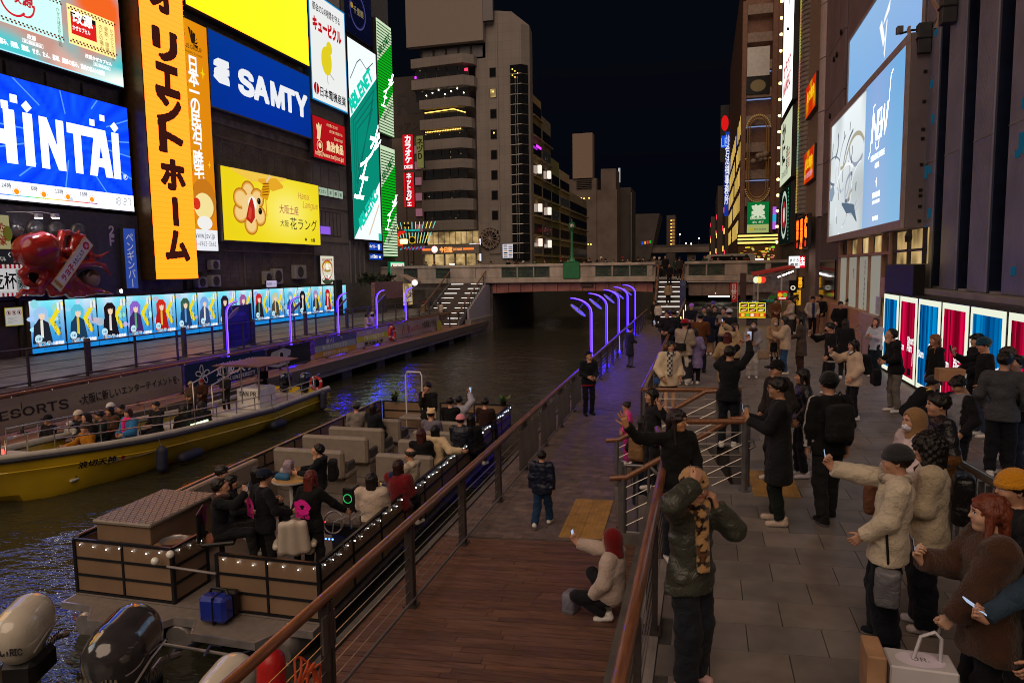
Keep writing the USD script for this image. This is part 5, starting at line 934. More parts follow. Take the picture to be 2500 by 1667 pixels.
t,c=sign('far_sign','small red and blue lit letters far up the right bank','sign',131.,0,2.4,3.8,21,30.5,.2,.03);c.disc(.7,6.5,.6,1.3,hx('d81818'));c.rect(.1,2.4,1.3,4.4,hx('1448d8'));c.text('LE',.15,2.6,1.4,hx('9ac8ff'),kind='en',w=1.0);printed(t,c,LIT1)
# ---------------------------------------------------------------- across the bridge road: the pale tower, the row behind it, far blocks
TY=80.;tw_=thing('pale_tower','pale tiled tower with balcony floors, glass lift shaft and wheel emblem across the bridge','building',loc=(-25,TY,2.2))
PALE=mat('pale_tile',{'g':('geometry',{}),'sp':('separate_xyz',{}),'ad':('math',{'math_type':'add'}),'cb':('combine_xyz',{}),'k':('brick_texture',{'offset':0.,'scale':1.,'brick_width':.95,'row_height':.95,'mortar_size':.012,'color1':(.25,.212,.19),'color2':(.23,.196,.175),'mortar':(.15,.125,.112)}),'n':('noise_texture',{'scale':.25,'detail':4.}),'r':('rgb_ramp',{'ramp':[(.3,(.8,.8,.8)),(.7,(1.,1.,1.))]}),'m':('mix_color',{'blend_type':'multiply','fac':1.}),'p':('principled_bsdf',{'roughness':.6})},[('g.position','sp.vector'),('sp.x','ad.value1'),('sp.y','ad.value2'),('ad.value','cb.x'),('sp.z','cb.y'),('cb.vector','k.vector'),('g.position','n.vector'),('n.fac','r.fac'),('k.color','m.a'),('r.color','m.b'),('m.result','p.base_color')])
part(tw_,'shaft',MB().hull([(x,y,z)for x,y in((-25.3,TY),(-19.95,TY),(-19.2,TY+.9),(-19.5,TY+3.5),(-25.3,TY+3.5))for z in(2.2,30.2)]+[(-25.3,TY,32.2),(-25.3,TY+3.5,32.2),(-21,TY,31.6),(-21,TY+3.5,31.6)]),PALE)
part(tw_,'shaft_fin',MB().bx(-24.0,-22.65,TY-.12,TY-.003,5,31.4),PALE);part(tw_,'core',MB().bx(-32.2,-25.31,TY+1.3,TY+12,2.2,34),pm('tower_core',(.20,.17,.15),.7));part(tw_,'blank_billboard',MB().bx(-33.2,-24.05,TY-1.,TY-.2,28.55,46),pm('blank_board',(.25,.205,.18),.7,nv=.06));part(tw_,'billboard_end',MB().bx(-24.04,-22.9,TY-.9,TY-.3,30.6,46),GREYSTEEL);part(tw_,'deck_frame',MB().bx(-31.9,-24.1,TY,TY+.4,26.9,28.5),DARKC)
for k in range(5):part(tw_,'stage_panel',MB().bx(-31.6+1.5*k,-30.4+1.5*k,TY-.1,TY-.003,27.05,28.3),pm('stage_grey',(.16,.15,.155),.6))
NIGHTW=mat('night_windows',{'g':('geometry',{}),'v':('voronoi_texture',{'scale':1.6}),'c':('rgb_ramp',{'ramp':[(.0,(1.,.82,.5)),(.055,(1.,.75,.35)),(.085,(.05,.03,.015)),(.2,(.008,.007,.006))]}),'p':('principled_bsdf',{'base_color':(.01,.01,.012),'roughness':.1,'emission_strength':.9})},[('g.position','v.vector'),('v.distance','c.fac'),('c.color','p.emission_color')])
fl_=[(27.1,26.1),(24.8,23.7),(22.5,21.5),(20.3,19.2),(18.0,16.9),(15.7,14.7),(13.5,12.2),(11.3,10.0),(8.9,7.8)]
for i,(zt,zb)in enumerate(fl_):
 xl,xr=((-32.6,-26.2)if i<2 else(-31.7,-26.6))
 part(tw_,'balcony',MB().hull([(x,y,z)for x,y in((xl,TY-1.3),(xr,TY-1.9),(xr+1.0,TY-.9),(xr+1.1,TY),(xl,TY))for z in(zb,zt)]),PALE)
 zn=fl_[i+1][0]if i<8 else 6.0
 part(tw_,'window_band',MB().bx(xl+.3,xr+.2,TY-.7,TY-.6,zn+.003,zb-.003),NIGHTW)
 for k in range(6):part(tw_,'window_bar',MB().bx(xl+.3+(xr-xl)*k/5-.04,xl+.3+(xr-xl)*k/5+.04,TY-.76,TY-.71,zn+.003,zb-.003),STEEL)
ORL=em('warm_strip',(1.,.58,.10),3.)
part(tw_,'light_strip',MB().tube([(-31.2,TY-.9,21.15),(-27.6,TY-1.2,21.3),(-26.3,TY-.9,20.9)],.05,6),ORL)
for k in range(22):part(tw_,'bulb',MB().ball((-31.1+.2*k,TY-1.,18.95+.008*k),.07,1),ORL)
for k in range(7):part(tw_,'pale_bulb',MB().ball((-31.0+.75*k,TY-.8,23.1+.25*(k%3)),.08,1),em('pale_bulb',(1.,.88,.6),4.))
part(tw_,'red_sign',MB().bx(-26.3,-25.9,TY-1.0,TY-.95,25.4,25.7),em('red_neon',(1.,.04,.10),2.));part(tw_,'magenta_light',MB().bx(-32.3,-32.1,TY-1.0,TY-.95,25.0,25.3),em('magenta_neon',(.7,.05,1.),1.5))
for k in range(9):
 z=25.2-2.26*k;f=MB().bx(-23.62,-22.84,TY-.16,TY-.122,z-.53,z+.53);w=part(tw_,'small_window',f,STEEL);part(w,'pane',MB().bx(-23.55,-22.91,TY-.185,TY-.165,z-.46,z+.46),(ROOM if k in(1,)else DGLASS));
 if k in(3,1):part(w,'lamp',MB().ball((-23.2,TY-.2,z+.15),.09,1),ORL)
part(tw_,'lift_glass',MB().hull([(x,y,z)for x,y in((-21.2,TY-.2),(-19.9,TY-.3),(-19.3,TY+.4),(-21.2,TY+.4))for z in(4.2,25.8)]),DGLASS)
for k in range(19):part(tw_,'lift_ring',MB().tube([(-21.22,TY-.22,5+1.1*k),(-19.9,TY-.33,5+1.1*k),(-19.28,TY+.38,5+1.1*k)],.05,6),WIRE)
for x in(-20.6,-20.35):part(tw_,'lift_rail',MB().rod((x,TY-.34,4.4),(x,TY-.34,24.5),.03,6),WIRE)
for k in range(5):part(tw_,'lift_lamp',MB().ball((-20.9+.3*(k%3),TY-.36,25.3-.22*k),.06,1),ORL)
wh=thing('wheel_emblem','dark round wheel emblem with spokes on the pale tower front','emblem',loc=(-23.9,TY-.2,6.7));WHB=pm('emblem_brown',(.05,.022,.016),.5);wc=np.array([-23.9,TY-.2,6.72])
part(wh,'disc',MB().lathe([(1.22,-.02),(1.22,.02),(0,.02)],wc,32,axis=1),WHB);PR=pm('emblem_pale',(.36,.31,.27),.6);th=np.linspace(0,2*np.pi,33)
for r in(1.02,.90):part(wh,'rim',MB().tube([wc+(r*math.cos(a),-.06,r*math.sin(a))for a in th],.03,5),PR)
for k in range(6):a=k*np.pi/6+.1;part(wh,'spoke',MB().rod(wc-(.9*math.cos(a),.06,.9*math.sin(a)),wc+(.9*math.cos(a),-.06,.9*math.sin(a)),.028,5),PR)
for k in range(16):a=k*np.pi/8;part(wh,'letter_mark',MB().rb(wc+(1.12*math.cos(a),-.05,1.12*math.sin(a)),(.12,.02,.1),0,0),PR)
part(tw_,'restaurant_window',MB().bx(-31.3,-25.0,TY-.9,TY-.85,6.2,7.6),ROOM)
for k in range(10):part(tw_,'restaurant_bar',MB().bx(-31.3+.69*k,-31.24+.69*k,TY-.96,TY-.91,6.2,7.6),PALE)
part(tw_,'low_band',MB().bx(-32,-25,TY-1.0,TY,5.1,6.1),PALE);part(tw_,'shop_front',MB().bx(-32,-25.1,TY-.6,TY-.5,3.0,5.05),ROOM)
for k in range(6):part(tw_,'shop_post',MB().bx(-32+1.3*k,-31.8+1.3*k,TY-.75,TY-.61,2.2,5.05),PALE)
c=Canvas((-31.9,TY-1.01,5.2),(1,0,0));c.rect(0,.3,1.0,.52,hx('ff7830'));c.rect(5.0,.3,6.3,.52,hx('ff7830'));c.disc(1.5,.42,.38,.38,lc('fff0e0'));c.text('今日館',2.1,.12,.55,hx('ffa050'),bold=3,w=1.6);c.text('DOTONBORI',3.8,.25,.26,hx('ff9a50'),kind='en',bold=2,w=1.1);printed(tw_,c,LIT2)
for x0,x1,z0,z1,nth in((-26.35,-24.95,6.0,6.75,0),(-26.2,-24.95,4.2,5.05,1),(-22.35,-21.15,4.5,6.05,2)):
 t,c=sign('shop_sign',('lit white crab shop sign beside the wheel emblem','lit white antler sign low beside the bridge stair','lit white menu board at the foot of the lift shaft')[nth],'sign',TY-.3,0,x0,x1,z0,z1,.1,.02);w,h=x1-x0,z1-z0;c.rect(0,0,w,h,lin(np.array([.92,.92,.98])))
 if nth==0:c.shape(Polygon([(.15,.6),(.4,.25),(.65,.6),(.4,.42)]),hx('2a50a8'));c.text('道金',.8,.2,.36,hx('c82820'),bold=2,w=.5)
 elif nth==1:c.line([(.6,.15),(.35,.7)],.05,hx('1c2440'));c.line([(.6,.15),(.85,.7)],.05,hx('1c2440'));c.line([(.3,.35),(.6,.2),(.9,.35)],.05,hx('1c2440'))
 else:
  for j in range(7):
   for i in range(2):c.rect(.08+.58*i,.08+.21*j,.58+.58*i,.22+.21*j,hx(('4a4a50','8a6a4a','303038','b09060')[(i+j)%4]))
 printed(t,c,LIT1)
OCH=pm('ochre_front',(.30,.22,.11),.7,nv=.25)
for i,(y0,y1,h,colr,lab)in enumerate(((86,91.5,24.2,OCH,'ochre narrow building next behind the tower with lit shop signs'),(91.6,97.2,22.6,FRW,'dark narrow building second behind the tower'),(97.3,103,18.2,pm('olive_front',(.16,.17,.07),.7),'olive narrow building third behind the tower'),(103.1,111,17.4,pm('cream_front',(.34,.28,.20),.7),'cream office building fourth behind the tower with window bands'),(111.1,128,15.,FRW,'dim building fifth behind the tower'))):
 t=thing('row_building',lab,'building',loc=(-20.5,y0,2.2));part(t,'wall',MB().bx(-32,-20.3,y0,y1,-3.2,h),colr);n=int((h-5)/2.4)
 for j in range(n):
  z=5.2+2.4*j;part(t,'window_band',MB().bx(-20.28,-20.2,y0+.5,y1-.5,z,z+1.2),DGLASS if(i*3+j)%4 else NIGHTW);part(t,'ledge',MB().bx(-20.299,-19.9,y0+.2,y1-.2,z-.45,z-.3),colr)
 if i==0:part(t,'violet_light',MB().bx(-20.0,-19.9,87.2,89.6,18.0,18.25),em('magenta_neon',(.7,.05,1.),1.5))
 if i<2:
  for z in(15.0,10.3,6.0):part(t,'lit_sign',MB().bx(-20.1,-19.7,y0+2.2,y0+2.9,z,z+.95),em('sign_pale',(1.,.78,.66),1.2))
FARM=pm('far_wall',(.13,.10,.085),.8,nv=.3,ns=.2);FARD=pm('far_dark',(.055,.045,.042),.8,nv=.3,ns=.2)
t=thing('far_block','far pinkish tower block with a blank top board down the canal','building',loc=(-31,200,0));part(t,'top_board',MB().bx(-35.5,-30.0,199.5,203,27.9,40),pm('far_board',(.26,.19,.15),.8));part(t,'wall',MB().bx(-37,-29.0,200,215,0,27.8),FARM);part(t,'wing',MB().bx(-28.99,-23.4,200.5,215,0,24.6),FARM);part(t,'roof_house',MB().bx(-27.9,-23.8,201,210,24.61,30.3),FARM)
for j in range(5):part(t,'louvre',MB().bx(-34.5,-30.3,199.6,199.9,25.2+.5*j,25.4+.5*j),FARD)
for k,(x,z)in enumerate(((-34,22.4),(-33.4,22.3),(-32.6,22.2),(-31.2,22.3),(-35,15.9),(-34.6,16),(-31.5,9.6),(-30.8,9.6))):part(t,'lit_window',MB().bx(x,x+.35,199.9,199.97,z,z+.35),ORL)
t=thing('far_block','thin dark glass tower beside the pinkish far block','building',loc=(-22,210,0));part(t,'wall',MB().bx(-24.4,-20.6,210,225,0,26),FARD);part(t,'mast',MB().bx(-20.5,-20.2,209,210,0,24.5),GREYSTEEL);part(t,'white_sign',MB().bx(-24.2,-23.6,209.7,209.9,27.5,31.5),em('sign_white_dim',(.8,.85,.9),.5))
t=thing('far_block','dark far building flared at its top edge beyond the bridge crowd','building',loc=(-21,260,0));part(t,'wall',MB().hull([(-24.5,260,0),(-20,260,0),(-24.5,280,0),(-20,280,0),(-24.5,260,22),(-15.5,260,22),(-24.5,280,22),(-15.5,280,22),(-20,260,15),(-20,280,15)]),FARD);c=Canvas((-21.5,258,11.2),(1,0,0));[c.rect(.9*i,.12*i,.9*i+.6,.12*i+1.,hx(q))for i,q in enumerate(('2050e0','e8a020','e02818','20b030'))];printed(t,c,LIT1)
t=thing('far_block','distant apartment block of seven rows of small amber lights','building',loc=(-11.5,300,0));part(t,'wall',MB().bx(-15,-11.6,300,312,0,24),FARD)
for j in range(8):
 part(t,'lamp',MB().bx(-13.4,-13.0,299.8,299.95,12.2+1.35*j,12.6+1.35*j),ORL);part(t,'dim_floor',MB().bx(-12.9,-11.8,299.85,299.95,12.0+1.35*j,12.9+1.35*j),em('amber_dim',(.9,.42,.12),.35))
t=thing('elevated_road','low dark elevated road crossing far behind the bridge crowd','road bridge',loc=(0,262,0));part(t,'beam',MB().bx(-23,60,262,272,8.3,10.1),FARM);[part(t,'pier',MB().bx(-20+14*k,-17+14*k,264,270,0,8.29),FARM)for k in range(4)];part(t,'railing',MB().bx(-23,60,262,262.2,10.103,11.0),FARD)
for k,(x,z)in enumerate(((-8.5,14.5),(-6.4,11.4),(-4.6,11.2),(-2,13),(2,11.5))):part(t,'road_lamp',MB().ball((x,262,z),.28,1),em('pale_bulb',(1.,.88,.6),4.));part(t,'lamp_pole',MB().rod((x,262.1,10.1),(x,262.1,z),.06,5),FARD)
for k,(y0,y1,x,h)in enumerate(((131,150,3.4,24),(150.1,180,2.4,19),(180.1,240,1.4,15))):
 t=thing('right_row_building','dim %s building of the right bank row beyond the brown store'%('first','second','third')[k],'building',loc=(x,y0,0));part(t,'wall',MB().bx(x,30,y0,y1,0,h),FARM)
 for j in range(5):part(t,'lit_window',MB().bx(x-.08,x-.005,y0+2+3.3*j,y0+3+3.3*j,5+(j*37%11),6+(j*37%11)),ORL if j%2 else em('red_neon',(1.,.04,.10),2.))
bank=thing('far_bank',kind='structure');part(bank,'left_quay',MB().bx(-200,-17.6,72.6,400,-3.3,2.19),DARKC);part(bank,'right_quay',MB().bx(-1.8,300,72.6,400,-3.3,2.19),DARKC);part(bank,'road_left',MB().bx(-200,-17.2,57.6,72.59,-3.3,1.549),DARKC)
t=thing('dark_block','dark block with faint letters behind the green screens','building',loc=(-40,92,2));part(t,'wall',MB().bx(-60,-36.5,92,110,-3,29),FARD);part(t,'lower_wing',MB().bx(-46,-33.6,84,91.9,-3,19.5),FARM);c=Canvas((-42.4,91.97,24.2),(1,0,0));c.text('RI',2.2,0,2.6,hx('3a3638'),kind='en',bold=1);c.text('クッアン',.8,-2.2,1.1,hx('2c282a'),w=4.4);c.text('信用',2,-4.2,1.3,hx('2c282a'),w=2.6);printed(t,c,PRINT)
for j in range(6):part(t,'balcony_light',MB().bx(-34.6,-33.8,83.8,83.98,8+1.9*j,8.9+1.9*j),em('pink_dim',(.5,.2,.26),.45))
for j,(z0,z1,s_)in enumerate(((14.45,18.25,'カラオケ'),(10.3,14.1,'ネットカフェ'))):
 t,c=sign('vertical_sign','red vertical sign with white katakana left of the tower, %s one'%('upper','lower')[j],'sign',76.,0,-32.72,-31.5,z0,z1,.3,.03);c.rect(0,0,1.22,3.8,hx('d0101c'));c.vtext(s_,.61,3.72,(.72,.57)[j],lc('ffffff',1.),bold=3,gap=1.06);(c.text('DiCE',.61,.12,.34,lc('ffffff',1.),kind='en',bold=3,align='c',w=1.0)if j==0 else None);printed(t,c,LIT1)
t,c=sign('vertical_sign','dim olive vertical sign right beside the red ones','sign',76.3,0,-31.2,-30.4,14.6,18.1,.3,.03);c.rect(0,0,.8,3.5,hx('6a6838'));c.vtext('ネヅD',.4,3.2,.7,hx('201c10'),bold=2);printed(t,c,LIT1)
t=thing('neon_fan','fan shaped neon sign of yellow rays with red steps and cyan letters','sign',loc=(-31.2,74,5.5));nz=7.3
for i in range(13):
 a=(i-6)*.09;b=np.array([-31.05+a*3.2,74,6.2]);e=np.array([-31.05+a*8.2*.62,74,8.5]);part(t,'ray',MB().rod(b+(e-b)*.0,b+(e-b)*.50,.035,5),em('neon_yellow',(1.,.8,.1),1.3)if i%2 else em('neon_cyan',(.25,.85,.75),1.));part(t,'ray',MB().rod(b+(e-b)*.68,e,.035,5),em('neon_yellow',(1.,.8,.1),1.3)if i%3 else em('neon_cyan',(.25,.85,.75),1.))
c=Canvas((-32.05,73.95,7.45),(1,0,0));c.rect(0,0,2.0,.28,hx('081418'));c.text('DOTONBORI',.06,.05,.2,hx('30e8d8'),kind='en',bold=1,w=1.85);c.shape(Polygon([(-1.3,-.5),(-.6,-.1),(-.6,.1),(.2,.1),(.2,-.05),(-.4,-.3),(-.4,-.5)]),hx('e82018'))
for k in range(4):c.rect(-.9+.05*k,-1.5+.22*k,-.1,-1.36+.22*k,hx('f05020'))
c.disc(1.0,-.9,.35,.4,hx('1a1408'));c.ring(1.0,-.9,.4,.06,hx('e8c020'))
for k in range(24):c.rect(-.4+.12*k,-2.0+.1*(k%3),-.34+.12*k,-1.8+.1*(k%3),hx(('40d8e8','d840d0','e83020','8060ff')[k%4]))
printed(t,c,LIT1);part(t,'pole',MB().rod((-31.0,74.1,2.2),(-31.0,74.1,6.4),.08,8),STEEL)
def car(x,y,rz,label,body,taxi=False,van=False):
 t=thing('van' if van else 'car',label,'van' if van else 'car',loc=(x,y,2.24),rz=rz);o=np.array([x,y,2.24]);Rz=rotm(0,0,rz);tr=lambda v:np.asarray(v)@Rz.T+o
 L,W,H=(4.7,1.7,1.95)if van else(4.4,1.7,1.45);m=MB()
 if van:prof=[(-2.35,.35),(2.3,.35),(2.35,.9),(1.9,1.15),(1.35,1.9),(-2.2,1.95),(-2.35,1.7)]
 else:prof=[(-2.2,.35),(2.2,.35),(2.2,.75),(1.2,.88),(.6,1.4),(-1.2,1.42),(-1.8,.95),(-2.2,.85)]
 part(t,'body',MB().prism(Polygon(prof),W,lambda v:tr(np.c_[v[:,0],v[:,2]-W/2,v[:,1]])),body)
 gl=[(-1.9,1.1),(1.3,1.15),(1.0,1.75),(-1.9,1.75)]if van else[(-1.4,.95),(1.0,.92),(.5,1.34),(-1.1,1.36)]
 part(t,'window',MB().prism(Polygon(gl),W+.02,lambda v:tr(np.c_[v[:,0],v[:,2]-W/2-.01,v[:,1]])),DGLASS)
 for xx in(-1.4,1.4):
  for yy_ in(-.8,.62):m_=MB().lathe([(0,0),(.32,0),(.32,.18),(0,.18)],(0,0,0),16,axis=1).get();part(t,'wheel',(tr(m_[0]+np.array([xx,yy_,.32])),m_[1]),BLACKM,smooth=40)
 for yy_ in(-.6,.6):part(t,'headlight',(tr(MB().bx(2.2,2.26,yy_-.12,yy_+.12,.6,.75).get()[0]),MB().bx(0,1,0,1,0,1).get()[1]),em('pale_bulb',(1.,.88,.6),4.))
 if taxi:part(t,'roof_lamp',(tr(MB().bx(-.2,.2,-.12,.12,1.42,1.56).get()[0]),MB().bx(0,1,0,1,0,1).get()[1]),em('taxi_lamp',(1.,.95,.8),2.))
 return t
car(-22.2,62,4,'dark taxi with yellow-lit windows on the bridge above the left stair',pm('taxi_dark',(.02,.02,.02),.25,coat=.5),True);car(-14.2,63,175,'dark yellow-marked car crossing the bridge left of the green lamp',pm('taxi_yellow',(.25,.22,.02),.3,coat=.5));car(1.6,62.2,180,'grey white van on the bridge above the right passage',pm('van_white',(.32,.32,.28),.35,coat=.4),van=True);car(6.2,63,175,'low dark car beside the shop window at the right bridge end',pm('car_black',(.015,.015,.02),.25,coat=.6))
for k,(x,lab)in enumerate(((-26.0,'street lamp with a yellow lit lantern on the bridge near left stair'),(-31.6,'thin dark street pole at the left end of bridge'))):
 t=thing('street_lamp',lab,'street lamp',loc=(x,60+14*k,2.2));part(t,'pole',MB().rod((x,60+14*k,2.2),(x,60+14*k,6.0+8*k),.06,8),STEEL)
 if k==0:part(t,'lantern',MB().bx(x-.3,x+.3,59.8,60.2,5.6,6.0,.04),em('lantern_yellow',(1.,.72,.25),3.));part(t,'cap',MB().bx(x-.4,x+.4,59.7,60.3,6.01,6.1,.03),STEEL)
 else:part(t,'hood',MB().bx(x-.5,x+.5,73.8,74.2,8.0,8.3,.05),STEEL);part(t,'lamp',MB().ball((x+.15,73.8,11.),.12,1),em('pale_bulb',(1.,.88,.6),4.))
 # ---------------------------------------------------------------- octopus restaurant front at the far left
def blob_mesh(prims,k,lo,hi,h,fn=None):
 def F(P):
  d=sunion([caps(P,*q)for q in prims],k);return fn(P,d)if fn else d
 return snet(F,lo,hi,h)
RED=pm('octopus_red',(.36,.018,.012),.22,nv=.35,ns=1.6,coat=.5,bump=.15,bs=9)
ox=-25.75;oc=thing('octopus_sculpture','big glossy red octopus sculpture clinging to the restaurant front','sculpture',loc=(ox,24,2.3))
def arm(pts,r0,r1):
 p=np.array([(ox+q[2]if len(q)>2 else ox,q[0],q[1])for q in pts],float);n=len(p);return[(p[i],p[i+1],r0+(r1-r0)*i/(n-1),r0+(r1-r0)*(i+1)/(n-1))for i in range(n-1)]
body=[((ox,22.7,4.2),(ox+.1,23.15,4.35),.66,.62),((ox+.1,23.3,3.9),(ox+.25,23.9,3.55),.42,.34),((ox+.3,23.75,3.5),(ox+.3,24.1,3.3),.30,.28),((ox+.45,23.55,3.72),(ox+.5,23.58,3.74),.15,.14),((ox+.35,24.05,4.2),(ox+.38,24.07,4.2),.16,.15)]
arms=[arm([(23.9,4.0),(24.05,4.55),(24.2,4.92),(24.5,4.98),(24.8,4.86),(25.05,5.1)],.22,.04),arm([(24.2,3.7),(24.6,4.1),(24.75,4.6),(25.15,4.75),(25.45,4.45),(25.55,4.05),(26.0,3.98),(26.6,4.25)],.30,.04),arm([(24.2,3.4),(24.9,3.65),(25.6,3.72),(26.2,3.6),(26.55,3.2)],.24,.06),arm([(24.1,3.2),(24.6,2.9),(25.2,2.62),(25.9,2.5),(26.6,2.35)],.30,.05),arm([(24.0,3.1),(24.1,2.7),(24.4,2.45),(25.0,2.42),(25.6,2.42)],.30,.08),arm([(23.7,3.3),(23.3,3.2),(23.05,2.9),(22.95,2.55),(22.6,2.55),(22.2,2.6),(21.9,2.4)],.24,.06),arm([(23.2,3.4),(22.6,3.55),(22.25,3.3),(22.4,2.95),(22.8,2.75)],.2,.1),arm([(23.6,3.2),(23.4,2.8),(23.5,2.5),(23.9,2.45)],.22,.12)]
part(oc,'body',blob_mesh(body+[q for a in arms for q in a],.12,(ox-.9,21.7,2.1),(ox+1.0,26.8,5.3),.05),RED,smooth=True)
SUCK=pm('sucker_orange',(.55,.12,.05),.35);m=MB()
for a in(arms[0],arms[5],arms[4],arms[7]):
 for p,q,r0,r1 in a:
  for s_ in np.linspace(.1,.9,4):c_=p+(q-p)*s_;r=(r0+(r1-r0)*s_);m.ball(c_+np.array([r*.75,0,-r*.6]),.045+.1*r*.3,1)
part(oc,'suckers',m,SUCK,kind='stuff',smooth=True);part(oc,'eye',MB().ball((ox+.62,23.6,3.72),.06,1),BLACKM)
bn=thing('slanted_banner','slanted cream banner with red and black lettering held by the red octopus','banner',loc=(ox+.6,24.3,3));ra=math.radians(47);cv=Canvas((ox+.72,23.25,2.55),(0,math.cos(ra),math.sin(ra)),(0,-math.sin(ra),math.cos(ra)))
cv.rect(0,0,2.6,.52,hx('d8c890'));cv.rect(.32,.07,2.55,.45,hx('d8d4cc'));cv.text('ラヨ子',.45,.12,.26,hx('b01c28'),bold=3,w=.8,rot=0);cv.text('大たこ入り',1.3,.14,.2,hx('1c1a20'),bold=2,w=.75);cv.disc(2.32,.26,.17,.17,hx('c01c20'));cv.text('元',2.24,.18,.15,hx('f0e8e0'),bold=1);cv.vtext('道頓堀',.17,.5,.14,hx('a87a10'),bold=1,gap=1.05);printed(bn,cv,PRINT);part(bn,'board',MB().hull([cv.o+cv.r*a+cv.u*b-cv.n*e for a in(0,2.6)for b in(0,.52)for e in(.005,.05)]),WOODRAIL)
KFR=pm('shop_dark',(.06,.055,.065),.5,nv=.3);kf=thing('restaurant_front','dark speckled restaurant front with round bulges behind the octopus','building',loc=(-26.7,24,0));part(kf,'wall',MB().bx(-27.2,-26.5,10,29.2,2.25,6.0),KFR);part(kf,'base',MB().bx(-27.2,-26.45,10,22.45,0,2.2),pm('shop_brown',(.055,.032,.028),.6))
for y in(22.6,23.6,24.6,25.7):part(kf,'round_bulge',MB().ball((-26.45,y,5.05),(.25,.42,.42),3),pm('bulge_grey',(.10,.10,.12),.25,.3),smooth=True)
part(kf,'ball_ornament',MB().ball((-25.9,25.55,3.05),.42,3),mat('dumpling_ball',{'g':('geometry',{}),'s':('separate_xyz',{}),'n':('noise_texture',{'scale':5.}),'a':('math',{'math_type':'multiply_add','value2':.5}),'r':('rgb_ramp',{'ramp':[(.0,(.28,.19,.15)),(.5,(.28,.19,.15)),(.53,(.05,.025,.02)),(1.,(.05,.025,.02))]}),'m':('map_range',{'from_min':2.9,'from_max':3.9}),'p':('principled_bsdf',{'roughness':.2})},[('g.position','s.vector'),('s.z','m.value'),('g.position','n.vector'),('n.fac','a.value1'),('m.result','a.value3'),('a.value','r.fac'),('r.color','p.base_color')]),smooth=True)
for k,(y,z)in enumerate(((22.85,5.55),(23.6,5.6),(22.75,4.2))):
 t=thing('spot_lamp','small white spotlight on a bracket %s'%('above the octopus head','right of the first above the octopus','in front of the octopus head')[k],'lamp',loc=(-25.4,y,z));part(t,'arm',MB().tube([(-26.4,y-.5,z+.15),(-25.5,y-.5,z+.12),(-25.4,y,z+.05)],.018,6),WHITEP);part(t,'head',MB().bx(-25.5,-25.3,y-.13,y+.13,z-.08,z+.08,.02),WHITEP);part(t,'lens',MB().bx(-25.48,-25.32,y-.11,y+.11,z-.10,z-.083),em('spot_lens',(1.,.95,.88),45.))
t=thing('spot_lamp','dazzling white floodlight at the right end of octopus arms','lamp',loc=(-25.6,26.85,2.45));part(t,'head',MB().bx(-25.7,-25.5,26.75,26.95,2.36,2.56,.02),GREYSTEEL);part(t,'lens',MB().lathe([(.08,0),(0,.01)],(-25.49,26.85,2.46),12,axis=0),em('floodlight',(1.,.96,.9),60.))
t,c=sign('vertical_sign','blue vertical sign with pale katakana strokes beside the yellow one','sign',-26.2,1,27.95,28.65,2.55,5.35,.2,.02);c.rect(0,0,.7,2.8,hx('3a5ac0'));c.vtext('ペンギンバー',.36,2.6,.42,hx('c8c4d8'),bold=0,gap=1.02);printed(t,c,LITD)
c=Canvas((-26.48,27.3,4.55),(0,1,0));c.vtext('2F',.25,.85,.42,hx('d8d0c0'),bold=2,kind='en',gap=1.1);printed(kf,c,PRINT,'floor_mark')
t,c=sign('shop_sign','white board with red stripes and brush characters left of the octopus','sign',-26.1,1,19.9,22.82,2.42,3.66,.15,.02);c.rect(0,0,2.92,1.24,hx('dcd8d8'))
for k in range(16):c.rect(.19*k,1.08,.19*k+.09,1.24,hx('a0182c'));c.rect(.19*k,0,.19*k+.09,.14,hx('a0182c'))
c.rect(1.2,.2,2.3,1.05,hx('e8e6e6'));c.text('乾杯',1.3,.35,.58,hx('141214'),bold=1,w=1.05);c.rect(2.34,.2,2.78,1.05,hx('9aa0a0'));c.vtext('検索',2.56,.95,.3,hx('202424'),bold=1);c.ring(2.84,.09,.06,.01,hx('202424'));c.text('R',2.84,.06,.06,hx('202424'),kind='en',align='c');printed(t,c,LITD)
t,c=sign('shop_sign','dark board with white lettering above the striped board','sign',-26.15,1,19.9,22.75,3.7,4.2,.12,.02);c.rect(0,0,2.85,.5,hx('26262c'));c.text('くくる',2.15,.26,.18,hx('e8e4e0'),bold=2,w=.5);c.text('2F',2.35,.03,.17,hx('a85858'),kind='en',bold=1);c.text('日本酒バル',1.2,.1,.16,hx('d8d4cc'),bold=1,w=.85);printed(t,c,LITD)
t,c=sign('shop_sign','pale picture sign at the left picture edge above dark board','sign',-26.2,1,20.4,22.25,4.25,5.55,.12,.02);c.rect(0,0,1.85,1.3,hx('b8b080'));c.disc(1.75,.6,.2,.3,hx('6a6a28'));c.vtext('たこ家',1.55,1.0,.26,hx('8a2c20'),bold=2);printed(t,c,LITD)
t,c=sign('notice','yellow bordered notice with three red prohibition rings by the posters','notice',-26.3,1,21.83,22.6,1.25,1.98,.03,.01);c.rect(0,0,.77,.73,hx('b8a828'));c.rect(.03,.03,.74,.7,hx('d0ccc8'))
for k in range(3):c.ring(.17+.22*k,.52,.095,.018,hx('a81c24'));c.line([(.11+.22*k,.58),(.23+.22*k,.46)],.016,hx('a81c24'));c.disc(.17+.22*k,.52,.035,.06,hx('2c2628'),8)
for k in range(5):c.rect(.1,.12+.05*k,.1+.4*((k*5%3+2)/4),.13+.05*k,hx('6a666a'))
printed(t,c,LITD)
t,c=sign('picture_sign','green edged lit sign with small ice cream cones on the left bank','sign',-26.0,1,57.0,60.0,2.7,3.95,.25,.05,pm('green_edge',(.02,.3,.14),.4));c.rect(0,0,3.,1.25,hx('20d890'));c.rect(.1,.08,2.9,1.17,hx('e8e0d0'))
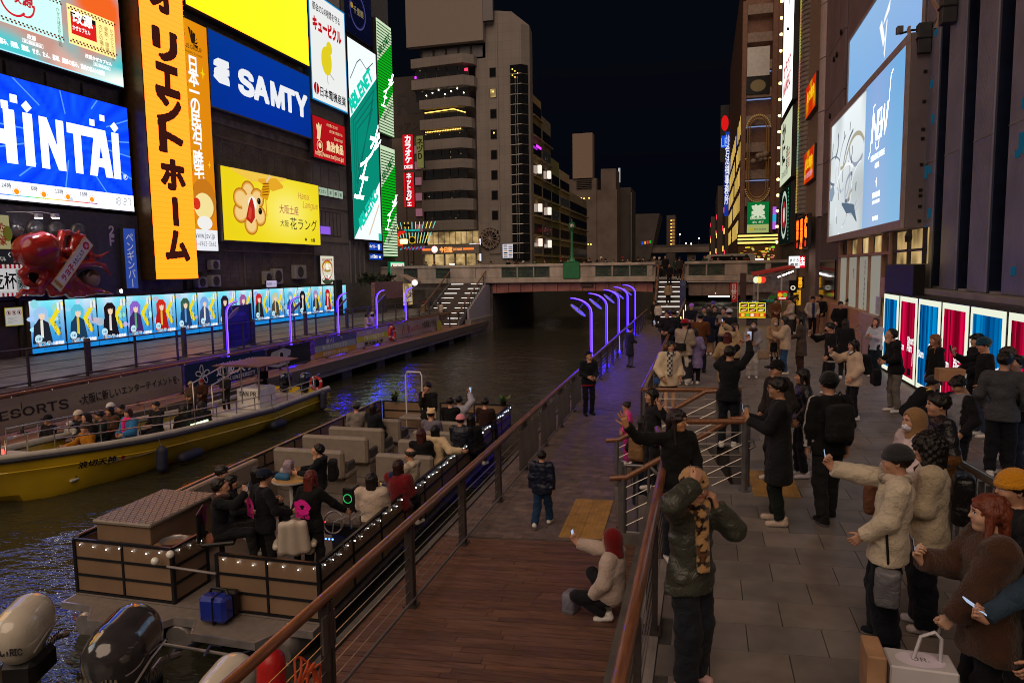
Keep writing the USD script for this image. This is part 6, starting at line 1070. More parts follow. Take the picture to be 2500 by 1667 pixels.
for x,y in((.4,.85),(2.6,.85),(.7,.4),(2.3,.4)):c.shape(Polygon([(x-.12,y),(x+.12,y),(x,y-.3)]),hx('a86a38'));c.disc(x,y+.06,.13,.13,hx('8a4a3c'))
c.disc(1.5,.85,.1,.16,hx('d04848'));c.text('ソフトクリーム',1.5,.5,.16,hx('c87868'),align='c',w=1.0);printed(t,c,LIT1)
kb=thing('pink_terrace','purplish terrace wall and awning stand before the bridge on the left bank','kiosk',loc=(-24.5,53,0));PKW=pm('terrace_pink',(.24,.13,.14),.7,nv=.4,ns=6);part(kb,'wall',MB().bx(-24.6,-24.3,50.3,55.6,1.0,2.35),PKW);part(kb,'lower_wall',MB().bx(-24.6,-24.35,50.3,51.7,0,.997),PKW)
for i in range(9):part(kb,'fence_slat',MB().bx(-24.0,-23.95,49.4+.25*i,49.55+.25*i,0,1.3),GREYSTEEL)
part(kb,'awning',MB().hull([(-24.6,55.5,2.9),(-24.6,59,2.9),(-23.2,55.5,2.35),(-23.2,59,2.35),(-23.2,55.5,2.1),(-23.2,59,2.1)]),pm('awning_tan',(.36,.25,.2),.7));part(kb,'lit_front',MB().bx(-24.4,-24.3,55.8,58.6,.3,2.1),ROOM);part(kb,'globe_lamp',MB().ball((-23.1,55.3,2.2),.25,2),em('globe_pale',(1.,.86,.82),1.3),smooth=True)
c=Canvas((-24.28,56.0,.5),(0,1,0));c.rect(0,0,.5,1.4,hx('c8b8a8'));c.vtext('ふふ',.25,1.3,.4,hx('5a2020'),bold=1);c.rect(.8,0,1.4,1.4,hx('d0c4b8'));c.vtext('氷菓',1.1,1.3,.4,hx('502018'),bold=1);printed(kb,c,LITD)
for k,y in enumerate((50.8,53.8)):
 t=thing('terrace_shrub','dark low shrub on top of the purplish terrace wall, %s'%('left one','right one')[k],'shrub',loc=(-25,y,2.35));m=MB()
 for i in range(170):p=np.array([-25+R.uniform(-.35,.35),y+R.uniform(-1.1,1.1),2.35+R.uniform(0,.5)]);a=R.normal(0,1,3)*.13;b=R.normal(0,1,3)*.13;m.add([p,p+a,p+a+b,p+b],[[0,1,2,3]])
 part(t,'leaves',m,pm('shrub_leaf',(.02,.035,.012),.7));part(t,'stem',MB().rod((-25,y,2.2),(-25,y,2.6),.04,6),WOODRAIL)
CLOTH=vpm('cloth_print',.85,bump=.25,bs=7)
def banner(name,label,xs,y0,y1,z0,z1,draw,cat='banner',back=1,amp=.02):
 t=thing(name,label,cat,loc=(xs(y0),(y0+y1)/2,z0));p0,p1=np.array([xs(y0)+.06,y0,z0]),np.array([xs(y1)+.06,y1,z0]);L=np.linalg.norm(p1-p0);c=Canvas(p0,(p1-p0)/L,step=.0012)
 draw(c,L,z1-z0);(v,f),col=c.get();s_=(v-p0)@c.r;z=v[:,2];wob=amp*(np.sin(s_*2.1)*.6+np.sin(s_*5.3+z*3)*.4)+amp*.5*np.sin(z*9);off=np.maximum((v-p0)@c.n,0)
 v=v+c.n*(wob+off*9)[:,None];v[:,2]+=.05*np.sin(s_*1.4+1)*((z-z0)/(z1-z0)<.5)*.5;part(t,'cloth',(v,f),CLOTH,col=col);m=MB()
 for k in range(int(L/1.2)+1):q=p0+c.r*min(L-.05,.05+1.2*k);m.rod(q+(0,0,z1-z0-.02),(q[0]-.06,q[1],PZ+1.05),.008,4)
 part(t,'ties',m,WIRE);return t
grey=lambda a:(lambda u,v:lin(np.array(a))*(.92+.08*math.sin(u*17+v*3)))
def d1(c,L,h):
 c.grad(0,0,L,h,grey((.60,.56,.52)),48,8);k=hx('2c2624');x0=13.9-9.4;c.text('DREAM RESORTS',x0+1.98,.33,.24,k,kind='en',bold=1,align='r',w=4.4);c.text('-大阪に新しいエンターテイメントを-',x0+2.35,.36,.24,k,bold=1,w=4.05)
banner('cloth_banner','long white cloth banner about new entertainment in Osaka, nearest on the left rail',lbx,9.4,20.45,-.80,.09,d1)
def d2(c,L,h):
 c.grad(0,0,L,h,lambda u,v:lin(np.array([.05,.17,.33])),30,8);k=hx('d8dce0')
 for a in range(5):th_=np.linspace(0,2*np.pi,20);A=1.57+a*1.2566;c.shape(shapely.LineString([(.85+.2*math.cos(A)+.16*math.cos(q)*math.cos(A)-.09*math.sin(q)*math.sin(A),.47+.2*math.sin(A)+.16*math.cos(q)*math.sin(A)+.09*math.sin(q)*math.cos(A))for q in th_]).buffer(.018),k)
 c.text('近畿大学',1.55,.36,.42,k,bold=1,w=2.3);c.text('KINDAI UNIVERSITY',1.6,.1,.14,k,kind='en',bold=1,w=2.3)
banner('cloth_banner','dark blue university cloth banner with a white looped flower emblem',lbx,20.6,25.4,-.86,.08,d2)
def d3(c,L,h):
 c.grad(0,0,L,h,lambda u,v:lin(np.array([.10,.12,.16])+.02*u),16,8);c.shape(Polygon([(0,.2),(.3,.75),(1.2,h-.05),(1.8,.7),(1.6,.15),(.7,.05)]),hx('a8a8b0'));c.disc(1.0,.55,.19,.19,hx('d8d4cc'));c.disc(1.0,.55,.15,.15,hx('3a3634'));c.disc(1.02,.56,.08,.08,hx('0c0a0a'))
banner('cloth_banner','dark cloth banner with a big fish eye picture',lbx,25.5,28.9,-.84,.06,d3)
def d4(c,L,h):
 for k,q in enumerate(('c09840','8a98a8','5a5a98')):c.rect(0,h*k/3,L,h*(k+1)/3,hx(q))
 c.text('東大阪大学',L*.25,h*.72,.2,hx('d8d8e8'),bold=1,w=L*.4);c.text('東大阪大学短期大学部',L*.15,h*.42,.2,hx('d8d8d0'),w=L*.6);c.text('敬愛高等学校 付属幼稚園',L*.15,h*.1,.2,hx('dcd4b8'),w=L*.6)
banner('cloth_banner','violet grey and gold striped school cloth banner on the left rail',lbx,29.3,33.4,-.86,.10,d4)
def d5(c,L,h):
 for k,q in enumerate(('c0b8b0','b4b838','b0a0c0')):c.rect(0,h*k/3,L,h*(k+1)/3,hx(q))
 c.text('柏原高等学校',L*.3,h*.74,.18,hx('e0dce8'),w=L*.5);c.text('夕陽丘学園高等学校',L*.18,h*.42,.22,hx('e8e4c0'),bold=1,w=L*.66);c.text('東大阪大学',L*.2,h*.1,.18,hx('20201c'),bold=2,w=L*.6)
banner('cloth_banner','lilac and lime green school cloth banner on the left rail',lbx,33.55,37.5,-.82,.10,d5)
def d6(c,L,h):
 c.grad(0,0,L,h,grey((.66,.60,.60)),30,6);c.line([(1.25,.25),(1.5,.8)],.1,hx('a01c28'));c.line([(1.6,.35),(1.75,.8)],.1,hx('b87828'));c.text('実',2.1,.35,.42,hx('a04858'),bold=1);c.text('eartful',2.65,.38,.38,hx('a04858'),w=1.6);c.text('大阪樟蔭女子大学',4.5,.4,.42,hx('2a2426'),bold=1,w=2.5);c.disc(L-.2,.3,.5,.4,hx('b0b040'))
banner('cloth_banner','white womens university cloth banner, farthest on the left rail',lbx,38.3,46.1,-.88,.12,d6)
def lifering(label,c_,r,ax,tilt=0):
 t=thing('lifebuoy',label,'lifebuoy',loc=c_);th_=np.linspace(0,2*np.pi,25);e={0:lambda a:(0,math.cos(a),math.sin(a)),1:lambda a:(math.cos(a),0,math.sin(a))}[ax];c_=np.array(c_)
 part(t,'ring',MB().tube([c_+r*np.array(e(a))for a in th_],r*.26,10,cap=False),pm('buoy_red',(.50,.02,.02),.45,nv=.15),smooth=60)
 for q in(.4,1.97,3.54,5.1):part(t,'white_band',MB().tube([c_+r*np.array(e(q+d))for d in(-.12,0,.12)],r*.27,10),WHITEP,smooth=60)
lifering('red lifebuoy hung on the left rail between two banners',(lbx(37.9)+.12,37.95,-.38),.36,0)
for k in range(4):
 y=13.0+2.03*k+.12
 banner('rail_sheet','pale weathered sheet tied inside the right rail, %s of four'%('first','second','third','fourth')[k],lambda y:railx(y)+.01,y,y+1.78,PZ+.16,PZ+.93,lambda c,L,h:c.grad(0,0,L,h,grey((.50,.46,.42)),14,5),'sheet',amp=.012)
SX,SY=3.9,48.;fs=thing('food_stall','bright food stall under a red awning with bare tube lights','stall',loc=(4.3,SY,0));AW=pm('awning_red',(.42,.02,.02),.6)
part(fs,'awning',MB().hull([(2.9,46.4,2.62),(5.3,46.4,3.12),(2.9,46.4,2.56),(5.3,46.4,3.0),(2.9,49.5,2.75),(5.3,49.5,3.2)]),AW);part(fs,'awning_edge',MB().hull([(3.4,46.3,2.50),(5.2,46.3,2.98),(3.4,46.36,2.44),(5.2,46.36,2.92)]),WHITEP)
for k in range(5):part(fs,'tube_light',MB().rod((4.35+.18*k,46.7+.3*k,2.46+.06*k),(4.75+.16*k,46.8+.3*k,2.60+.05*k),.035,6),em('stall_tube',(1.,.98,.92),8.))
part(fs,'back_wall',MB().bx(3.1,5.4,49.6,49.8,0,2.7),pm('stall_wall',(.35,.33,.3),.6,nv=.5,ns=3));part(fs,'counter',MB().bx(3.9,5.3,46.9,47.6,0,1.0,.02),pm('stall_counter',(.22,.16,.08),.6));part(fs,'counter_cloth',MB().bx(3.88,4.6,46.88,46.895,1.0,1.35),pm('green_cloth',(.05,.3,.06),.7));part(fs,'post',MB().rod((4.55,46.6,0),(4.55,46.6,2.7),.04,8),WHITEP);part(fs,'post',MB().rod((3.2,46.6,0),(3.2,46.6,2.6),.04,8),WHITEP)
part(fs,'shelf',MB().bx(3.2,4.2,48.6,49.5,.9,.96).bx(3.2,4.2,48.6,49.5,1.4,1.46),STEEL)
for k in range(5):solo('fruit',MB().ball((4.3+.1*k,47.2,1.1+.08*(k%2)),.07,1),pm('lemon',(.7,.5,.03),.5),'yellow fruit piled on the green stall counter','fruit','yellow fruit on the stall counter',smooth=True)
for k in range(3):solo('crate',MB().bx(3.4+.5*k,3.82+.5*k,47.7,48.1,.9,1.15,.02)if k else MB().bx(3.45,4.1,46.2,46.7,.95,1.1,.02),(pm('crate_teal',(.02,.32,.24),.5),pm('crate_white',(.5,.48,.42),.6),pm('crate_brown',(.16,.09,.05),.7))[k],('teal tray beside the menu screen under the awning','white box on the shelf inside the food stall','brown box deep inside the food stall')[k],'box')
for k in range(3):
 t=thing('paper_lantern','lit paper lantern under the red awning, %s'%('pale leftmost','yellow middle one','red rightmost')[k],'lantern',loc=(3.05+.2*k,46.3,2.4));part(t,'shade',MB().lathe([(.05,-.2),(.15,-.12),(.17,0),(.15,.12),(.05,.2)],(3.05+.2*k,46.2,2.32),14),em(('lantern_pale','lantern_amber','lantern_red')[k],((.7,.75,.5),(1.,.62,.12),(.8,.04,.02))[k],1.2),smooth=60);part(t,'rim',MB().lathe([(.06,.19),(.06,.23),(0,.23)],(3.05+.2*k,46.2,2.32),10),BLACKM)
t,c=sign('menu_screen','bright menu screen of fried dishes on a stand in the plaza','screen',40.,0,1.80,3.15,.42,1.33,.1,.03);c.rect(0,0,1.35,.91,hx('e8d820'));c.rect(0,.82,1.35,.91,hx('181810'));c.text('メニュー 営業中',.1,.84,.05,hx('f0f0e0'),w=.9)
for j in range(2):
 for i in range(3):x,y=.07+.43*i,.32+.25*j;c.rect(x,y,x+.38,y+.2,hx('181810'));c.disc(x+.18,y+.09,.14,.06,hx(('d88828','c86a20','e8c060')[(i+j)%3]));c.line([(x+.05,y+.04),(x+.34,y+.15)],.03,hx('f0e8d0'))
c.rect(0,.05,1.35,.27,hx('c84018'));[c.disc(.2+.24*k,.16,.1,.08,hx(('e8c83c','5cb830','f0e0c0','e87828')[k%4]))for k in range(5)];printed(t,c,LIT1);part(t,'stand',MB().bx(2.2,2.75,40.1,40.4,0,.4),CASE)
t=thing('flag','red vertical flag with white characters on a pole by the stall','flag',loc=(1.7,45,0));part(t,'pole',MB().rod((1.95,45,0),(1.95,45,2.3),.015,6),WHITEP);c=Canvas((1.5,44.98,1.0),(1,0,0));c.shape(Polygon([(.1,0),(.42,.06),(.4,1.2),(.0,1.15)]),hx('b81c20'));c.vtext('日替り',.22,1.1,.28,hx('e8dcd4'),bold=1,gap=1.15);printed(t,c,PRINT,'cloth')
solo('brown_post',MB().bx(2.12,2.48,46,46.3,0,2.75,.02),pm('post_brown',(.06,.028,.022),.5),'tall square brown post standing beside the red flag','post')
for k,(x0,x1,z0,z1,w_)in enumerate(((4.72,5.12,1.6,2.3,'た'),(5.15,5.55,1.85,2.5,'営業中'),(5.05,5.45,.85,1.72,'一番搾り'),(4.18,4.78,1.15,1.66,''))):
 t,c=sign('stall_sign',('dark sign with a white round mark by the stall','amber stacked character sign right of the stall','amber vertical beer sign right of the stall','red sign with two food bowls at the stall')[k],'sign',44+.4*k,0,x0,x1,z0,z1,.08,.02);w,h=x1-x0,z1-z0;c.rect(0,0,w,h,hx(('120c0a','1a0e04','d89820','b01818')[k]))
 if k==0:c.ring(w/2,h*.4,.13,.05,hx('f0e8d0'))
 elif k==3:c.disc(w*.28,h*.55,.13,.13,hx('e8a020'));c.disc(w*.72,h*.55,.13,.13,hx('60a030'));c.rect(.1,.05,w-.1,.12,hx('f0e0d0'))
 else:c.vtext(w_,w/2,h-.04,(.2,.19)[k-1],hx(('ffb020','2a1804')[k-1]),bold=3,gap=1.05)
 printed(t,c,LIT1)
t=thing('balustrade','bright steel balustrade with flat uprights at the right picture edge','railing',loc=(3.4,6.6,0));a,b=atz(2305,1108,1.02),atz(2475,1205,1.02);a,b=a+(a-b)*.1,b+(b-a)*.6;part(t,'top_rail',MB().tube([a,b],.045,12),pm('polished_steel',(.5,.46,.40),.22,.9,nv=.1),smooth=50)
for k in range(16):p=a+(b-a)*(k+.5)/16;q=p-(0,0,.04);n_=np.array([-(b-a)[1],(b-a)[0],0]);n_=n_/np.linalg.norm(n_)*.02;d_=(b-a)/np.linalg.norm(b-a)*.006;part(t,'upright',MB().hull([q*(1,1,0)+(0,0,z)+s_*n_*w_+e*d_ for z,w_ in((.0,.7),(.5,.45),(.96,1.4))for s_ in(-1,1)for e in(-1,1)]),GREYSTEEL)
# ---------------------------------------------------------------- pontoon party boat by the right bank
BO=np.array([-8.85,8.1]);BK=-.037
def bp(a,b,z):return np.array([BO[0]+a+BK*b,BO[1]+b,z])
def bb(m,a0,a1,b0,b1,z0,z1,c=0.):
 q=MB().bx(a0,a1,b0,b1,z0,z1,c).get();v=q[0];return m.add(np.c_[BO[0]+v[:,0]+BK*v[:,1],BO[1]+v[:,1],v[:,2]],q[1])
pb=thing('pontoon_boat','beige pontoon party boat with panel fences, sofas and strings of tiny lights','boat',loc=(-6.8,13,WZ))
DZ,TZ=-1.45,-.65;CARP=pm('boat_carpet',(.16,.13,.115),.9,nv=.15,ns=9,bump=.5,bs=150);TANP=pm('boat_panel',(.20,.125,.075),.5,nv=.12,ns=2);TUBM=pm('boat_frame',(.02,.02,.024),.35,.5);VIN=pm('boat_vinyl',(.20,.165,.135),.5,nv=.12,ns=5,bump=.2,bs=30);ALU=pm('boat_alu',(.42,.38,.38),.35,.7)
part(pb,'deck',bb(MB(),0,3.98,-.02,11.25,DZ-.10,DZ-.002),CARP)
plat=Polygon([(.0,.0),(.0,-.27),(.52,-.27),(.8,-.62),(1.72,-.62),(1.92,-.30),(2.27,-.30),(2.43,-.60),(3.39,-.62),(3.6,-.2),(3.98,-.2),(3.98,0)]);part(pb,'rear_platform',MB().prism(plat,.012,lambda v:np.c_[BO[0]+v[:,0]+BK*v[:,1],BO[1]+v[:,1],DZ-.03+v[:,2]]),CARP);part(pb,'platform_trim',MB().prism(plat.buffer(.012).difference(plat.buffer(-.02)),.10,lambda v:np.c_[BO[0]+v[:,0]+BK*v[:,1],BO[1]+v[:,1],DZ-.115+v[:,2]]),ALU)
for a in(.45,1.98,3.5):part(pb,'pontoon',MB().tube([bp(a,-.3,-1.78),bp(a,-.1,-1.75),bp(a,11.0,-1.75),bp(a,11.6,-1.62)],[.2,.28,.28,.1],14),ALU,smooth=50)
bulbs=[]
def fence(a0,b0,a1,b1,n,nz=3,light=True):
 A,B=bp(a0,b0,0)[:2],bp(a1,b1,0)[:2];d=(B-A);L=np.linalg.norm(d);d/=L;nrm=np.array([d[1],-d[0]])
 P=lambda s,z,o=0.:np.array([*(A+d*s+nrm*o),z])
 for i in range(n):
  for j in range(nz):
   s0,s1=L*i/n+.02,L*(i+1)/n-.02;z0,z1=DZ+.03+(TZ-DZ-.05)*j/nz+.012,DZ+.03+(TZ-DZ-.05)*(j+1)/nz-.012
   part(pb,'fence_panel',MB().hull([P(s,z,o)for s in(s0,s1)for z in(z0,z1)for o in(-.008,.008)]),TANP)
 m=MB()
 for j in range(1,nz+1):z=DZ+.03+(TZ-DZ-.05)*j/nz if j<nz else TZ;m.hull([P(s,z+e,o)for s in(0,L)for e in(-.018,.018)for o in(-.022,.022)])
 m.hull([P(s,DZ+.015+e,o)for s in(0,L)for e in(-.015,.015)for o in(-.02,.02)])
 for i in range(n+1):w=.028 if i in(0,n)else.016;m.hull([P(L*i/n+e,z,o)for e in(-w,w)for z in(DZ,TZ+.001)for o in(-.021,.021)])
 part(pb,'fence_frame',m,TUBM)
 if light:bulbs.extend(P(s,TZ-.06-.02*(k%3),.03)for k,s in enumerate(np.arange(.12,L,.23)))
fence(.0,.03,1.68,.03,2);fence(1.68,.03,1.70,.75,1);fence(2.42,.03,3.98,.03,2);fence(3.98,.03,3.98,11.2,11);fence(0,11.2,0,.03,9,light=False);fence(.1,11.2,1.3,11.2,1,light=False);fence(1.9,11.2,3.95,11.2,2,light=False)
m=MB();[m.ball(p,.006,1)for p in bulbs];part(pb,'fairy_lights',m,em('fairy_light',(.80,.90,1.),22.),kind='stuff');part(pb,'left_rail_cap',MB().tube([bp(0,.1,TZ+.03),bp(0,11,TZ+.03)],.022,6),pm('rail_gilt',(.5,.3,.16),.3,.8))
tk=part(pb,'trunk',bb(MB(),.14,1.10,.3,1.75,DZ+.3,-.50,.01),TANP);dm=MB();bb(dm,.10,1.14,.26,1.79,-.497,-.43,.02);part(tk,'lid',dm,VIN);dm=MB()
for k in range(-9,16):
 for s_ in(1,-1):
  L=shapely.LineString([(.12+.115*k,.28),(.12+.115*k+s_*1.5*.62,1.78)]).intersection(sbox(.12,.28,1.12,1.77))
  if L.length>.05:(x0,y0),(x1,y1)=L.coords[0],L.coords[-1];dm.tube([bp(x0,y0,-.431),bp(x1,y1,-.431)],.006,4)
part(tk,'quilt_seams',dm,pm('seam_dark',(.14,.09,.08),.6),kind='stuff');part(pb,'wash_basin',MB().lathe([(.05,-.05),(.19,0),(.2,.02),(.16,-.02),(.0,-.04)],bp(1.38,.45,-.72),18),ALU,smooth=50);part(pb,'basin_table',bb(MB(),1.14,1.62,.2,.75,DZ+.1,-.74,.01),TANP);part(pb,'side_seat',bb(MB(),.1,.62,1.9,4.5,DZ,-1.02,.03),VIN);part(pb,'side_back',bb(MB(),.05,.2,1.9,4.5,-1.02,-.62,.03),VIN)
def bench(a0,a1,b):
 part(pb,'sofa_back',bb(MB(),a0,a1,b,b+.17,-1.1,-.50,.05),VIN);part(pb,'sofa_base',bb(MB(),a0+.02,a1-.02,b+.175,b+.70,DZ,-1.14,.01),VIN);part(pb,'sofa_cushion',bb(MB(),a0,a1,b+.18,b+.74,-1.135,-1.0,.04),VIN);part(pb,'sofa_arm',bb(MB(),*((a1-.09,a1)if a0<2 else(a0,a0+.09)),b+.19,b+.62,-1.0,-.80,.03),pm('arm_dark',(.05,.045,.045),.5))
for b in(4.9,6.1,7.0,8.05):bench(.26 if b<6.5 else.46,1.89,b);bench(2.62,3.86,b)
part(pb,'warm_lamp',bb(MB(),2.60,2.615,5.0,5.04,-1.2,-.8),em('boat_warm',(1.,.62,.2),8.))
tb_=thing('round_table','round wooden table on a white leg on the pontoon boat','table',loc=bp(1.45,3.65,DZ));part(tb_,'top',MB().lathe([(0,-.03),(.36,-.03),(.37,-.0),(.355,.0)],bp(1.45,3.65,-.72),28),WHITEP,smooth=40);part(tb_,'wood_inlay',MB().lathe([(.35,0),(0,.003)],bp(1.45,3.65,-.719),28),pm('table_wood',(.45,.26,.10),.4,nv=.25,ns=3,sc=(9,1,1)));part(tb_,'leg',MB().rod(bp(1.45,3.65,DZ),bp(1.45,3.65,-.75),.05,12),WHITEP,smooth=50)
for k,(a,b,lab,colr)in enumerate(((1.32,3.55,'blue pouch with an orange strap on the round boat table',(.01,.09,.2)),(1.2,3.92,'grey crumpled cloth at the far side of the round boat table',(.3,.29,.3)))):
 mm=snet(lambda P,a=a,b=b:caps(P,bp(a-.09,b,-.66),bp(a+.09,b,-.66),.06,.06)-.02*meshkit.noise(P*16,3+k),bp(a,b,-.7)-.25,bp(a,b,-.7)+.25,.02);p_=solo('pouch' if k==0 else 'cloth',mm,pm(f'table_thing_{k}',colr,.7),lab,'pouch' if k==0 else 'cloth',smooth=True)
cc_=thing('helm_chair','cream padded helm chair on a pedestal at the boat stern','chair',loc=bp(3.0,1.15,DZ));ca=25;TR=lambda v:(np.asarray(v)@rotm(0,0,ca).T)+bp(3.0,1.15,DZ);CRM=pm('helm_cream',(.50,.43,.36),.4,nv=.08)
for nm_,s_ in(('seat',[((-.2,-.12,.50),(-.2,.2,.52),.08,.07),((.2,-.12,.50),(.2,.2,.52),.08,.07),((0,-.12,.5),(0,.2,.52),.09,.08)]),('backrest',[((-.17,-.28,.58),(-.15,-.36,.98),.07,.06),((.17,-.28,.58),(.15,-.36,.98),.07,.06),((0,-.28,.56),(0,-.37,1.0),.08,.06)]),('armrest',[((.27,-.25,.62),(.29,.1,.66),.05,.045)]),('armrest',[((-.27,-.25,.62),(-.29,.1,.66),.05,.045)])):
 v,f=blob_mesh(s_,.12,(-.45,-.55,.3),(.45,.4,1.15),.025);part(cc_,nm_,(TR(v),f),CRM,smooth=True)
part(cc_,'pedestal',MB().rod(bp(3.0,1.15,DZ),bp(3.0,1.15,DZ+.45),.05,12),BLACKM)
hc=thing('helm_console','helm console with chrome levers, round mirrors and small blue lights','console',loc=bp(3.45,2.0,DZ));part(hc,'body',bb(MB(),3.2,3.9,1.85,2.3,DZ,-.85,.03),CASE);part(hc,'dash',bb(MB(),3.15,3.85,1.7,1.9,-.95,-.75,.03),BLACKM);m=MB();th_=np.linspace(0,2*np.pi,21);wc_=bp(3.35,1.68,-.72);m.tube([wc_+.17*np.array([math.cos(a),.3*math.sin(a),.95*math.sin(a)])for a in th_],.014,6);[m.rod(wc_,wc_+.17*np.array([math.cos(a),.3*math.sin(a),.95*math.sin(a)]),.009,5)for a in(.5,2.6,4.7)];part(hc,'wheel',m,ALU,smooth=60)
for k,(a,b)in enumerate(((3.6,1.75),(3.75,1.8),(3.55,1.55),(3.7,1.6))):part(hc,'lever',MB().tube([bp(a,b,-.75),bp(a+.03,b-.06,-.6),bp(a+.10,b-.04,-.55)],.014,6),ALU)
for k in range(3):part(hc,'blue_light',MB().ball(bp(3.2+.06*k,1.68,-1.0),.014,1),em('blue_dot',(.05,.15,1.),10.));
part(hc,'red_light',MB().ball(bp(3.1,1.85,-.8),.015,1),em('red_dot',(1.,.03,.02),8.));part(hc,'speaker',bb(MB(),2.32,2.55,4.0,4.3,DZ,-.95,.02),BLACKM);part(hc,'green_ring',MB().tube([bp(2.44,3.985,-1.15)+.085*np.array([math.cos(a),0,math.sin(a)])for a in th_],.008,5),em('green_ring',(.03,.5,.12),1.))
gn=thing('generator','blue portable generator standing on the boat stern platform','generator',loc=bp(2.62,-.3,DZ));part(gn,'body',MB().rb(bp(2.6,-.29,DZ+.2),(.40,.24,.36),3,.05),pm('generator_blue',(.01,.025,.26),.35,coat=.5));part(gn,'back',MB().rb(bp(2.62,-.1,DZ+.2),(.38,.13,.34),3,.03),BLACKM);part(gn,'handle',MB().tube([bp(2.47,-.24,DZ+.37),bp(2.5,-.22,DZ+.43),bp(2.72,-.22,DZ+.43),bp(2.76,-.24,DZ+.37)],.022,8),BLACKM,smooth=60);part(gn,'strap',MB().rb(bp(2.63,-.29,DZ+.2),(.02,.25,.37),3),BLACKM)
c=Canvas(bp(2.4,-.415,DZ+.05),(math.cos(.05),math.sin(.05),0));c.text('YAMAHA',.05,.2,.045,lc('d8dce8',1.),kind='en',bold=2,w=.17);c.text('16i',.06,.05,.07,hx('c8ccd8'),kind='en',bold=3,w=.13);c.ring(.24,.09,.05,.012,hx('c8ccd8'));printed(gn,c,PRINT)
for k,(a,b,tip)in enumerate(((1.52,-.12,1.7),(1.78,-.12,1.9))):part(pb,'rear_lamp',MB().ball(bp(a,b,-.78+.12*k),.055,2),pm('lamp_glass',(.75,.75,.7),.1,coat=1.),smooth=True)
part(pb,'tow_bar',MB().rod(bp(1.7,-.1,-.85),bp(2.45,-.05,-.9),.018,8),ALU);gp=MB().tube([bp(.95,10.9,DZ),bp(.95,10.9,.18),bp(1.0,10.9,.28),bp(1.4,10.9,.28),bp(1.45,10.9,.18),bp(1.45,10.9,DZ)],.022,8);part(pb,'grab_arch',gp,WHITEP,smooth=60);part(pb,'step_table',bb(MB(),.95,1.8,10.3,10.85,-1.0,-.92,.02),VIN)
for k,(a,b)in enumerate(((.5,11.1),(3.85,11.0))):
 t=thing('pot_plant','small bushy plant with green lit leaves at the %s bow corner of the pontoon boat'%('left','right')[k],'plant',loc=bp(a,b,TZ));m=MB()
 for i in range(36):A_,e=R.uniform(0,6.28),R.uniform(.1,1.2);d=np.array([math.cos(A_)*math.cos(e),math.sin(A_)*math.cos(e),math.sin(e)])*R.uniform(.15,.3);s_=np.cross(d,[0,0,1.])*.22;p=bp(a,b,TZ+.12);m.quad(p,p+d*.6+s_,p+d,p+d*.6-s_)
 part(t,'leaves',m,pm('boat_leaf',(.08,.16,.03),.5,nv=.6,ns=30));part(t,'pot',MB().lathe([(.07,0),(.1,.13),(0,.12)],bp(a,b,TZ+.02),12),BLACKM,smooth=40)
def motor(c_,s_,label,colr,word,ang=0):
 t=thing('outboard_motor',label,'outboard motor',loc=c_);Rm=rotm(0,0,ang)
 def F(P):
  d=caps(P,(0,-.06,.0),(0,.10,.03),.25,.22,wv=np.array([1.,0,0]),wk=.82);d=smin(d,caps(P,(0,.1,.16),(0,-.2,.12),.13,.11,wv=np.array([1.,0,0]),wk=1.15),.14);return np.maximum(d,-.24-P[:,2])-.018*np.exp(-((P[:,2]-.0)/.02)**2)*0
 v,f=snet(F,(-.4,-.5,-.4),(.4,.5,.45),.022);tr=lambda v:(np.asarray(v)*s_)@Rm.T+np.asarray(c_,float);part(t,'cowl',(tr(v),f),colr,smooth=True)
 part(t,'lower_cowl',(tr(MB().bx(-.16,.16,-.2,.22,-.45,-.2,.05).get()[0]),MB().bx(-.16,.16,-.2,.22,-.45,-.2,.05).get()[1]),BLACKM);q=MB().rod((0,.0,-1.0),(0,0,-.4),.09,10).get();part(t,'leg',(tr(q[0]),q[1]),colr);q=MB().tube([(-.02,.3,-.35),(.0,.45,-.3),(.03,.62,-.35)],.03,8).get();part(t,'bracket',(tr(q[0]),q[1]),ALU)
 q=MB().tube([(.205,-.25,-.08),(.235,-.08,.02),(.215,.14,.03)],.008,5).get();part(t,'trim_line',(tr(q[0]),q[1]),ALU)
 for sx in(1,-1):
  c=Canvas(tr(np.array([[.252*sx,-.20*sx if sx>0 else.16,-.12]]))[0],Rm@np.array([0,1.*sx,0]),(0,0,1));c.text(word,0,0,.075*s_,hx('24242a' if word!='YAMAHA' else '6a6258'),kind='en',bold=3,w=.33*s_);printed(t,c,PRINT)
 c=Canvas(tr(np.array([[-.15,-.318,-.06]]))[0],Rm@np.array([1.,0,0]),(0,0,1));c.text(word,0,0,.06*s_,hx('24242a' if word!='YAMAHA' else '6a6258'),kind='en',bold=3,w=.3*s_);printed(t,c,PRINT)
WHM=pm('motor_white',(.55,.50,.42),.25,nv=.08,coat=.7);DKM=pm('motor_dark',(.055,.05,.055),.15,.3,nv=.2,coat=1.)
motor((-7.75,6.35,-1.02),1.3,'white outboard motor cut by the left picture edge at the boat stern',WHM,'ELECTRIC',20);motor((-6.22,6.25,-1.05),1.6,'big dark glossy outboard motor in the middle of the boat stern',DKM,'YAMAHA',12);motor((-4.72,6.0,-1.18),1.25,'pale outboard motor half hidden by the near handrail',WHM,'115',5)
m=MB()
for k in range(7):x=-7.2+.42*k;m.tube([(x,7.5,-1.6),(x+.15,7.1,-1.35-.05*(k%3)),(x+.35,6.75,-1.25)],.016,6)
part(pb,'hoses',m,pm('hose_blue',(.03,.05,.16),.4));part(pb,'motor_bar',MB().rod((-7.3,6.95,-1.3),(-4.6,6.95,-1.35),.02,8),ALU)
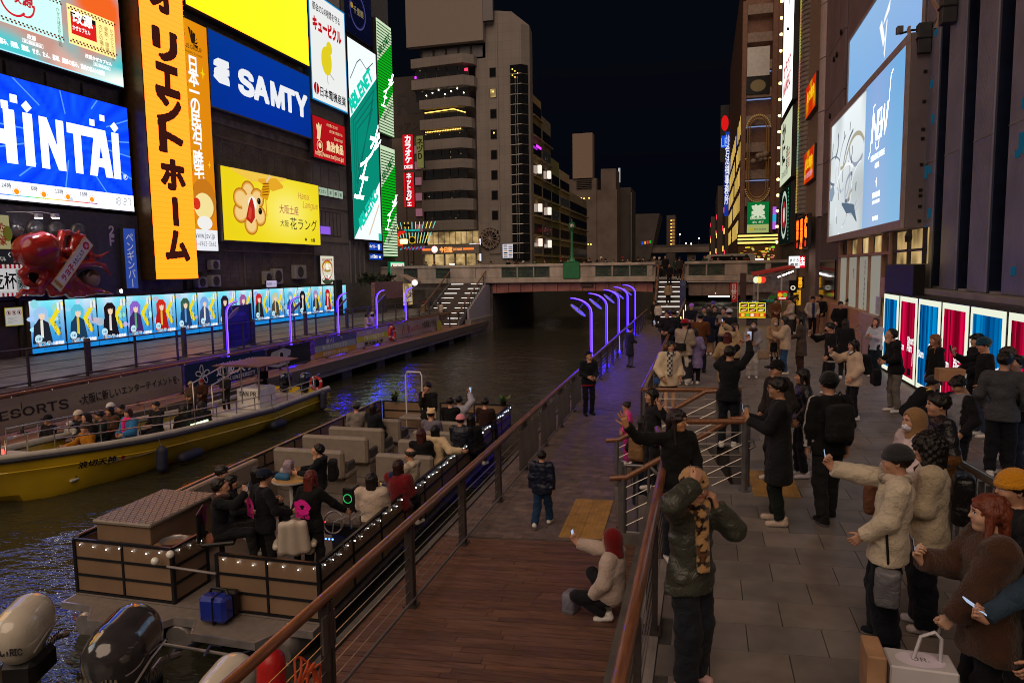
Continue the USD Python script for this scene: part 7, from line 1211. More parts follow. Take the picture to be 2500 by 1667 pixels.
rf=thing('rope_bag','red floats and orange rope hung on the rail post near the picture bottom','float',loc=(-3.55,5.5,-.3));part(rf,'float',blob_mesh([((-3.55,5.05,-.75),(-3.55,5.1,-.15),.13,.12)],.05,(-3.8,4.8,-1),(-3.3,5.4,.1),.03),pm('float_red',(.5,.015,.015),.4),smooth=True);m=MB()
for k in range(5):th_=np.linspace(0,6.28,18);m.tube([(-3.38+.02*k+.03*math.sin(3*a+k),5.25+.13*math.cos(a)+.03*k,-.45+.28*math.sin(a)-.03*k)for a in th_],.011,5,cap=False)
part(rf,'rope',m,pm('rope_orange',(.62,.10,.03),.7));part(rf,'plate',MB().bx(-3.37,-3.35,5.62,5.85,-.35,.0),GREYSTEEL)
# ---------------------------------------------------------------- yellow excursion boat by the left bank
yb=thing('yellow_boat','long yellow excursion boat with dark rub rail, silver rails and seated passengers','boat',loc=(-14.8,17,WZ));YEB=pm('hull_yellow',(.62,.42,.015),.35,nv=.15,ns=1.2,coat=.3);RUB=pm('rub_rail',(.035,.035,.05),.6);DEK=pm('boat_deck',(.42,.40,.35),.6,nv=.15)
sec=[]
for s_ in np.linspace(0,1,15):
 y=11.0+12.7*s_;k=1-(1-min(s_/.42,1))**2.0;w=.10+1.22*k*(1-.06*max(0,s_-.6));cx=-15.6+.9*min(1,s_/.3)**.55;zg=-.72-.46*min(1,s_*1.4)+.08*max(0,s_-.7)/.3;sec.append((y,w,max(.03,w*(.62+.28*min(1,s_*1.6))),zg,cx,max(0,1-s_/.13)))
V=[];
for y,w,wc_,zg,cx,bowr in sec:
 yo=1.55*bowr;V.append([(cx+w,y,zg),(cx+w*.985,y+.12*yo,zg-.22),(cx+wc_,y+.6*yo,-1.72),(cx+wc_*.6,y+yo,-2.1),(cx-wc_*.6,y+yo,-2.1),(cx-wc_,y+.6*yo,-1.72),(cx-w*.985,y+.12*yo,zg-.22),(cx-w,y,zg)])
V=np.array(V);n=len(V);f=[[i*8+j,i*8+j+1,(i+1)*8+j+1,(i+1)*8+j]for i in range(n-1)for j in range(7)];f=[q[::-1]for q in f];f+=[[0,7,6,1],[1,6,5,2],[2,5,4,3]];o=(n-1)*8;f+=[[o+q for q in(0,1,6,7)],[o+q for q in(1,2,5,6)],[o+q for q in(2,3,4,5)]];part(yb,'hull',MB().add(V.reshape(-1,3),f),YEB,smooth=28)
side=lambda s_,o=0.,dz=0.:[(cx+s_*(w+o),y,zg+dz)for y,w,_,zg,cx,_ in sec]
for s_ in(1,-1):part(yb,'rub_rail',MB().tube(side(s_,.01,-.07),.055,8),RUB,smooth=50);part(yb,'gunwale',MB().tube(side(s_,-.06,.0),.075,8),DEK,smooth=50);part(yb,'hull_line',MB().tube([(cx+s_*(w*.99+.012),y+.07*1.55*b,zg-.34)for y,w,_,zg,cx,b in sec],.018,5),YEB)
part(yb,'floor',MB().add([(cx+s_*(w-.05),y,-1.32 if i>2 else zg-.04)for i,(y,w,_,zg,cx,_)in enumerate(sec)for s_ in(-1,1)],[[2*i,2*i+1,2*i+3,2*i+2]for i in range(n-1)]),DEK)
part(yb,'cabin_light',MB().bx(-15.4,-14.6,13.2,13.3,-1.2,-1.05),em('cabin_glow',(.85,1.,.6),1.6));part(yb,'cabin_light',MB().bx(-14.0,-13.95,16.9,17.6,-1.25,-1.05),em('cabin_glow',(.85,1.,.6),1.6))
for h in(.24,.46):part(yb,'side_rail',MB().tube([(cx+w-.08,y,zg+h+(.05 if y<15 else 0))for y,w,_,zg,cx,_ in sec if 12.3<y<23.2],.016,7),WIRE);part(yb,'side_rail',MB().tube([(cx-w+.08,y,zg+h)for y,w,_,zg,cx,_ in sec if 12.3<y<23.2],.016,7),WIRE)
for i in range(1,n-1):y,w,_,zg,cx,_=sec[i];part(yb,'rail_post',MB().rod((cx+w-.08,y,zg),(cx+w-.08,y,zg+.48),.015,6),WIRE);part(yb,'rail_post',MB().rod((cx-w+.08,y,zg),(cx-w+.08,y,zg+.48),.015,6),WIRE)
part(yb,'bow_hoop',MB().tube([(-15.0,12.2,-.85),(-15.0,12.2,-.45),(-15.2,12.9,-.45),(-15.2,12.9,-.9)],.02,7),WIRE,smooth=60);part(yb,'bow_lamp',MB().bx(-15.1,-14.95,12.0,12.12,-.72,-.62),em('red_dot',(1.,.03,.02),8.));part(yb,'bow_box',MB().bx(-15.4,-15.12,11.8,12.1,-.72,-.58,.02),GREYSTEEL)
for k in range(6):y=13.9+1.05*k;part(yb,'bench',MB().bx(-15.6,-13.8,y,y+.36,-1.31,-1.2,.02),DEK)
part(yb,'console',MB().bx(-14.95,-14.1,20.3,21.3,-1.32,-.62,.04),WHITEP);part(yb,'stair_rail',MB().tube([(-14.0,17.9,-.95),(-14.0,17.9,-.1),(-14.0,19.3,.22),(-14.0,19.3,-.9)],.022,7),WIRE,smooth=60);part(yb,'stair_rail',MB().tube([(-14.9,18.2,-.95),(-14.9,18.2,-.1),(-14.9,19.6,.22),(-14.9,19.6,-.9)],.022,7),WIRE,smooth=60)
c=Canvas((-14.92,20.295,-.95),(1,0,0));c.text('SAN PR',.1,.1,.14,hx('1c1c20'),kind='en',bold=2,w=.62);printed(yb,c,PRINT)
part(yb,'canopy',MB().hull([(x,y,z+.05*math.cos((x+14.7)*1.6))for x in(-15.6,-15.2,-14.7,-14.2,-13.8)for y in(20.0,22.3)for z in(.14,.17)]),pm('canopy_brown',(.11,.05,.045),.7))
for x in(-15.3,-14.1):
 for y,q in((20.4,20.3),(22.0,22.2)):part(yb,'canopy_post',MB().tube([(x,q,-.95),(x,(y+q)/2,-.4),(x,y,.14)],.03,8),WIRE,smooth=60)
motor_blue=pm('motor_blue',(.02,.03,.05),.2,.4,coat=.8)
for k,x in enumerate((-15.3,-14.45)):motor((x,23.75,-.85),.95,'dark blue outboard motor at the stern of the yellow boat, %s'%('farther','nearer')[k],motor_blue,'YAMAHA',180)
lifering('orange red lifebuoy on the stern rail of the yellow boat',(-13.75,23.3,-.88),.22,1);part(yb,'stern_rail',MB().tube([(-13.6,22.9,-1.05),(-13.6,22.9,-.6),(-13.7,23.5,-.55),(-13.7,23.5,-1.05)],.02,7),WIRE,smooth=60)
for k,(p,q)in enumerate((((-13.33,15.0,-1.30),(-13.36,15.0,-1.72)),((-13.3,15.7,-1.66),(-13.3,16.3,-1.66)),((-13.28,19.85,-1.68),(-13.28,20.35,-1.70)),((-13.3,23.0,-1.2),(-13.32,22.97,-1.66)))):
 t=thing('fender','dark navy fender hung on the yellow hull, %s'%('upright one nearest the bow','lying one beside the upright','lying one amidships','upright one at the stern')[k],'fender',loc=p);p,q=np.array(p),np.array(q);part(t,'body',blob_mesh([(p,q,.135,.135)],.01,np.minimum(p,q)-.2,np.maximum(p,q)+.2,.035),pm('fender_navy',(.018,.02,.045),.7,nv=.3),smooth=True);part(t,'rope',MB().tube([q if k in(1,2)else p+(0,0,.1),(p[0]-.08,p[1],-.98)],.008,5),WIRE)
c=Canvas((-13.25,13.75,-1.38),np.array([.095,-.1,0])*0+np.array([.20,.98,.0])/1.0,(.12,0,.99));c=Canvas(np.array([-13.84,12.95,-1.22]),np.array([.33,.944,-.03]),np.array([.22,-.08,.97]));c.text('浪切天神',0,0,.15,hx('1c140c'),bold=2,w=.85,shear=.15);c.disc(1.02,.06,.05,.05,hx('8a1c14'));(v_,f_),cl_=c.get();part(yb,'name',(v_,f_),PRINT,col=cl_)
# ---------------------------------------------------------------- people: one skin body with head and hands, hair and clothes drawn around the same pose
FAB=vpm('cloth_matte',.85,bump=.35,bs=140,sheen=.04,wr=.5,spec=.2);SHN=vpm('cloth_shiny',.36,bump=.2,bs=60,wr=.5);FUR=vpm('cloth_fleece',.95,bump=1.,bs=90,sheen=.2,wr=.3,spec=.15);SKN=vpm('skin',.5,bump=.05);HRM=vpm('hair',.42,bump=.5,bs=120)
A3=lambda*q:np.array(q,float)
HEADL={}
def head_tpl(h):
 if h in HEADL:return HEADL[h]
 E1,E2=A3(.031,.079,.008),A3(-.031,.079,.008)
 def F(P):
  d=sunion([ell(P,(0,-.012,.030),(.076,.098,.088)),ell(P,(0,.026,-.03),(.063,.066,.084)),ell(P,(0,.058,-.094),(.028,.024,.020))],.04)
  d=smin(d,caps(P,(-.036,.080,.030),(.036,.080,.030),.009,.009),.03)
  for e in(E1,E2):d=ssub(d,np.linalg.norm(P-e-A3(0,.016,0),axis=1)-.013,.012);d=smin(d,np.linalg.norm(P-e,axis=1)-.0115,.004)
  d=smin(d,caps(P,(0,.086,.014),(0,.104,-.020),.006,.012),.018);d=smin(d,caps(P,(-.016,.086,-.052),(.016,.086,-.052),.0075,.0075),.010)
  for s in(1,-1):d=smin(d,ell(P,(.079*s,-.008,-.006),(.009,.019,.031)),.008);d=smin(d,ell(P,(.04*s,.06,-.03),(.02,.02,.022)),.03)
  return smin(d,caps(P,(0,-.02,-.06),(0,-.035,-.19),.05,.058,flat=2),.04)
 v,f=snet(F,(-.10,-.13,-.2),(.10,.13,.13),h);tone=np.ones(len(v));tag_=np.zeros(len(v),int)
 for e in(E1,E2):
  r=np.hypot(v[:,0]-e[0],v[:,2]-e[2]);fr=v[:,1]>.066;tag_[(r<.0145)&fr&(np.abs(v[:,2]-e[2])<.0075)]=1;tag_[(r<.0062)&fr]=2;tag_[fr&(np.abs(v[:,2]-e[2]-.0085)<.003)&(r<.019)]=2
 tag_[(v[:,1]>.06)&(np.abs(v[:,2]-.030)<.0045)&(np.abs(v[:,0])>.014)&(np.abs(v[:,0])<.047)]=3
 tag_[(v[:,1]>.078)&(np.abs(v[:,2]+.053)<.0085)&(np.abs(v[:,0])<.023)]=4
 HEADL[h]=(v,f,tag_);return HEADL[h]
def strands(P,k=34,a=.0035):t=np.arctan2(P[:,0],-P[:,1]+.02);return a*np.sin(t*k+6*meshkit.noise(P*22,5))
FACE=lambda P,w=.066,top=.062:ell(P,(0,.115,top-.125),(w,.085,.125))
def hair_sdf(style):
 cap=lambda P,g=.004:ell(P,(0,-.014,.036),(.087+g,.107+g,.093+g))-.022*(meshkit.noise(P*34,4)-.45)
 def short(P):d=ssub(cap(P,.008),FACE(P,.066,.064),.012);return np.maximum(d,-(P[:,2]+.065-(P[:,1]+.1)*.5))
 def fringe(P):return smin(short(P),caps(P,(-.05,.082,.062),(.05,.082,.060),.022,.02),.03)
 def bob(P):d=sunion([cap(P),caps(P,(-.07,-.02,0),(-.074,-.01,-.13),.032,.034),caps(P,(.07,-.02,0),(.074,-.01,-.13),.032,.034),caps(P,(0,-.075,0),(0,-.07,-.14),.05,.05,wv=A3(1,0,0),wk=1.5)],.03);return ssub(d,FACE(P,.058,.055),.012)
 def long(P):
  d=sunion([cap(P),caps(P,(0,-.075,.0),(0,-.10,-.34),.045,.032,wv=A3(1,0,0),wk=2.1),caps(P,(-.074,.0,.02),(-.092,.035,-.26),.026,.022),caps(P,(.074,.0,.02),(.092,.035,-.26),.026,.022)],.03);return ssub(d,FACE(P,.058,.06),.012)
 def curly(P):return bob(P)-.02-.014*np.sin(P[:,0]*95)*np.sin(P[:,1]*95)*np.sin(P[:,2]*95)
 def pony(P):return sunion([short(P),caps(P,(0,-.11,.05),(0,-.16,-.02),.028,.032),caps(P,(0,-.16,-.02),(0,-.13,-.16),.03,.012)],.02)
 def bun(P):return smin(short(P),ell(P,(0,-.09,.10),(.045,.045,.04)),.015)
 def bald(P):return np.maximum(short(P),P[:,2]-.07+.0*P[:,0])
 return dict(short=short,fringe=fringe,bob=bob,long=long,curly=curly,pony=pony,bun=bun,thin=bald)[style]
def hat_sdf(style):
 dome=lambda P,g=.012:ell(P,(0,-.014,.045),(.087+g,.108+g,.095+g))
 def beanie(P):d=smin(np.maximum(dome(P,.016),.028-P[:,2]-P[:,1]*.12),np.maximum(dome(P,.023),np.maximum(.024-P[:,2]-P[:,1]*.12,P[:,2]+P[:,1]*.12-.062)),.006);t=np.arctan2(P[:,0],P[:,1]);return d+.0018*np.sin(t*46)
 def cap(P):return smin(np.maximum(dome(P,.008),.03-P[:,2]),np.maximum(ell(P,(0,.12,.045),(.075,.085,.016)),-(P[:,1]-.05)),.008)
 def bear(P):d=smin(beanie(P),ell(P,(.075,-.01,.135),(.034,.02,.034)),.012);d=smin(d,ell(P,(-.075,-.01,.135),(.034,.02,.034)),.012);return sunion([d,caps(P,(.09,0,.03),(.088,.02,-.09),.03,.025),caps(P,(-.09,0,.03),(-.088,.02,-.09),.03,.025)],.02)
 def hood(P):d=sunion([ell(P,(0,-.03,.025),(.112,.125,.128)),caps(P,(0,-.05,-.05),(0,-.05,-.19),.10,.12,flat=2)],.05);return ssub(d,ell(P,(0,.13,-.02),(.075,.12,.112)),.02)
 return dict(beanie=beanie,cap=cap,bear=bear,hood=hood)[style]
TPL={}
def tpl(key,fn,lo,hi,h):
 if(key,h)not in TPL:TPL[key,h]=snet(fn,lo,hi,h)
 return TPL[key,h]
def hand_tpl(kind,h):
 curl,thumb,spread=dict(relax=(24,25,4),grip=(58,10,2),open=(7,48,11))[kind]
 def F(P):
  ds=[caps(P,(x*.55,-.02,0),(x,.082,-.002),.017,.0125)for x in(-.030,-.010,.010,.029)]
  d=sunion(ds,.02)
  for i,x in enumerate((-.031,-.0105,.0105,.030)):
   p=A3(x,.082,-.002);L=(.042,.047,.044,.034)[i];yw=math.radians((i-1.5)*spread);a=0.
   for k in range(3):a+=math.radians(curl*(1.if k else.8));q=p+(L,L*.68,L*.55)[k]*A3(math.sin(yw)*math.cos(a),math.cos(yw)*math.cos(a),-math.sin(a));d=smin(d,caps(P,p,q,.0092-.0009*k,.0086-.001*k),.006);p=q
  p=A3(-.026,.012,-.006);a=math.radians(thumb)
  for k in range(3):q=p+(.040,.034,.027)[k]*A3(-math.sin(a+.25-.22*k),math.cos(a+.25-.22*k),-.28-.10*k);d=smin(d,caps(P,p,q,.0135-.0018*k,.0115-.0014*k),.009);p=q
  return d
 return tpl(('hand',kind),F,(-.12,-.045,-.13),(.07,.24,.04),h)
def shoe_fn(P):
 d=sunion([caps(P,(0,-.055,.045),(0,.13,.035),.042,.036,wv=A3(1,0,0),wk=1.05),caps(P,(0,-.05,.06),(0,-.045,.12),.042,.047,flat=2)],.03);return np.maximum(d,-P[:,2])
def ik(a,c,l1,l2,hint):
 d=c-a;L=np.linalg.norm(d);u=d/(L+1e-9);L=min(L,(l1+l2)*.995);c=a+u*L;x=(l1*l1-l2*l2+L*L)/(2*L);y=math.sqrt(max(0,l1*l1-x*x));h=hint-u*(hint@u);h/=np.linalg.norm(h)+1e-9;return a+u*x+h*y,c
def frame(y,z):y=y/np.linalg.norm(y);z=z-y*(z@y);z=z/(np.linalg.norm(z)+1e-9);return np.stack([np.cross(y,z),y,z],1)
ARMS=dict(stand=((.25,.03,.80),(-.25,.03,.80)),pockets=((.215,.12,.96),(-.215,.12,.96)),phone=((.05,.36,1.25),(-.05,.35,1.23)),phone1=((.08,.46,1.46),(-.21,.12,.95)),phonehi=((.12,.42,1.66),(-.10,.38,1.60)),up1=((.16,.34,1.78),(-.2,.15,1.0)),hold=((.10,.27,1.08),(-.08,.26,1.06)),cross=((-.10,.24,1.14),(.12,.23,1.10)),wave=((.62,.10,1.62),(-.22,.12,.95)),head=((.14,.13,1.70),(-.13,.14,1.47)),lap=((.10,.32,.30),(-.10,.32,.30)),table=((.14,.42,.42),(-.12,.42,.42)),photo=((.10,.38,.72),(-.06,.34,.66)),reach=((.5,.25,.38),(-.12,.3,.30)),low=((.12,.62,.22),(-.12,.60,.22)),rail=((.45,.2,1.0),(-.24,.05,.82)),mic=((.04,.2,1.42),(-.22,.16,.9)))
PEOPLE=[]
def person(at_,label,pose='stand',face=180,h=1.68,z=0.,top=('jacket','202024'),bot=('pants','18181c'),hair=('short','17120f'),hat=None,shoes='d0ccc8',legs='stand',yaw=0.,pitch=0.,lean=0.,skin='b98a70',extra=(),feet=False,hands=None,grp=None,wide=1.,fem=False,lod=None,look=None,cat='person'):
 s=h/1.70;sit=legs=='sit';cro=legs=='crouch';hz={'sit':.93,'crouch':1.06}.get(legs,1.70)
 if len(at_)==3:pos=A3(*at_)
 elif feet:pos=atz(*at_,z)
 else:pos=atz(*at_,z+hz*s*(1-.0*lean))
 pos=A3(pos[0],pos[1],z);dist=np.linalg.norm(pos-EY);res=lod or(.016 if dist<8.5 else.021 if dist<14 else.028 if dist<26 else.045)
 th=math.radians(face);t=thing('person',label,cat,grp,loc=pos,rz=-face);W=lambda v:np.asarray(v,float)@rotm(0,0,-face).T+pos
 la=math.radians(lean);sp_=A3(0,math.sin(la),math.cos(la));X=A3(1,0,0)
 pz=.13 if sit else.30 if cro else.93;pel=A3(0,-.08 if cro else 0,pz);neck=pel+sp_*.53;sw=.165 if fem else.19;sh=[neck+A3(q*sw,0,-.035)for q in(1,-1)];hd=neck+sp_*.10+A3(0,.035+.05*math.sin(la),.065);Rh=rotm(-pitch,0,yaw)
 hip=[pel+A3(q*.09,0,-.02)for q in(1,-1)];jt=[]
 for q,i in((1,0),(-1,1)):
  if sit:kn,an=hip[i]+A3(.05*q,.43,.02),hip[i]+A3(.05*q,.47,-.40)
  elif cro:an=A3(.11*q,-.02+.10*(i==0),.08);kn,an=ik(hip[i],an,.42,.42,A3(.35*q,1.,.5))
  else:
   dy={'walk':(.24,-.24),'step':(.12,-.12)}.get(legs,(.03,-.02))[i];an=A3(.105*q if not fem else.09*q,dy,.08+(.05 if legs=='walk' and i else 0));kn,an=ik(hip[i],an,.417,.418,A3(.05*q,1.,0))
  jt.append((kn,an))
 tg=ARMS[pose]if isinstance(pose,str)else pose;el=[]
 for q,i in((1,0),(-1,1)):
  c=A3(*tg[i]);c=c if not(cro and isinstance(pose,str)and pose in('phone','phone1','phonehi'))else c-A3(0,0,.62)
  c=c if not(sit and isinstance(pose,str)and pose in('phone','phonehi','mic','up1','hold'))else c-A3(0,0,.80);hint=A3(.55*q,-.55,-.8)if c[2]<neck[2]+.05 else A3(.9*q,-.1,-.5);el.append(ik(sh[i],c,.285,.255,hint))
 prims_b=[(pel,neck,.09,.08)]+[(sh[i],el[i][0],.035,.032)for i in(0,1)]+[(el[i][0],el[i][1],.03,.026)for i in(0,1)]+[(hip[i],jt[i][0],.06,.045)for i in(0,1)]+[(jt[i][0],jt[i][1],.045,.034)for i in(0,1)]+[(neck-A3(0,0,.05),hd-A3(0,.01,.08),.052,.05)]
 lo=np.min([np.minimum(a,b)for a,b,_,_ in prims_b],0)-.2;hi=np.max([np.maximum(a,b)for a,b,_,_ in prims_b],0)+.2;B=MB();C=[];sk=hx(skin);hc=hx(hair[1])
 bare=bot[0]in('shorts','skirt');r_b=.03 if bare else.05;m=blob_mesh(prims_b,.03,lo,hi,max(r_b,res));B.add(*m);lc_=hx(bot[2])if bare and len(bot)>2 else sk;C.append(np.where((m[0][:,2]<pel[2]-.05)[:,None],lc_,sk))
 v,f,tg_=head_tpl(.0055 if dist<9 else.0075 if dist<18 else.011);hv=v@Rh.T+hd;cc=np.tile(sk,(len(v),1));cc[tg_==1]=(.62,.58,.54);cc[tg_==2]=(.012,.009,.008);cc[tg_==3]=hc*.8+.01;cc[tg_==4]=sk*(.95,.48,.48);B.add(hv,f);C.append(cc)
 hk=hands or('relax','relax');hk=(hk,hk)if isinstance(hk,str)else hk
 for q,i in((1,0),(-1,1)):
  fd=el[i][1]-el[i][0];up=hk[i]!='relax' and el[i][1][2]>pel[2]+.1;yv=fd/np.linalg.norm(fd)+(A3(0,.1,1.1)if up else A3(0,0,0));zv=A3(.5*q,1,0)if up else A3(q,.15,0);M=frame(yv,zv)
  v,f=hand_tpl(hk[i],.0045 if dist<8 else.0065 if dist<14 else.011);v=v*A3(q,1,1);B.add(v@M.T*.95+el[i][1],f if q>0 else f[:,::-1]);C.append(np.tile(sk,(len(v),1)))
 bv,bf=B.get();part(t,'body',(bv*s,bf),SKN,smooth=True,col=np.vstack(C),raw=True)
 def put(name,vf,base,m_,pat=None,var=.10):
  v,f=vf
  if len(f)==0:return
  n_=meshkit.noise(v*9+3.1,5)[:,None];c=hx(base)*(1-var+2*var*n_)if isinstance(base,str)else base
  if pat:c=pat(v,c)
  part(t,name,(v*s,f),m_,smooth=True,col=c,raw=True)
 hh=.008 if dist<9 else.011 if dist<18 else.015;inv=lambda fn:fn
 if hair[0]!='none':
  st_=hair[0];fn=hair_sdf(st_);cut=hat and hat[0]in('beanie','cap','bear');key=('hair',st_,bool(cut),bool(hat and hat[0]=='hood'))
  F=(lambda P:(np.maximum(fn(P),P[:,2]-.04)if cut else np.maximum(fn(P),ell(P,(0,-.02,.02),(.098,.105,.115)))if hat and hat[0]=='hood' else fn(P))+strands(P));v,f=tpl(key,F,(-.16,-.22,-.42),(.16,.15,.17),hh)
  if st_=='long' or st_=='bob':w_=np.clip((-.10-v[:,2])/.2,0,1)[:,None];hv=(v@Rh.T)*(1-w_)+(v+A3(0,-.02,0)*w_)*w_ if False else v@Rh.T
  else:hv=v@Rh.T
  n_=meshkit.noise(v*A3(60,60,8),3)[:,None];part(t,'hair',((hv+hd)*s,f),HRM,smooth=True,col=hc*(.7+.6*n_),raw=True)
 if hat:
  v,f=tpl(('hat',hat[0]),hat_sdf(hat[0]),(-.17,-.2,-.2),(.17,.23,.21),hh);put('hood' if hat[0]=='hood' else 'hat',(v@Rh.T+hd,f),hat[1],FUR if hat[0]!='cap' else FAB,hat[2]if len(hat)>2 else None)
 kind,tc=top[0],top[1];g=dict(puffer=.035,jacket=.018,coat=.022,fleece=.032,fur=.045,hoodie=.02,blazer=.012,shirt=.005,long=.03)[kind];Lh=dict(coat=.42,long=.40,fur=.22,puffer=.12,jacket=.12,fleece=.16,hoodie=.10,blazer=.16,shirt=.05)[kind]
 pr=[(pel+sp_*.02,neck-sp_*.13,.105+g,.105+g,0,X,1.32),(pel+sp_*.28,neck-sp_*.10,.10+g*.8,.10+g*.7,0,X,1.5),(sh[0]*.93+neck*.07-A3(0,0,.01),sh[1]*.93+neck*.07-A3(0,0,.01),.058+g*.8,.058+g*.8),(neck-sp_*.08,neck+sp_*.035,.075+g*.6,.066+g*.5,2)]
 for i in(0,1):pr+=[(sh[i],el[i][0],.055+g,.049+g),(el[i][0],el[i][1]-(el[i][1]-el[i][0])*.04,.049+g,.040+g*.8,2)]
 if sit or cro:pr+=[(pel+A3(0,.02,.02),pel+A3(0,.14,-.03),.12+g,.11+g,0,X,1.35)]
 else:pr+=[(pel,pel-A3(0,0,Lh),.118+g,(.140 if Lh>.3 else.126)+g,2,X,1.48)]
 if 'hood' in extra:pr+=[(neck+A3(-.07,-.08,.0),neck+A3(.07,-.08,.0),.055,.055),(neck+A3(0,-.10,-.04),neck+A3(0,-.11,-.10),.05,.04)]
 if 'collar' in extra:pr+=[(neck+A3(-.05,.02,.01),neck+A3(.05,.02,.01),.07,.07)]
 amp=dict(puffer=.016,fleece=.012,fur=.02,coat=.014,hoodie=.018,blazer=.012,shirt=.01,jacket=.018,long=.016)[kind]
 def post(P,d):
  if res<.03:n1=meshkit.fbm(P*A3(7,7,10)+face*.1,2,7);d=d+amp*2.2*(n1-.5)
  if kind=='puffer' and res<.04:d=d-.011*np.sqrt(np.abs(np.sin((P[:,2]*1.0+.25*np.abs(P[:,0]))*np.pi/.095)))+.006
  if kind in('fur','fleece')and res<.03:d=d-.010*meshkit.noise(P*42,9)
  return d
 al=[np.asarray(q)for p_ in pr for q in p_[:2]];lo,hi=np.min(al,0)-.24,np.max(al,0)+.24;put('coat' if Lh>.3 else 'jacket',blob_mesh(pr,.035,lo,hi,res,post),tc,{'puffer':SHN,'fur':FUR,'fleece':FUR,'hoodie':FAB}.get(kind,FAB if kind!='long' else SHN),top[2]if len(top)>2 else None)
 if bot[0]in('pants','wide','shorts'):
  w_={'pants':1.,'wide':1.42,'shorts':1.1}[bot[0]]*wide;pr=[(hip[0]+A3(-.015,0,.03),hip[1]+A3(.015,0,.03),.105,.105)]
  for i in(0,1):
   kn,an=jt[i];fl=an-(an-kn)*.02
   if bot[0]=='shorts':pr+=[(hip[i],hip[i]*.45+kn*.55,.10,.10,2)]
   else:pr+=[(hip[i],kn,.096*(.6+.4*w_),.074*w_),(kn,fl+A3(0,0,-.02 if bot[0]=='wide' else.01),.074*w_,.062*w_*(1.1 if w_>1.2 else 1),2)]
  po=lambda P,d:d+(.04*(meshkit.fbm(P*A3(9,9,13)+face,2,3)-.5)if res<.03 else 0)
 else:pr=[(pel+A3(0,0,.05),pel-A3(0,0,.42),.12,.19,2,X,1.25)];po=lambda P,d:d+.012*np.sin(np.arctan2(P[:,0],P[:,1])*14)
 al=[np.asarray(q)for p_ in pr for q in p_[:2]];put({'skirt':'skirt','shorts':'shorts'}.get(bot[0],'trousers'),blob_mesh(pr,.03,np.min(al,0)-.24,np.max(al,0)+.24,res,po),bot[1],FAB,bot[3]if len(bot)>3 else None)
 for i in(0,1):
  kn,an=jt[i];v,f=tpl('shoe',shoe_fn,(-.06,-.12,-.01),(.06,.19,.14),.012 if dist<14 else.02);M=rotm(0,0,8*(1 if i else-1));
  if legs=='walk' and i:M=M@rotm(-35)
  if cro:M=M@rotm(-12 if i else-4)
  sv=(v-A3(0,0,.08))@M.T+an;wh=(v[:,2]<.022)[:,None];part(t,'shoe',(sv*s,f),FAB,smooth=True,col=np.where(wh,lin(np.array([.72,.70,.67]))if shoes!='0e0e10' else hx('1c1a1a'),hx(shoes)),raw=True)
 for e in extra:
  if e[0]=='scarf':put('scarf',blob_mesh([(neck+A3(.085*math.cos(a),.02+.085*math.sin(a),.01+.012*math.sin(3*a)),neck+A3(.085*math.cos(a+.5),.02+.085*math.sin(a+.5),.01+.012*math.sin(3*a+1.5)),.045,.045)for a in np.arange(0,6.3,.5)]+([(neck+A3(.05,.13,-.02),neck+A3(.07,.17,-.45),.05,.045,2,X,1.3)]if len(e)>3 else[]),.02,neck-A3(.3,.25,.6),neck+A3(.3,.35,.2),max(.014,res*.8)),e[1],FUR,e[2])
  if e[0]=='mask':put('mask',(lambda vf:(vf[0]@Rh.T+hd,vf[1]))(tpl('mask',lambda P:np.abs(np.maximum(ell(P,(0,.045,-.055),(.058,.068,.052)),-(P[:,1]-.052)))-.003,(-.08,.0,-.13),(.08,.14,.02),.006 if dist<16 else.01)),e[1],FAB)
  if e[0]=='glasses':g_=MB();[g_.tube([A3(q*.032+.023*math.cos(a),.100,.006+.019*math.sin(a))for a in np.linspace(0,6.29,15)],.0022,4,cap=False)for q in(1,-1)];g_.rod(A3(-.01,.102,.01),A3(.01,.102,.01),.002,4);[g_.rod(A3(q*.055,.098,.01),A3(q*.08,.0,.012),.002,4)for q in(1,-1)];gv,gf=g_.get();part(t,'glasses',((gv@Rh.T+hd)*s,gf),BLACKM,raw=True)
  if e[0]=='logo':c=Canvas(A3(.16,-.155-g*.6,pel[2]+.14),(-1,0,0));c.shape(shapely.union_all([Point(.16+.1*math.cos(a)*(1+.25*math.sin(5*a)),.17+.08*math.sin(a)).buffer(.045)for a in np.arange(0,6.28,.5)]),hx(e[1]));c.rect(.1,.15,.13,.2,hx('141416'));c.rect(.19,.14,.23,.2,hx('141416'));c.text('SEA CRUISE',.03,.0,.055,hx(e[1]),kind='en',bold=3,w=.27);(v,f),cl=c.get();v=v.copy();v[:,1]-=.05;part(t,'back_print',(v*s,f),FAB,col=cl,raw=True)
  if e[0]=='sash':put('waist_band',blob_mesh([(pel-A3(.10,0,Lh-.02),pel-A3(-.10,0,Lh-.02),.115,.115)],.02,pel-A3(.4,.3,Lh+.2),pel+A3(.4,.3,.1),.02,lambda P,d:np.maximum(d,np.abs(P[:,2]-pel[2]+Lh+.01)-.025)),e[1],FAB)
 return dict(t=t,W=lambda p:W(np.asarray(p)*s),hand=[e_[1]for e_ in el],elb=[e_[0]for e_ in el],neck=neck,pel=pel,hd=hd,s=s,face=face,sh=sh)
PB,PSC=pm('phone_back',(.03,.03,.035),.25,.3,nv=.1),em('phone_screen',(.45,.55,.75),.9);PPK=pm('phone_pink',(.55,.32,.30),.4)
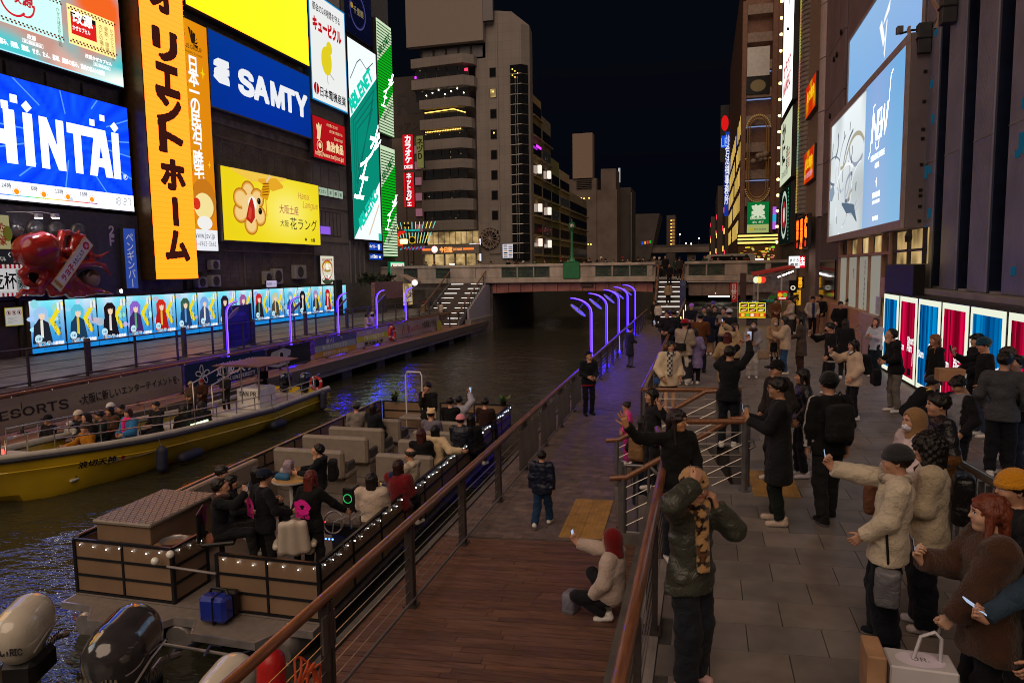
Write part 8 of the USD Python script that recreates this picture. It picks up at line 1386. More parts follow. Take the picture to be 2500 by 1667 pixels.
def phone(p,label,i=0,tilt=10,m_=None,hi=.05):
 """a phone held upright in a hand, its screen toward the holder"""
 c=p['hand'][i]+A3(0,.055,.085+hi-.05);M=rotm(-tilt);f=lambda q:p['W'](q@M.T+c);a=MB().bx(-.037,.037,-.0045,.0045,-.075,.075,.004).get();w=f(np.zeros((1,3)))[0]
 t=thing('phone',label,'phone',loc=w);part(t,'body',(f(a[0]),a[1]),m_ or PB);a=MB().bx(-.034,.034,-.0052,-.0047,-.070,.070).get();part(t,'screen',(f(a[0]),a[1]),PSC)
def bag(p,label,c,size,col,strap=None,name='bag',shiny=False,cat=None):
 a,b,d_=size;c=A3(*c);rr_=min(.05,a*.6,b*.6);bxd=lambda P,k,h:np.linalg.norm(np.maximum(np.abs(P-k)-np.array(h)+rr_,0),axis=1)-rr_;F=lambda P:smin(bxd(P,c,(a*(1-.12*(P[:,2]-c[2])/d_)[:,None]*0+a,b,d_))if False else bxd(P,c,(a,b,d_)),bxd(P,c-A3(0,b*.55 if name=='backpack' else 0,d_*.35),(a*.8,b*.75,d_*.5)),.03)+.03*(meshkit.fbm(P*9,2,4)-.5);v,f=snet(F,c-A3(a,b,d_)-.05,c+A3(a,b,d_)+.05,.022);t=thing(name,label,cat or name,loc=p['W'](c));part(t,'body',(p['W'](v),f),SHN if shiny else FAB,smooth=True,col=np.tile(hx(col),(len(v),1))*(.85+.3*meshkit.noise(v*9,2)[:,None]))
 if strap:part(t,'strap',MB().tube([p['W'](A3(*q))for q in strap],.011,6),BLACKM,smooth=60)
 return t
def backpack(p,label,col,shiny=False):n=p['neck'];return bag(p,label,(0,n[1]-.24,n[2]-.24),(.145,.085,.21),col,[(.11,n[1]-.14,n[2]+.0),(.12,n[1]+.0,n[2]+.075),(.12,n[1]+.13,n[2]-.05),(.13,n[1]+.1,n[2]-.25),(.12,n[1]-.13,n[2]-.4)],'backpack',shiny)
# ---------------------------------------------------------------- who is where
def px(x0,y0,s):return lambda x,y:(x0+x/s,y0+y/s)
A,B,C2,D,K,L,N,O,E_,F_,G_,Q=px(1480,660,3.563),px(1880,660,3.2),px(1800,1000,2.351),px(1240,900,2.044),px(1560,760,7.84),px(1840,640,7.84),px(2060,800,4.9),px(1480,900,4.356),px(640,900,3.267),px(180,1080,2.671),px(0,840,2.868),px(1560,600,5.88)
def spots(a,b,sc,th):return lambda v,c:np.where((meshkit.noise(v*sc,6)>th)[:,None],hx(b),hx(a))
LEO=lambda v,c:np.where(((meshkit.noise(v*26,3)>.56)&(meshkit.noise(v*26,3)<.74))[:,None],hx('1c0f08'),np.where((meshkit.noise(v*26,3)>=.74)[:,None],hx('5a3a20'),hx('b08858')))
CAMO=spots('20202a','b0aaa6',9,.55);PLAID=lambda v,c:hx('b8a896')*(1-.5*(np.sin(v[:,:1]*70)>.5))*(1-.4*(np.sin(v[:,2:]*70)>.6));DPLAID=lambda v,c:hx('3a2420')*(1-.6*(np.sin(v[:,:1]*55)>.3))*(1+.8*(np.sin(v[:,2:]*55)>.7));BWP=lambda v,c:np.where(((np.sin(v[:,:1]*60)*np.sin(v[:,2:]*60))>0),hx('c8c4be'),hx('16161a'));STRIPE=lambda v,c:np.where(np.sin(v[:,:1]*80+v[:,1:2]*50)>.2,hx('c8b49c'),hx('5a3a28'))
TWO=lambda v,c:np.where((v[:,2:]>1.17),hx('1a1a20'),hx('6a4420'));HEMW=lambda v,c:np.where((v[:,2:]<.86),hx('b8b0aa'),c);STR=lambda v,c:np.where((v[:,0:1]<-.19)&(np.abs(v[:,1:2]+.01)<.014),hx('c8c8c8'),c);REDL=lambda v,c:np.where(v[:,2:]<.85,hx('a01818'),c);QUI=lambda v,c:c*(1-.22*((np.abs(np.sin(v[:,:1]*45+v[:,2:]*38))<.13)|(np.abs(np.sin(v[:,:1]*45-v[:,2:]*38))<.13)))
f=person(D(905,1575),'woman in a leopard fur hat and scarf with hand raised to her brow','head',125,1.63,top=('puffer','3c3e36',None),bot=('wide','1a1e26'),hair=('bob','1a0f0c'),hat=('beanie','b08858',LEO),shoes='c8a0a0',extra=(('scarf','b08858',LEO,1),),feet=True,fem=True,hands=('grip','grip'),yaw=-20)
f=person(D(835,955),'smiling woman in glasses and black jacket waving one open hand by the near rail','wave',155,1.62,top=('jacket','131315'),bot=('pants','141a26'),hair=('long','1c0e10'),extra=(('glasses',),('sash','b01018'),'collar'),feet=True,fem=True,yaw=35,hands=('open','relax'),skin='c08a62');
person(O(500,240),'black haired woman in profile on the stairs with one hand lifted behind her',((.2,.1,.9),(-.42,.05,1.50)),-115,1.6,z=-.36,top=('jacket','17171b'),hair=('long','0e0a0a'),fem=True,hands=('relax','open'))
f=person(O(390,1545),'black haired woman at the stair foot seen from behind with a beige backpack','pockets',20,1.6,z=PZ,top=('jacket','14161a'),bot=('wide','141c30'),hair=('bob','120c0b'),feet=True,fem=True);backpack(f,'beige canvas backpack with a round red badge on the woman at the stair foot','7a5a3c')
person(O(225,372),'girl in a bright pink puffer jacket at the foot of the stairs','pockets',-95,1.28,z=PZ,top=('puffer','e0389a'),bot=('pants','b03080'),hair=('bun','1a0f0c'),fem=True)
person(D(172,792),'small boy in navy puffer walking away on the lower promenade','stand',4,1.2,z=PZ,top=('puffer','10182c',None),bot=('pants','16304e'),hair=('short','100c0b'),legs='walk',feet=True,extra=('hood',),wide=1.25)
f=person(D(495,822),'crouching person in pale coat and dark red hood holding up a phone on the boards','phone1',-75,1.62,z=PZ,top=('fleece','b4a298'),bot=('pants','15161c'),hair=('bob','120c0b'),hat=('hood','6a0a12'),legs='crouch',hands=('grip','relax'),fem=True);phone(f,'dark phone raised by the crouching person in the red hood')
bag(f,'clear plastic bag with a red print beside the crouching person',(-.05,.46,.12),(.13,.09,.14),'6a6a78',name='plastic_bag',shiny=True,cat='bag')
person((1437,1013),'dark uniformed guard with a cap leaning at the promenade rail','hold',150,1.74,z=PZ,top=('jacket','10131c',REDL),bot=('pants','0e1018'),hat=('cap','0e0f14'),shoes='0e0e10',feet=True,pitch=-25)
person(A(205,848),'person in a grey violet coat walking along the promenade rail','hold',60,1.66,z=PZ,top=('coat','20202c'),bot=('pants','57525e'),feet=True,shoes='2a2024')
person(A(420,487),'dark dressed man leaning on the rail at the foot of the lit stair','pockets',-160,1.74,z=PZ,top=('jacket','16161a'),feet=True,shoes='0e0e10');person(A(452,288),'person in a white jacket just behind the man at the stair foot','stand',20,1.6,z=PZ,top=('puffer','b8b2aa'),fem=True)
person(aty(*A(540,312),54.7),'person in a beige puffer climbing the lit stair','stand',0,1.68,z=aty(*A(540,312),54.7)[2],top=('puffer','8a7a60'),bot=('pants','201c1c'),legs='step',extra=('hood',))
for u,v,lab,c_ in((1634,700,'man in a dark jacket coming down the upper part of the lit stair','15151a'),(1658,684,'person with camouflage backpack going up at the top of lit stair','2c2a24'),(1624,680,'person in black at the head of the lit stair, left side','101014')):q=aty(u,v,56.6);person(q,lab,'stand',180 if c_!='2c2a24' else 0,1.72,z=q[2],top=('jacket',c_),legs='step')
person(K(545,15),'bearded man in dark jacket facing the viewer beyond the violet rail','hold',195,1.72,top=('jacket','1a1822'),extra=('collar',));f=person(K(665,-12),'man in black seen from behind stretching a phone out to the left',((.2,.1,.95),(-.42,.38,1.22)),-40,1.76,top=('jacket','10121a'),hands=('relax','grip'));phone(f,'phone stretched out to the left by the man in black',1)
f=person(K(860,1412),'man in red beanie, pale puffer and camouflage trousers with a crossbody bag','hold',30,1.72,top=('puffer','9a8a7a'),bot=('wide','333338',None,CAMO),hat=('beanie','90081a'),feet=True,shoes='cfcac8');bag(f,'black crossbody bag on the back of the man in red beanie',(.02,-.24,1.05),(.17,.06,.10),'15151c',[(.1,-.2,1.1),(.16,-.1,1.5),(.05,.1,1.45)],'crossbody_bag',cat='bag')
person(K(1065,1402),'person in a long lilac coat and white trainers beside the man in red beanie','pockets',12,1.48,top=('long','7a6c9a'),bot=('pants','121218'),hair=('bob','2a1c18'),feet=True,fem=True,shoes='d8d4d0')
person(K(1165,1185),'man in a brown jacket seen from behind in mid plaza','hold',8,1.76,top=('jacket','5c3418'),bot=('pants','121624'),feet=True,shoes='101012');person(A(890,738),'long haired woman in a long navy coat seen from behind','pockets',5,1.62,top=('coat','10142c'),bot=('wide','8a6a54'),hair=('long','120c0a'),feet=True,fem=True)
person(A(945,315),'bespectacled person in a dark coat facing the viewer behind the navy coat','hold',178,1.7,top=('coat','131a18'),extra=(('glasses',),));f=person(A(1028,330),'man in an open grey jacket with tie looking left','phone',-155,1.76,top=('blazer','6c6662'),bot=('pants','20222a'),hands=('grip','grip'));phone(f,'phone in the hands of the man in the grey jacket')
person(A(1072,352),'person in a white cap behind the man in grey jacket','hold',-10,1.72,top=('jacket','1a1a20'),hat=('beanie','b8b4be'));f=person(K(1850,252),'laughing woman in a beige coat raising a phone with both arms','phonehi',-60,1.62,top=('fleece','ac9674'),bot=('wide','2a2420'),hair=('bob','1a0f0c'),fem=True,hands=('grip','grip'));phone(f,'phone raised by the laughing woman in beige',hi=.06)
person(K(1690,440),'red haired woman in a beige jacket seen from behind with an arm up','up1',15,1.6,top=('coat','9a8262'),bot=('wide','3a302c'),hair=('long','4a1210'),fem=True,hands=('grip','relax'));f=person(A(1060,1540),'man in black seen from behind holding a phone high over his head',((.26,.32,1.82),(.12,.34,1.74)),12,1.74,top=('jacket','101218'),bot=('pants','11151f'),feet=True,shoes='d0ccc8',hands=('grip','grip'));phone(f,'pink cased phone held over the head of the man in black',m_=PPK)
f=person(A(548,630),'woman in a white fleece coat and brown ear muffs leaning on violet rail','pockets',150,1.62,top=('fleece','d4c0a4'),bot=('shorts','2a2424','c49a7c'),hair=('long','120b0a'),fem=True,extra=(('scarf','8a8078',BWP,1),));bag(f,'small blue handbag with brown flap at the side of the woman in white fleece',(.24,-.02,.88),(.10,.05,.075),'3a5a9a',name='handbag',cat='bag');p_=thing('ear_muffs','brown furry ear muffs on the woman in white fleece','ear muffs',loc=f['W'](f['hd']));m=MB();[m.ball(f['W'](f['hd']+A3(q*.10,-.01,.0)),.055,2)for q in(1,-1)];part(p_,'pads',m,pm('muff_brown',(.16,.07,.03),.9,bump=.8),smooth=True);part(p_,'band',MB().tube([f['W'](f['hd']+A3(.1*math.cos(a),-.01,.13*math.sin(a)))for a in np.linspace(0,3.14,9)],.01,5),BLACKM)
f=person(A(1270,936),'woman in a white face mask and pale grey clothes with a dark plaid scarf','hold',178,1.6,top=('jacket','8e8a94'),bot=('wide','a8a29e'),hair=('bun','120c0a'),feet=True,fem=True,extra=(('mask','e8e4f0'),('scarf','3a2420',DPLAID,1)),shoes='d8d4d0');bag(f,'tan tote bag hanging from the arm of the woman in the white mask',(-.30,.12,.72),(.16,.06,.13),'8a7460',name='tote_bag',cat='bag')
f=person(A(1552,905),'dark haired woman in a cream coat and blue jeans holding a phone','phone',-88,1.64,top=('fleece','bca68c'),bot=('pants','2a4e78'),hair=('bob','120c0a'),feet=True,fem=True,shoes='c8c0b4',hands=('grip','grip'));phone(f,'phone held by the woman in cream coat and jeans');bag(f,'black tote hanging before the woman in cream coat and jeans',(.2,.32,.80),(.05,.10,.15),'101014',name='tote_bag',cat='bag')
person(A(1465,430),'masked woman in a beige hood and striped skirt','hold',165,1.56,top=('coat','94795a'),bot=('skirt','c0a890','201818',STRIPE),hair=('bob','120c0a'),hat=('hood','94795a'),extra=(('mask','e8e6ee'),),fem=True);f=person(A(1692,886),'woman with long black hair in a grey brown coat facing left','hold',-65,1.64,top=('coat','4c4138'),bot=('wide','3c2620'),hair=('long','0c0908'),feet=True,fem=True,shoes='b8aea4')
person(A(1612,246),'man in a flat cap and pale zip jacket near the food stall','hold',-105,1.74,top=('jacket','ac9c8c'),bot=('pants','2c2628'),hat=('cap','17161a'),extra=('hood',));person(A(1475,254),'woman in a brown shearling jacket facing the viewer near the menu screen','hold',175,1.62,top=('fleece','5e361e'),bot=('pants','1c1a1c'),hair=('fringe','120c0a'),fem=True);person(L(762,648),'man in black partly behind the flat cap man','stand',80,1.76,top=('jacket','121215'))
person(L(1130,676),'man in a pale jacket over navy shirt with dark cap near the ramp wall','pockets',165,1.74,top=('jacket','aaa096',lambda v,c:np.where((np.abs(v[:,:1])<.055)&(v[:,1:2]>.03),hx('202c58'),c)),bot=('pants','121216'),hat=('cap','16161a'));person(L(1292,650),'man in a black jacket and beige trousers before the ramp wall','pockets',-130,1.78,top=('jacket','121214'),bot=('pants','94745a'))
person(L(1660,776),'young man in black jacket with a red mark beside the green puffer','pockets',172,1.72,top=('jacket','101014'),hair=('fringe','120c0a'));person(L(1842,720),'man in a dark green puffer and cap before the ramp wall','pockets',-125,1.78,top=('puffer','24382a'),bot=('pants','15151a'),hat=('cap','121214'),extra=(('glasses',),))
f=person(B(478,425),'man in black mask and black jacket with white hem raising a phone','phone1',-95,1.72,top=('jacket','111114',HEMW),bot=('wide','121318'),hair=('short','0c0908'),extra=(('mask','101012'),'hood'),hands=('grip','relax'));phone(f,'phone raised by the man in the black mask');person(B(590,396),'dark haired woman in dark coat seen from behind before the tan wall','hold',15,1.62,top=('coat','131318'),hair=('long','1c1210'),fem=True)
f=person(B(665,562),'woman in white fleece and checked scarf taking a picture with her phone','phone1',-100,1.6,top=('fleece','c8b098'),bot=('pants','15151a'),hair=('long','0e0909'),fem=True,extra=(('scarf','c8c4be',BWP),),hands=('grip','relax'));phone(f,'pink phone of the woman in white fleece',m_=PPK);backpack(f,'black backpack on the woman in white fleece','141418')
f=person(C2(510,640),'tall man in black beanie and striped track top carrying a big backpack','stand',-18,1.80,top=('jacket','131316',STR),bot=('pants','1a1b1e'),hat=('beanie','111113'),hair=('short','0c0908'),feet=True,legs='step',shoes='121214',wide=1.15);backpack(f,'large dark backpack on the tall man in the black beanie','17181a')
f=person(B(815,832),'person in a pale blue white jacket beside the first blue poster box','phone',-140,1.62,top=('jacket','b4c2d2'),bot=('wide','10202a'),hair=('bob','2a1410'),feet=True,fem=True,shoes='d0c8b8',pitch=-25);f=person(B(997,470),'man in black jacket with grey hood looking down at his camera','hold',-100,1.76,top=('jacket','121317'),bot=('pants','6a645c'),hair=('short','0e0a09'),pitch=-35,lean=8,extra=('hood',));bag(f,'black shoulder bag hanging before the man with the grey hood',(.1,.36,.72),(.13,.08,.17),'0e0e12',name='shoulder_bag',cat='bag')
f=person(B(1118,796),'crouching man with a yellow strap reaching to the ground by the posters','low',82,1.74,top=('jacket','101218'),bot=('pants','10121a'),hat=('beanie','2c2c30'),legs='crouch',lean=38,shoes='c8b8a8',extra=('hood',));t_=thing('strap','yellow lettered strap across the back of the crouching man','strap',loc=f['W'](f['neck']));part(t_,'band',MB().tube([f['W'](f['neck']+A3(*q))for q in((.13,.03,.045),(.08,-.10,-.02),(.0,-.17,-.14),(-.06,-.2,-.30))],.022,6),pm('strap_yellow',(.6,.45,.02),.6));bag(f,'pale cloth bag on the ground before the crouching man',(-.25,.5,.14),(.17,.13,.14),'a0908a',name='cloth_bag',cat='bag')
f=person(B(1300,518),'woman with long auburn hair in black jacket and wine red shorts','stand',-105,1.66,top=('jacket','111114'),bot=('shorts','4a1020','1c100f'),hair=('long','7a4a2a'),fem=True,legs='step',shoes='121212')
f=person(N(1700,160),'bearded man in a teal beanie holding up a phone before the posters','phone1',-92,1.76,top=('jacket','121318'),bot=('pants','2a3448'),hat=('beanie','123848'),hair=('short','1a1210'),hands=('grip','relax'),pitch=8);phone(f,'phone held up by the man in teal beanie');t_=thing('carton','brown cardboard carton held by the man in the teal beanie','box',loc=f['W'](A3(.1,.45,1.1)));q_=MB().bx(-.05,.22,.3,.72,.98,1.2,.01).get();part(t_,'box',(f['W'](q_[0]),q_[1]),pm('carton_brown',(.34,.20,.10),.8))
person(N(1618,104),'man with thick dark hair just behind the teal beanie','hold',-100,1.78,top=('jacket','14141a'),hair=('fringe','0e0a09'),extra=('collar',));person(N(1400,622),'boy in a grey hoodie gazing up at the signs','pockets',-112,1.6,top=('hoodie','7c7c84',lambda v,c:np.where(np.abs(v[:,:1])>.13,hx('15151b'),c)),bot=('pants','14161e'),hair=('fringe','0e0a09'),pitch=28,extra=('hood',))
person(N(1172,842),'man in a black and brown two tone puffer with parted dark hair','pockets',-92,1.74,top=('puffer','1a1a20',TWO),bot=('pants','14161e'),hair=('short','120c0b'),extra=('collar',));f=person(N(862,1034),'woman in a camel knitted hood and white mask','hold',-112,1.62,top=('puffer','c4b2b4'),bot=('pants','2a2628'),hair=('bob','1c100e'),hat=('hood','8e6c48'),extra=(('mask','e6e2f0'),),fem=True);bag(f,'brown paper bag at the side of the woman in camel hood',(.18,.32,.72),(.06,.12,.18),'6a4430',name='paper_bag',cat='bag')
f=person(C2(845,1335),'woman in grey knit beanie and cream quilted jacket stretching out her phone',((.06,.56,1.50),(-.16,.20,.98)),-78,1.64,top=('fleece','c8baa4',QUI),bot=('wide','10151f'),hat=('beanie','2c2c30'),hair=('short','1c100e'),feet=True,fem=True,lean=-6,shoes='141a2a',extra=(('scarf','b8a896',PLAID),),hands=('grip','relax'),wide=1.1);phone(f,'phone stretched out by the woman in quilted jacket');bag(f,'grey drawstring bag hanging from the woman in quilted jacket',(-.26,.0,.60),(.06,.10,.16),'6a6a70',[(-.24,0,.8),(-.24,.02,1.05),(-.2,.02,1.3)],'drawstring_bag',True,'bag')
f=person(C2(1075,1262),'curly haired woman in a cream jacket with a black backpack','hold',-75,1.68,top=('fleece','b4a68e',QUI),bot=('wide','10131f'),hair=('curly','120b0a'),feet=True,fem=True,shoes='b8b0b8');backpack(f,'black backpack on the curly haired woman','0f0f12',True)
f=person(C2(1480,535),'auburn haired woman in a brown fur coat holding a phone and paper bags',((.04,.40,1.26),(-.10,.30,.84)),-88,1.66,top=('fur','42291b'),bot=('pants','141418'),hair=('long','6a3220'),fem=True,skin='c49a80',hands=('grip','grip'));phone(f,'dark phone held by the woman in fur coat')
t_=thing('gift_bag','white square gift bag with an oval label reading OR','bag',loc=f['W'](A3(-.12,.4,.5)));W_=f['W'];q_=MB().bx(-.25,.0,.22,.62,.40,.64,.01).get();part(t_,'box',(W_(q_[0]),q_[1]),pm('gift_white',(.52,.50,.52),.5,nv=.06));part(t_,'handle',MB().tube([W_(A3(*q))for q in((-.12,.30,.64),(-.12,.30,.80),(-.12,.34,.84),(-.12,.42,.80),(-.12,.46,.64))],.012,6),pm('gift_white',(.52,.50,.52),.5),smooth=60)
th_=math.radians(-88);o_=W_(A3(-.25,.62,.6415));c=Canvas(o_,W_(A3(-.25,.0,0))-W_(A3(-.25,1.,0)),W_(A3(1.,0,0))-W_(A3(0,0,0)));c.n=np.array([0,0,1.]);c.disc(.2,.125,.15,.1,lin(np.array([.84,.80,.86])));c.text('OR.',.2,.105,.05,hx('5a5458'),align='c',kind='en');printed(t_,c,PRINT);t_=thing('gift_bag','brown paper bag behind the white gift bag','bag',loc=W_(A3(.05,.5,.5)));q_=MB().bx(-.28,.02,.645,.76,.36,.70,.01).get();part(t_,'box',(W_(q_[0]),q_[1]),pm('kraft',(.34,.19,.10),.8))
person(C2(1610,396),'person in a mustard ribbed beanie at the right picture edge','hold',-100,1.66,top=('jacket','14161c'),hat=('beanie','c8861a'),hair=('short','140d0b'));f=person((2610,1300),'person mostly outside the right edge holding a phone in view',((.03,.50,1.02),(-.2,.2,.95)),-92,1.62,top=('jacket','2c3c4c'),hands=('grip','relax'),fem=True);phone(f,'pale blue phone reaching in from the right picture edge',tilt=55,m_=PSC,hi=.04)
person(N(1930,336),'big man in a dark grey jacket seen from behind at the right','pockets',22,1.82,top=('jacket','414146'),bot=('pants','12131a'),hair=('short','0e0a09'),wide=1.15);person(N(1985,270),'brown haired man behind the big grey jacket','hold',-60,1.78,top=('jacket','17171c'),hair=('short','2a1a12'));f=person(N(2095,370),'dark haired man in black at the right edge looking at a lit phone','phone',-112,1.76,top=('jacket','111115'),bot=('pants','1c2030'),hair=('short','140d0b'),pitch=-20,hands=('grip','grip'));phone(f,'lit phone of the man in black at the right edge')
f=person((1898,1278),'man in glasses and a long black coat photographing with both hands','phone',-86,1.77,top=('coat','15161a'),bot=('pants','0f1614'),hair=('short','0e0a09'),feet=True,extra=(('glasses',),),shoes='b8a494',hands=('grip','grip'),skin='a87c60');phone(f,'phone in both hands of the man in the long black coat');person(A(1500,816),'man in a black baseball cap and fleece collar behind the black coat','pockets',-125,1.74,top=('jacket','241f1d'),hat=('cap','0c0c0e'),extra=('hood',))
person(C2(368,388),'girl with long dark hair in a black puffer behind the black coat','pockets',-95,1.6,top=('puffer','16161c'),bot=('pants','12141a'),hair=('long','17100f'),feet=True,fem=True,shoes='c0b8c0');bag(dict(W=lambda q:np.asarray(q,float)),'grey nylon bag cut by the bottom picture edge beside the rail',(-.02,4.45,.22),(.20,.16,.2),'6a645c',name='nylon_bag',shiny=True,cat='bag')
for x,y,lab,c_,h_ in((755,850,'small figure with a violet head covering before the passage','141420','a060d0'),(1000,868,'dark figure walking out of the lit passage','1a1414',None),(935,890,'figure in a beige coat inside the lit passage','8a7c60',None),(1066,815,'figure in a violet beanie inside the lit passage','3a3a44','4a3a90')):person(atz(*Q(x,y),1.66)*A3(1,1,0),lab,'hold',180,1.66,top=('coat',c_),hat=('beanie',h_)if h_ else None)
K6=px(760,640,6.03)
for x,y,lab,tp,hr,ht in((812,760,'person in a beige puffer facing a companion on the left deck',('puffer','a08a68'),'bob',None),(900,752,'person tinted pink by light beside the beige puffer on the left deck',('puffer','a88aa8'),'bob',('beanie','b0a0a0')),(1658,590,'person in beige with red cap at the far left stair',('fleece','8a7a5c'),'short',('beanie','8a1418')),(1762,578,'long haired person in black at the far left stair',('coat','121214'),'long',None),(1897,586,'person in a white hooded puffer at the far left stair',('puffer','c8b8a8'),'bob',None)):person(K6(x,y),lab,'hold',60 if x<850 else-60 if x<950 else 20,1.66,z=PZ,top=tp,hair=(hr,'140d0b'),hat=ht,fem=True)  # second puffer has pink light put into its colour
SZ=-1.0;DK=('jacket','101014')
def rider(p,lab,face=5,top=DK,hair=('short','120c0b'),hat=None,pose='lap',z=SZ,h=1.66,legs='sit',**k):return person(p,lab,pose,face,h,z=z,top=top,hair=hair,hat=hat,legs=legs,**k)
PINK=('logo','d82090');f=rider(E_(455,606),'man in black with backpack busy at the round boat table',-110,('jacket','0f1116'),pose='table',extra=('hood',),pitch=-25);backpack(f,'black backpack on the man at the boat table','0e0f12');bag(f,'clear bag with a red band on the round boat table',(.06,.62,.5),(.13,.09,.12),'8a7a86',name='plastic_bag',shiny=True,cat='bag')
rider(F_(1540,205),'long auburn haired crew member with pink back print at the helm',8,('jacket','0e0e11'),('long','5a2018'),pose=((.40,.35,1.05),(-.2,.15,1.0)),z=DZ,h=1.64,legs='stand',fem=True,extra=(PINK,));rider(F_(1232,196),'crew member in navy cap with pink back print standing by the table',35,('jacket','0f1016'),hat=('cap','141c30'),pose=((.30,.3,1.1),(-.2,.15,1.0)),z=DZ,h=1.68,legs='stand',extra=(PINK,));f=rider(F_(942,240),'crew member in a red checked scarf seated at the stern reading a phone',62,('jacket','0f1016'),pose='photo',z=-.72,extra=(PINK,('scarf','8a2028',DPLAID)),pitch=-30,hands=('grip','relax'));phone(f,'phone read by the crew member in a red scarf');st_=thing('black_chair','black mesh chair under the crew member in a red scarf','chair',loc=f['W'](A3(0,0,-.7)));a_=MB().bx(-.24,.24,-.26,.22,-.02,.04,.02).get();b_=MB().bx(-.24,.24,-.30,-.26,.04,.5,.015).get();c_=MB().rod((0,0,-.72),(0,0,-.02),.04,10).get();[part(st_,n_,(f['W'](q[0]),q[1]),BLACKM)for n_,q in(('seat',a_),('backrest',b_),('pedestal',c_))]
for p,lab,k in((F_(955,160),'man with dark hair on the side sofa of the pontoon boat',dict(face=70)),(F_(1012,215),'dark coated passenger beside the man on the side sofa',dict(face=60,hair=('bob','120c0b'))),(F_(1188,165),'black haired passenger behind the navy cap with paper bags',dict(face=40,hair=('bob','0f0a09'))),(E_(868,840),'woman in white fleece with long black hair by the right boat fence',dict(face=-15,top=('fleece','c0ae9e'),hair=('long','17100f'))),(E_(1035,832),'child in a navy hood on the pontoon boat',dict(face=10,top=('puffer','1a2a4c'),hat=('hood','1a2a4c'),h=1.25)),(E_(1080,736),'dark haired passenger in a red jacket on the pontoon boat',dict(face=5,top=('fleece','6a1018'),hair=('bob','2a1210'))),(E_(1188,640),'balding man in a cream hooded jacket looking left on the boat',dict(face=-78,top=('hoodie','b0a490'),hair=('thin','2a2420'),extra=('hood',))),(E_(1265,486),'woman with long dark red hair on the boat sofa',dict(face=-10,hair=('long','3a1212'))),(E_(1376,460),'passenger in a cream hooded coat stretching an arm over the fence',dict(face=12,top=('fleece','d0b894'),hair=('bob','0f0a09'),pose=((.60,.12,.42),(-.1,.3,.32)),extra=('hood',))),(E_(1345,330),'passenger in a cream bear eared hat on the boat',dict(face=0,top=('jacket','6a6470'),hat=('bear','d8b890'))),(E_(1578,378),'passenger in a pink fluffy hat and navy puffer',dict(face=5,top=('puffer','1a1c28'),hat=('beanie','e08a98'))),(E_(1662,370),'dark haired passenger beside the pink hat',dict(face=5,hair=('bob','0f0a09'))),(E_(750,275),'passenger in grey beanie and grey jacket on the left boat sofa',dict(face=-30,top=('jacket','7c746e'),hat=('beanie','3c3e44'))),(E_(880,286),'black haired passenger in black beside the grey beanie',dict(face=20,top=('jacket','12121a'),hair=('bob','0f0a09'))),(E_(1498,236),'dark passenger at the boat front filming with a phone',dict(face=-10,pose='phone',hands=('grip','grip'))),(E_(1568,226),'passenger in a pale grey coat lifting a phone high at the boat front',dict(face=5,top=('puffer','9a98a4'),pose='up1',hands=('grip','relax'))),(E_(1776,242),'passenger in a brown leather jacket at the right boat front',dict(face=0,top=('jacket','2c1815')))):
 f=rider(p,lab,**k);(phone(f,'phone held up by the '+' '.join(lab.split()[:7]))if 'phone' in lab else None)
rider(E_(1320,122),'guide in black speaking into a microphone at the boat front',185,('jacket','121214'),pose='mic',z=DZ,h=1.72,legs='stand',hair=('fringe','0e0a09'),hands=('grip','relax'))
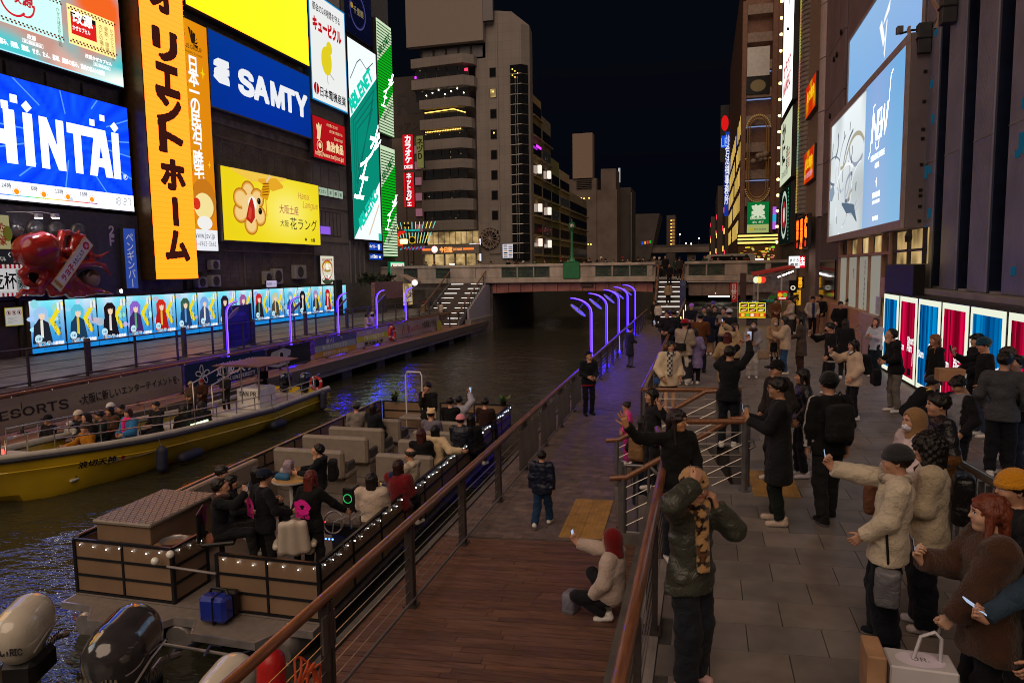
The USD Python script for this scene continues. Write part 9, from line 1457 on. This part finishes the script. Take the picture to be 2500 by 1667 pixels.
for x,y,lab,k in((340,500,'man in a black cap and jacket at the bow of the yellow boat',dict(hat=('cap','101014'),bot=('pants','8a8a8e'))),(492,545,'child in a white lettered hat at the bow of the yellow boat',dict(hat=('beanie','c8c4c0'),h=1.2,top=('puffer','b8b4b0'))),(602,556,'person in a mustard jacket and patterned hat on the yellow boat',dict(top=('jacket','9a6410'),hat=('beanie','4a3a30'),pose='reach')),(552,470,'passenger in a cream bobble hat on the yellow boat',dict(hat=('beanie','c0b4a8'))),(607,486,'passenger in a dark hood beside the cream bobble hat',dict(hat=('hood','1a1a22'))),(700,472,'man in a dark green hooded coat on the yellow boat',dict(top=('jacket','1c2a2c'),face=-150,extra=('hood',))),(772,442,'woman in a brown coat behind the green hooded man',dict(top=('fleece','4a3020'),hair=('bob','1a0f0c'))),(778,418,'passenger in a white knit hat at the far side of the yellow boat',dict(hat=('beanie','c8c4c4'))),(850,425,'dark haired passenger near the far rail of the yellow boat',dict()),(902,456,'woman in a blue coat and pink scarf on the yellow boat',dict(top=('fleece','2a6aa0'),hair=('bob','2a1210'),extra=(('scarf','d81878',None,1),))),(1095,405,'man in a black suit smiling amidships on the yellow boat',dict(top=('blazer','131318'))),(1282,440,'curly haired person in black near the boat stairs',dict(hair=('curly','120b0a'),face=-60,z=-1.5)),(1410,410,'dark haired person beside the boat stairs',dict(hair=('curly','140d0b'),face=-40,z=-1.5))):rider(G_(x,y),lab,k.pop('face',188),z=k.pop('z',-1.27),**k)
for x,y,lab,k in((1338,290,'man in a tan cap standing behind the boat stairs',dict(hat=('cap','a09078'),top=('jacket','4a3a2c'))),(1418,315,'person in a red cap behind the boat stairs',dict(hat=('cap','7a1c18'),top=('jacket','3a2018'))),(1580,290,'person with a garland behind the boat stairs',dict(top=('jacket','17171a'))),(1842,190,'skipper in black under the brown canopy',dict())):person(atx(*G_(x,y),-15.2)-A3(0,0,1.68)if False else(-15.1,atx(*G_(x,y),-15.1)[1],-1.32),lab,'hold',170,1.0*max(1.2,min(1.75,atx(*G_(x,y),-15.1)[2]+1.32)),z=-1.32,**({'top':DK}|k))
looks=[('dark coat',DK,'short',None),('beige coat',('coat','8a7a64'),'bob',None),('red cap',('jacket','2a2a30'),'short',('beanie','8a1418')),('green jacket',('jacket','1c3a28'),'short',None),('pale hat',('puffer','4a4440'),'bob',('beanie','c0b8b0')),('brown jacket',('fleece','4a2c1c'),'long',None)];first={}
us=[940,958,985,1005,1040,1060,1168,1198,1241,1261,1278,1305,1331,1369,1388,1426,1439,1457,1468,1478,1498,1520,1534,1558,1572,1584,1598,1692,1721,1738,1754,1786,1799,1822,1610,1650]
for i,u in enumerate(us):
 k=(i*5+i//4)%6;y=58.2+1.5*((i*7)%3);x=aty(u,640,y)[0];rz=(-150,160,180,20,-90,110)[(i*3)%6];zn='at the left end' if u<1100 else 'between left stair and green lamp' if u<1310 else 'close beside the green lamp' if u<1480 else 'between green lamp and lit stair' if u<1660 else 'before the grey van' if u<1800 else 'at the right end';lab='person in %s behind the bridge parapet %s'%(looks[k][0],zn)
 if k not in first:first[k]=person((x,y,2.24),lab,'hold',rz,1.68,z=2.24,top=looks[k][1],hair=(looks[k][2],'140d0b'),hat=looks[k][3],grp=lab.replace('person','people'))['t']
 else:copy(first[k],(x,y,2.24),-rz,lab,lab.replace('person','people'),'person',(1,1,.94+.03*((i*3)%5)))
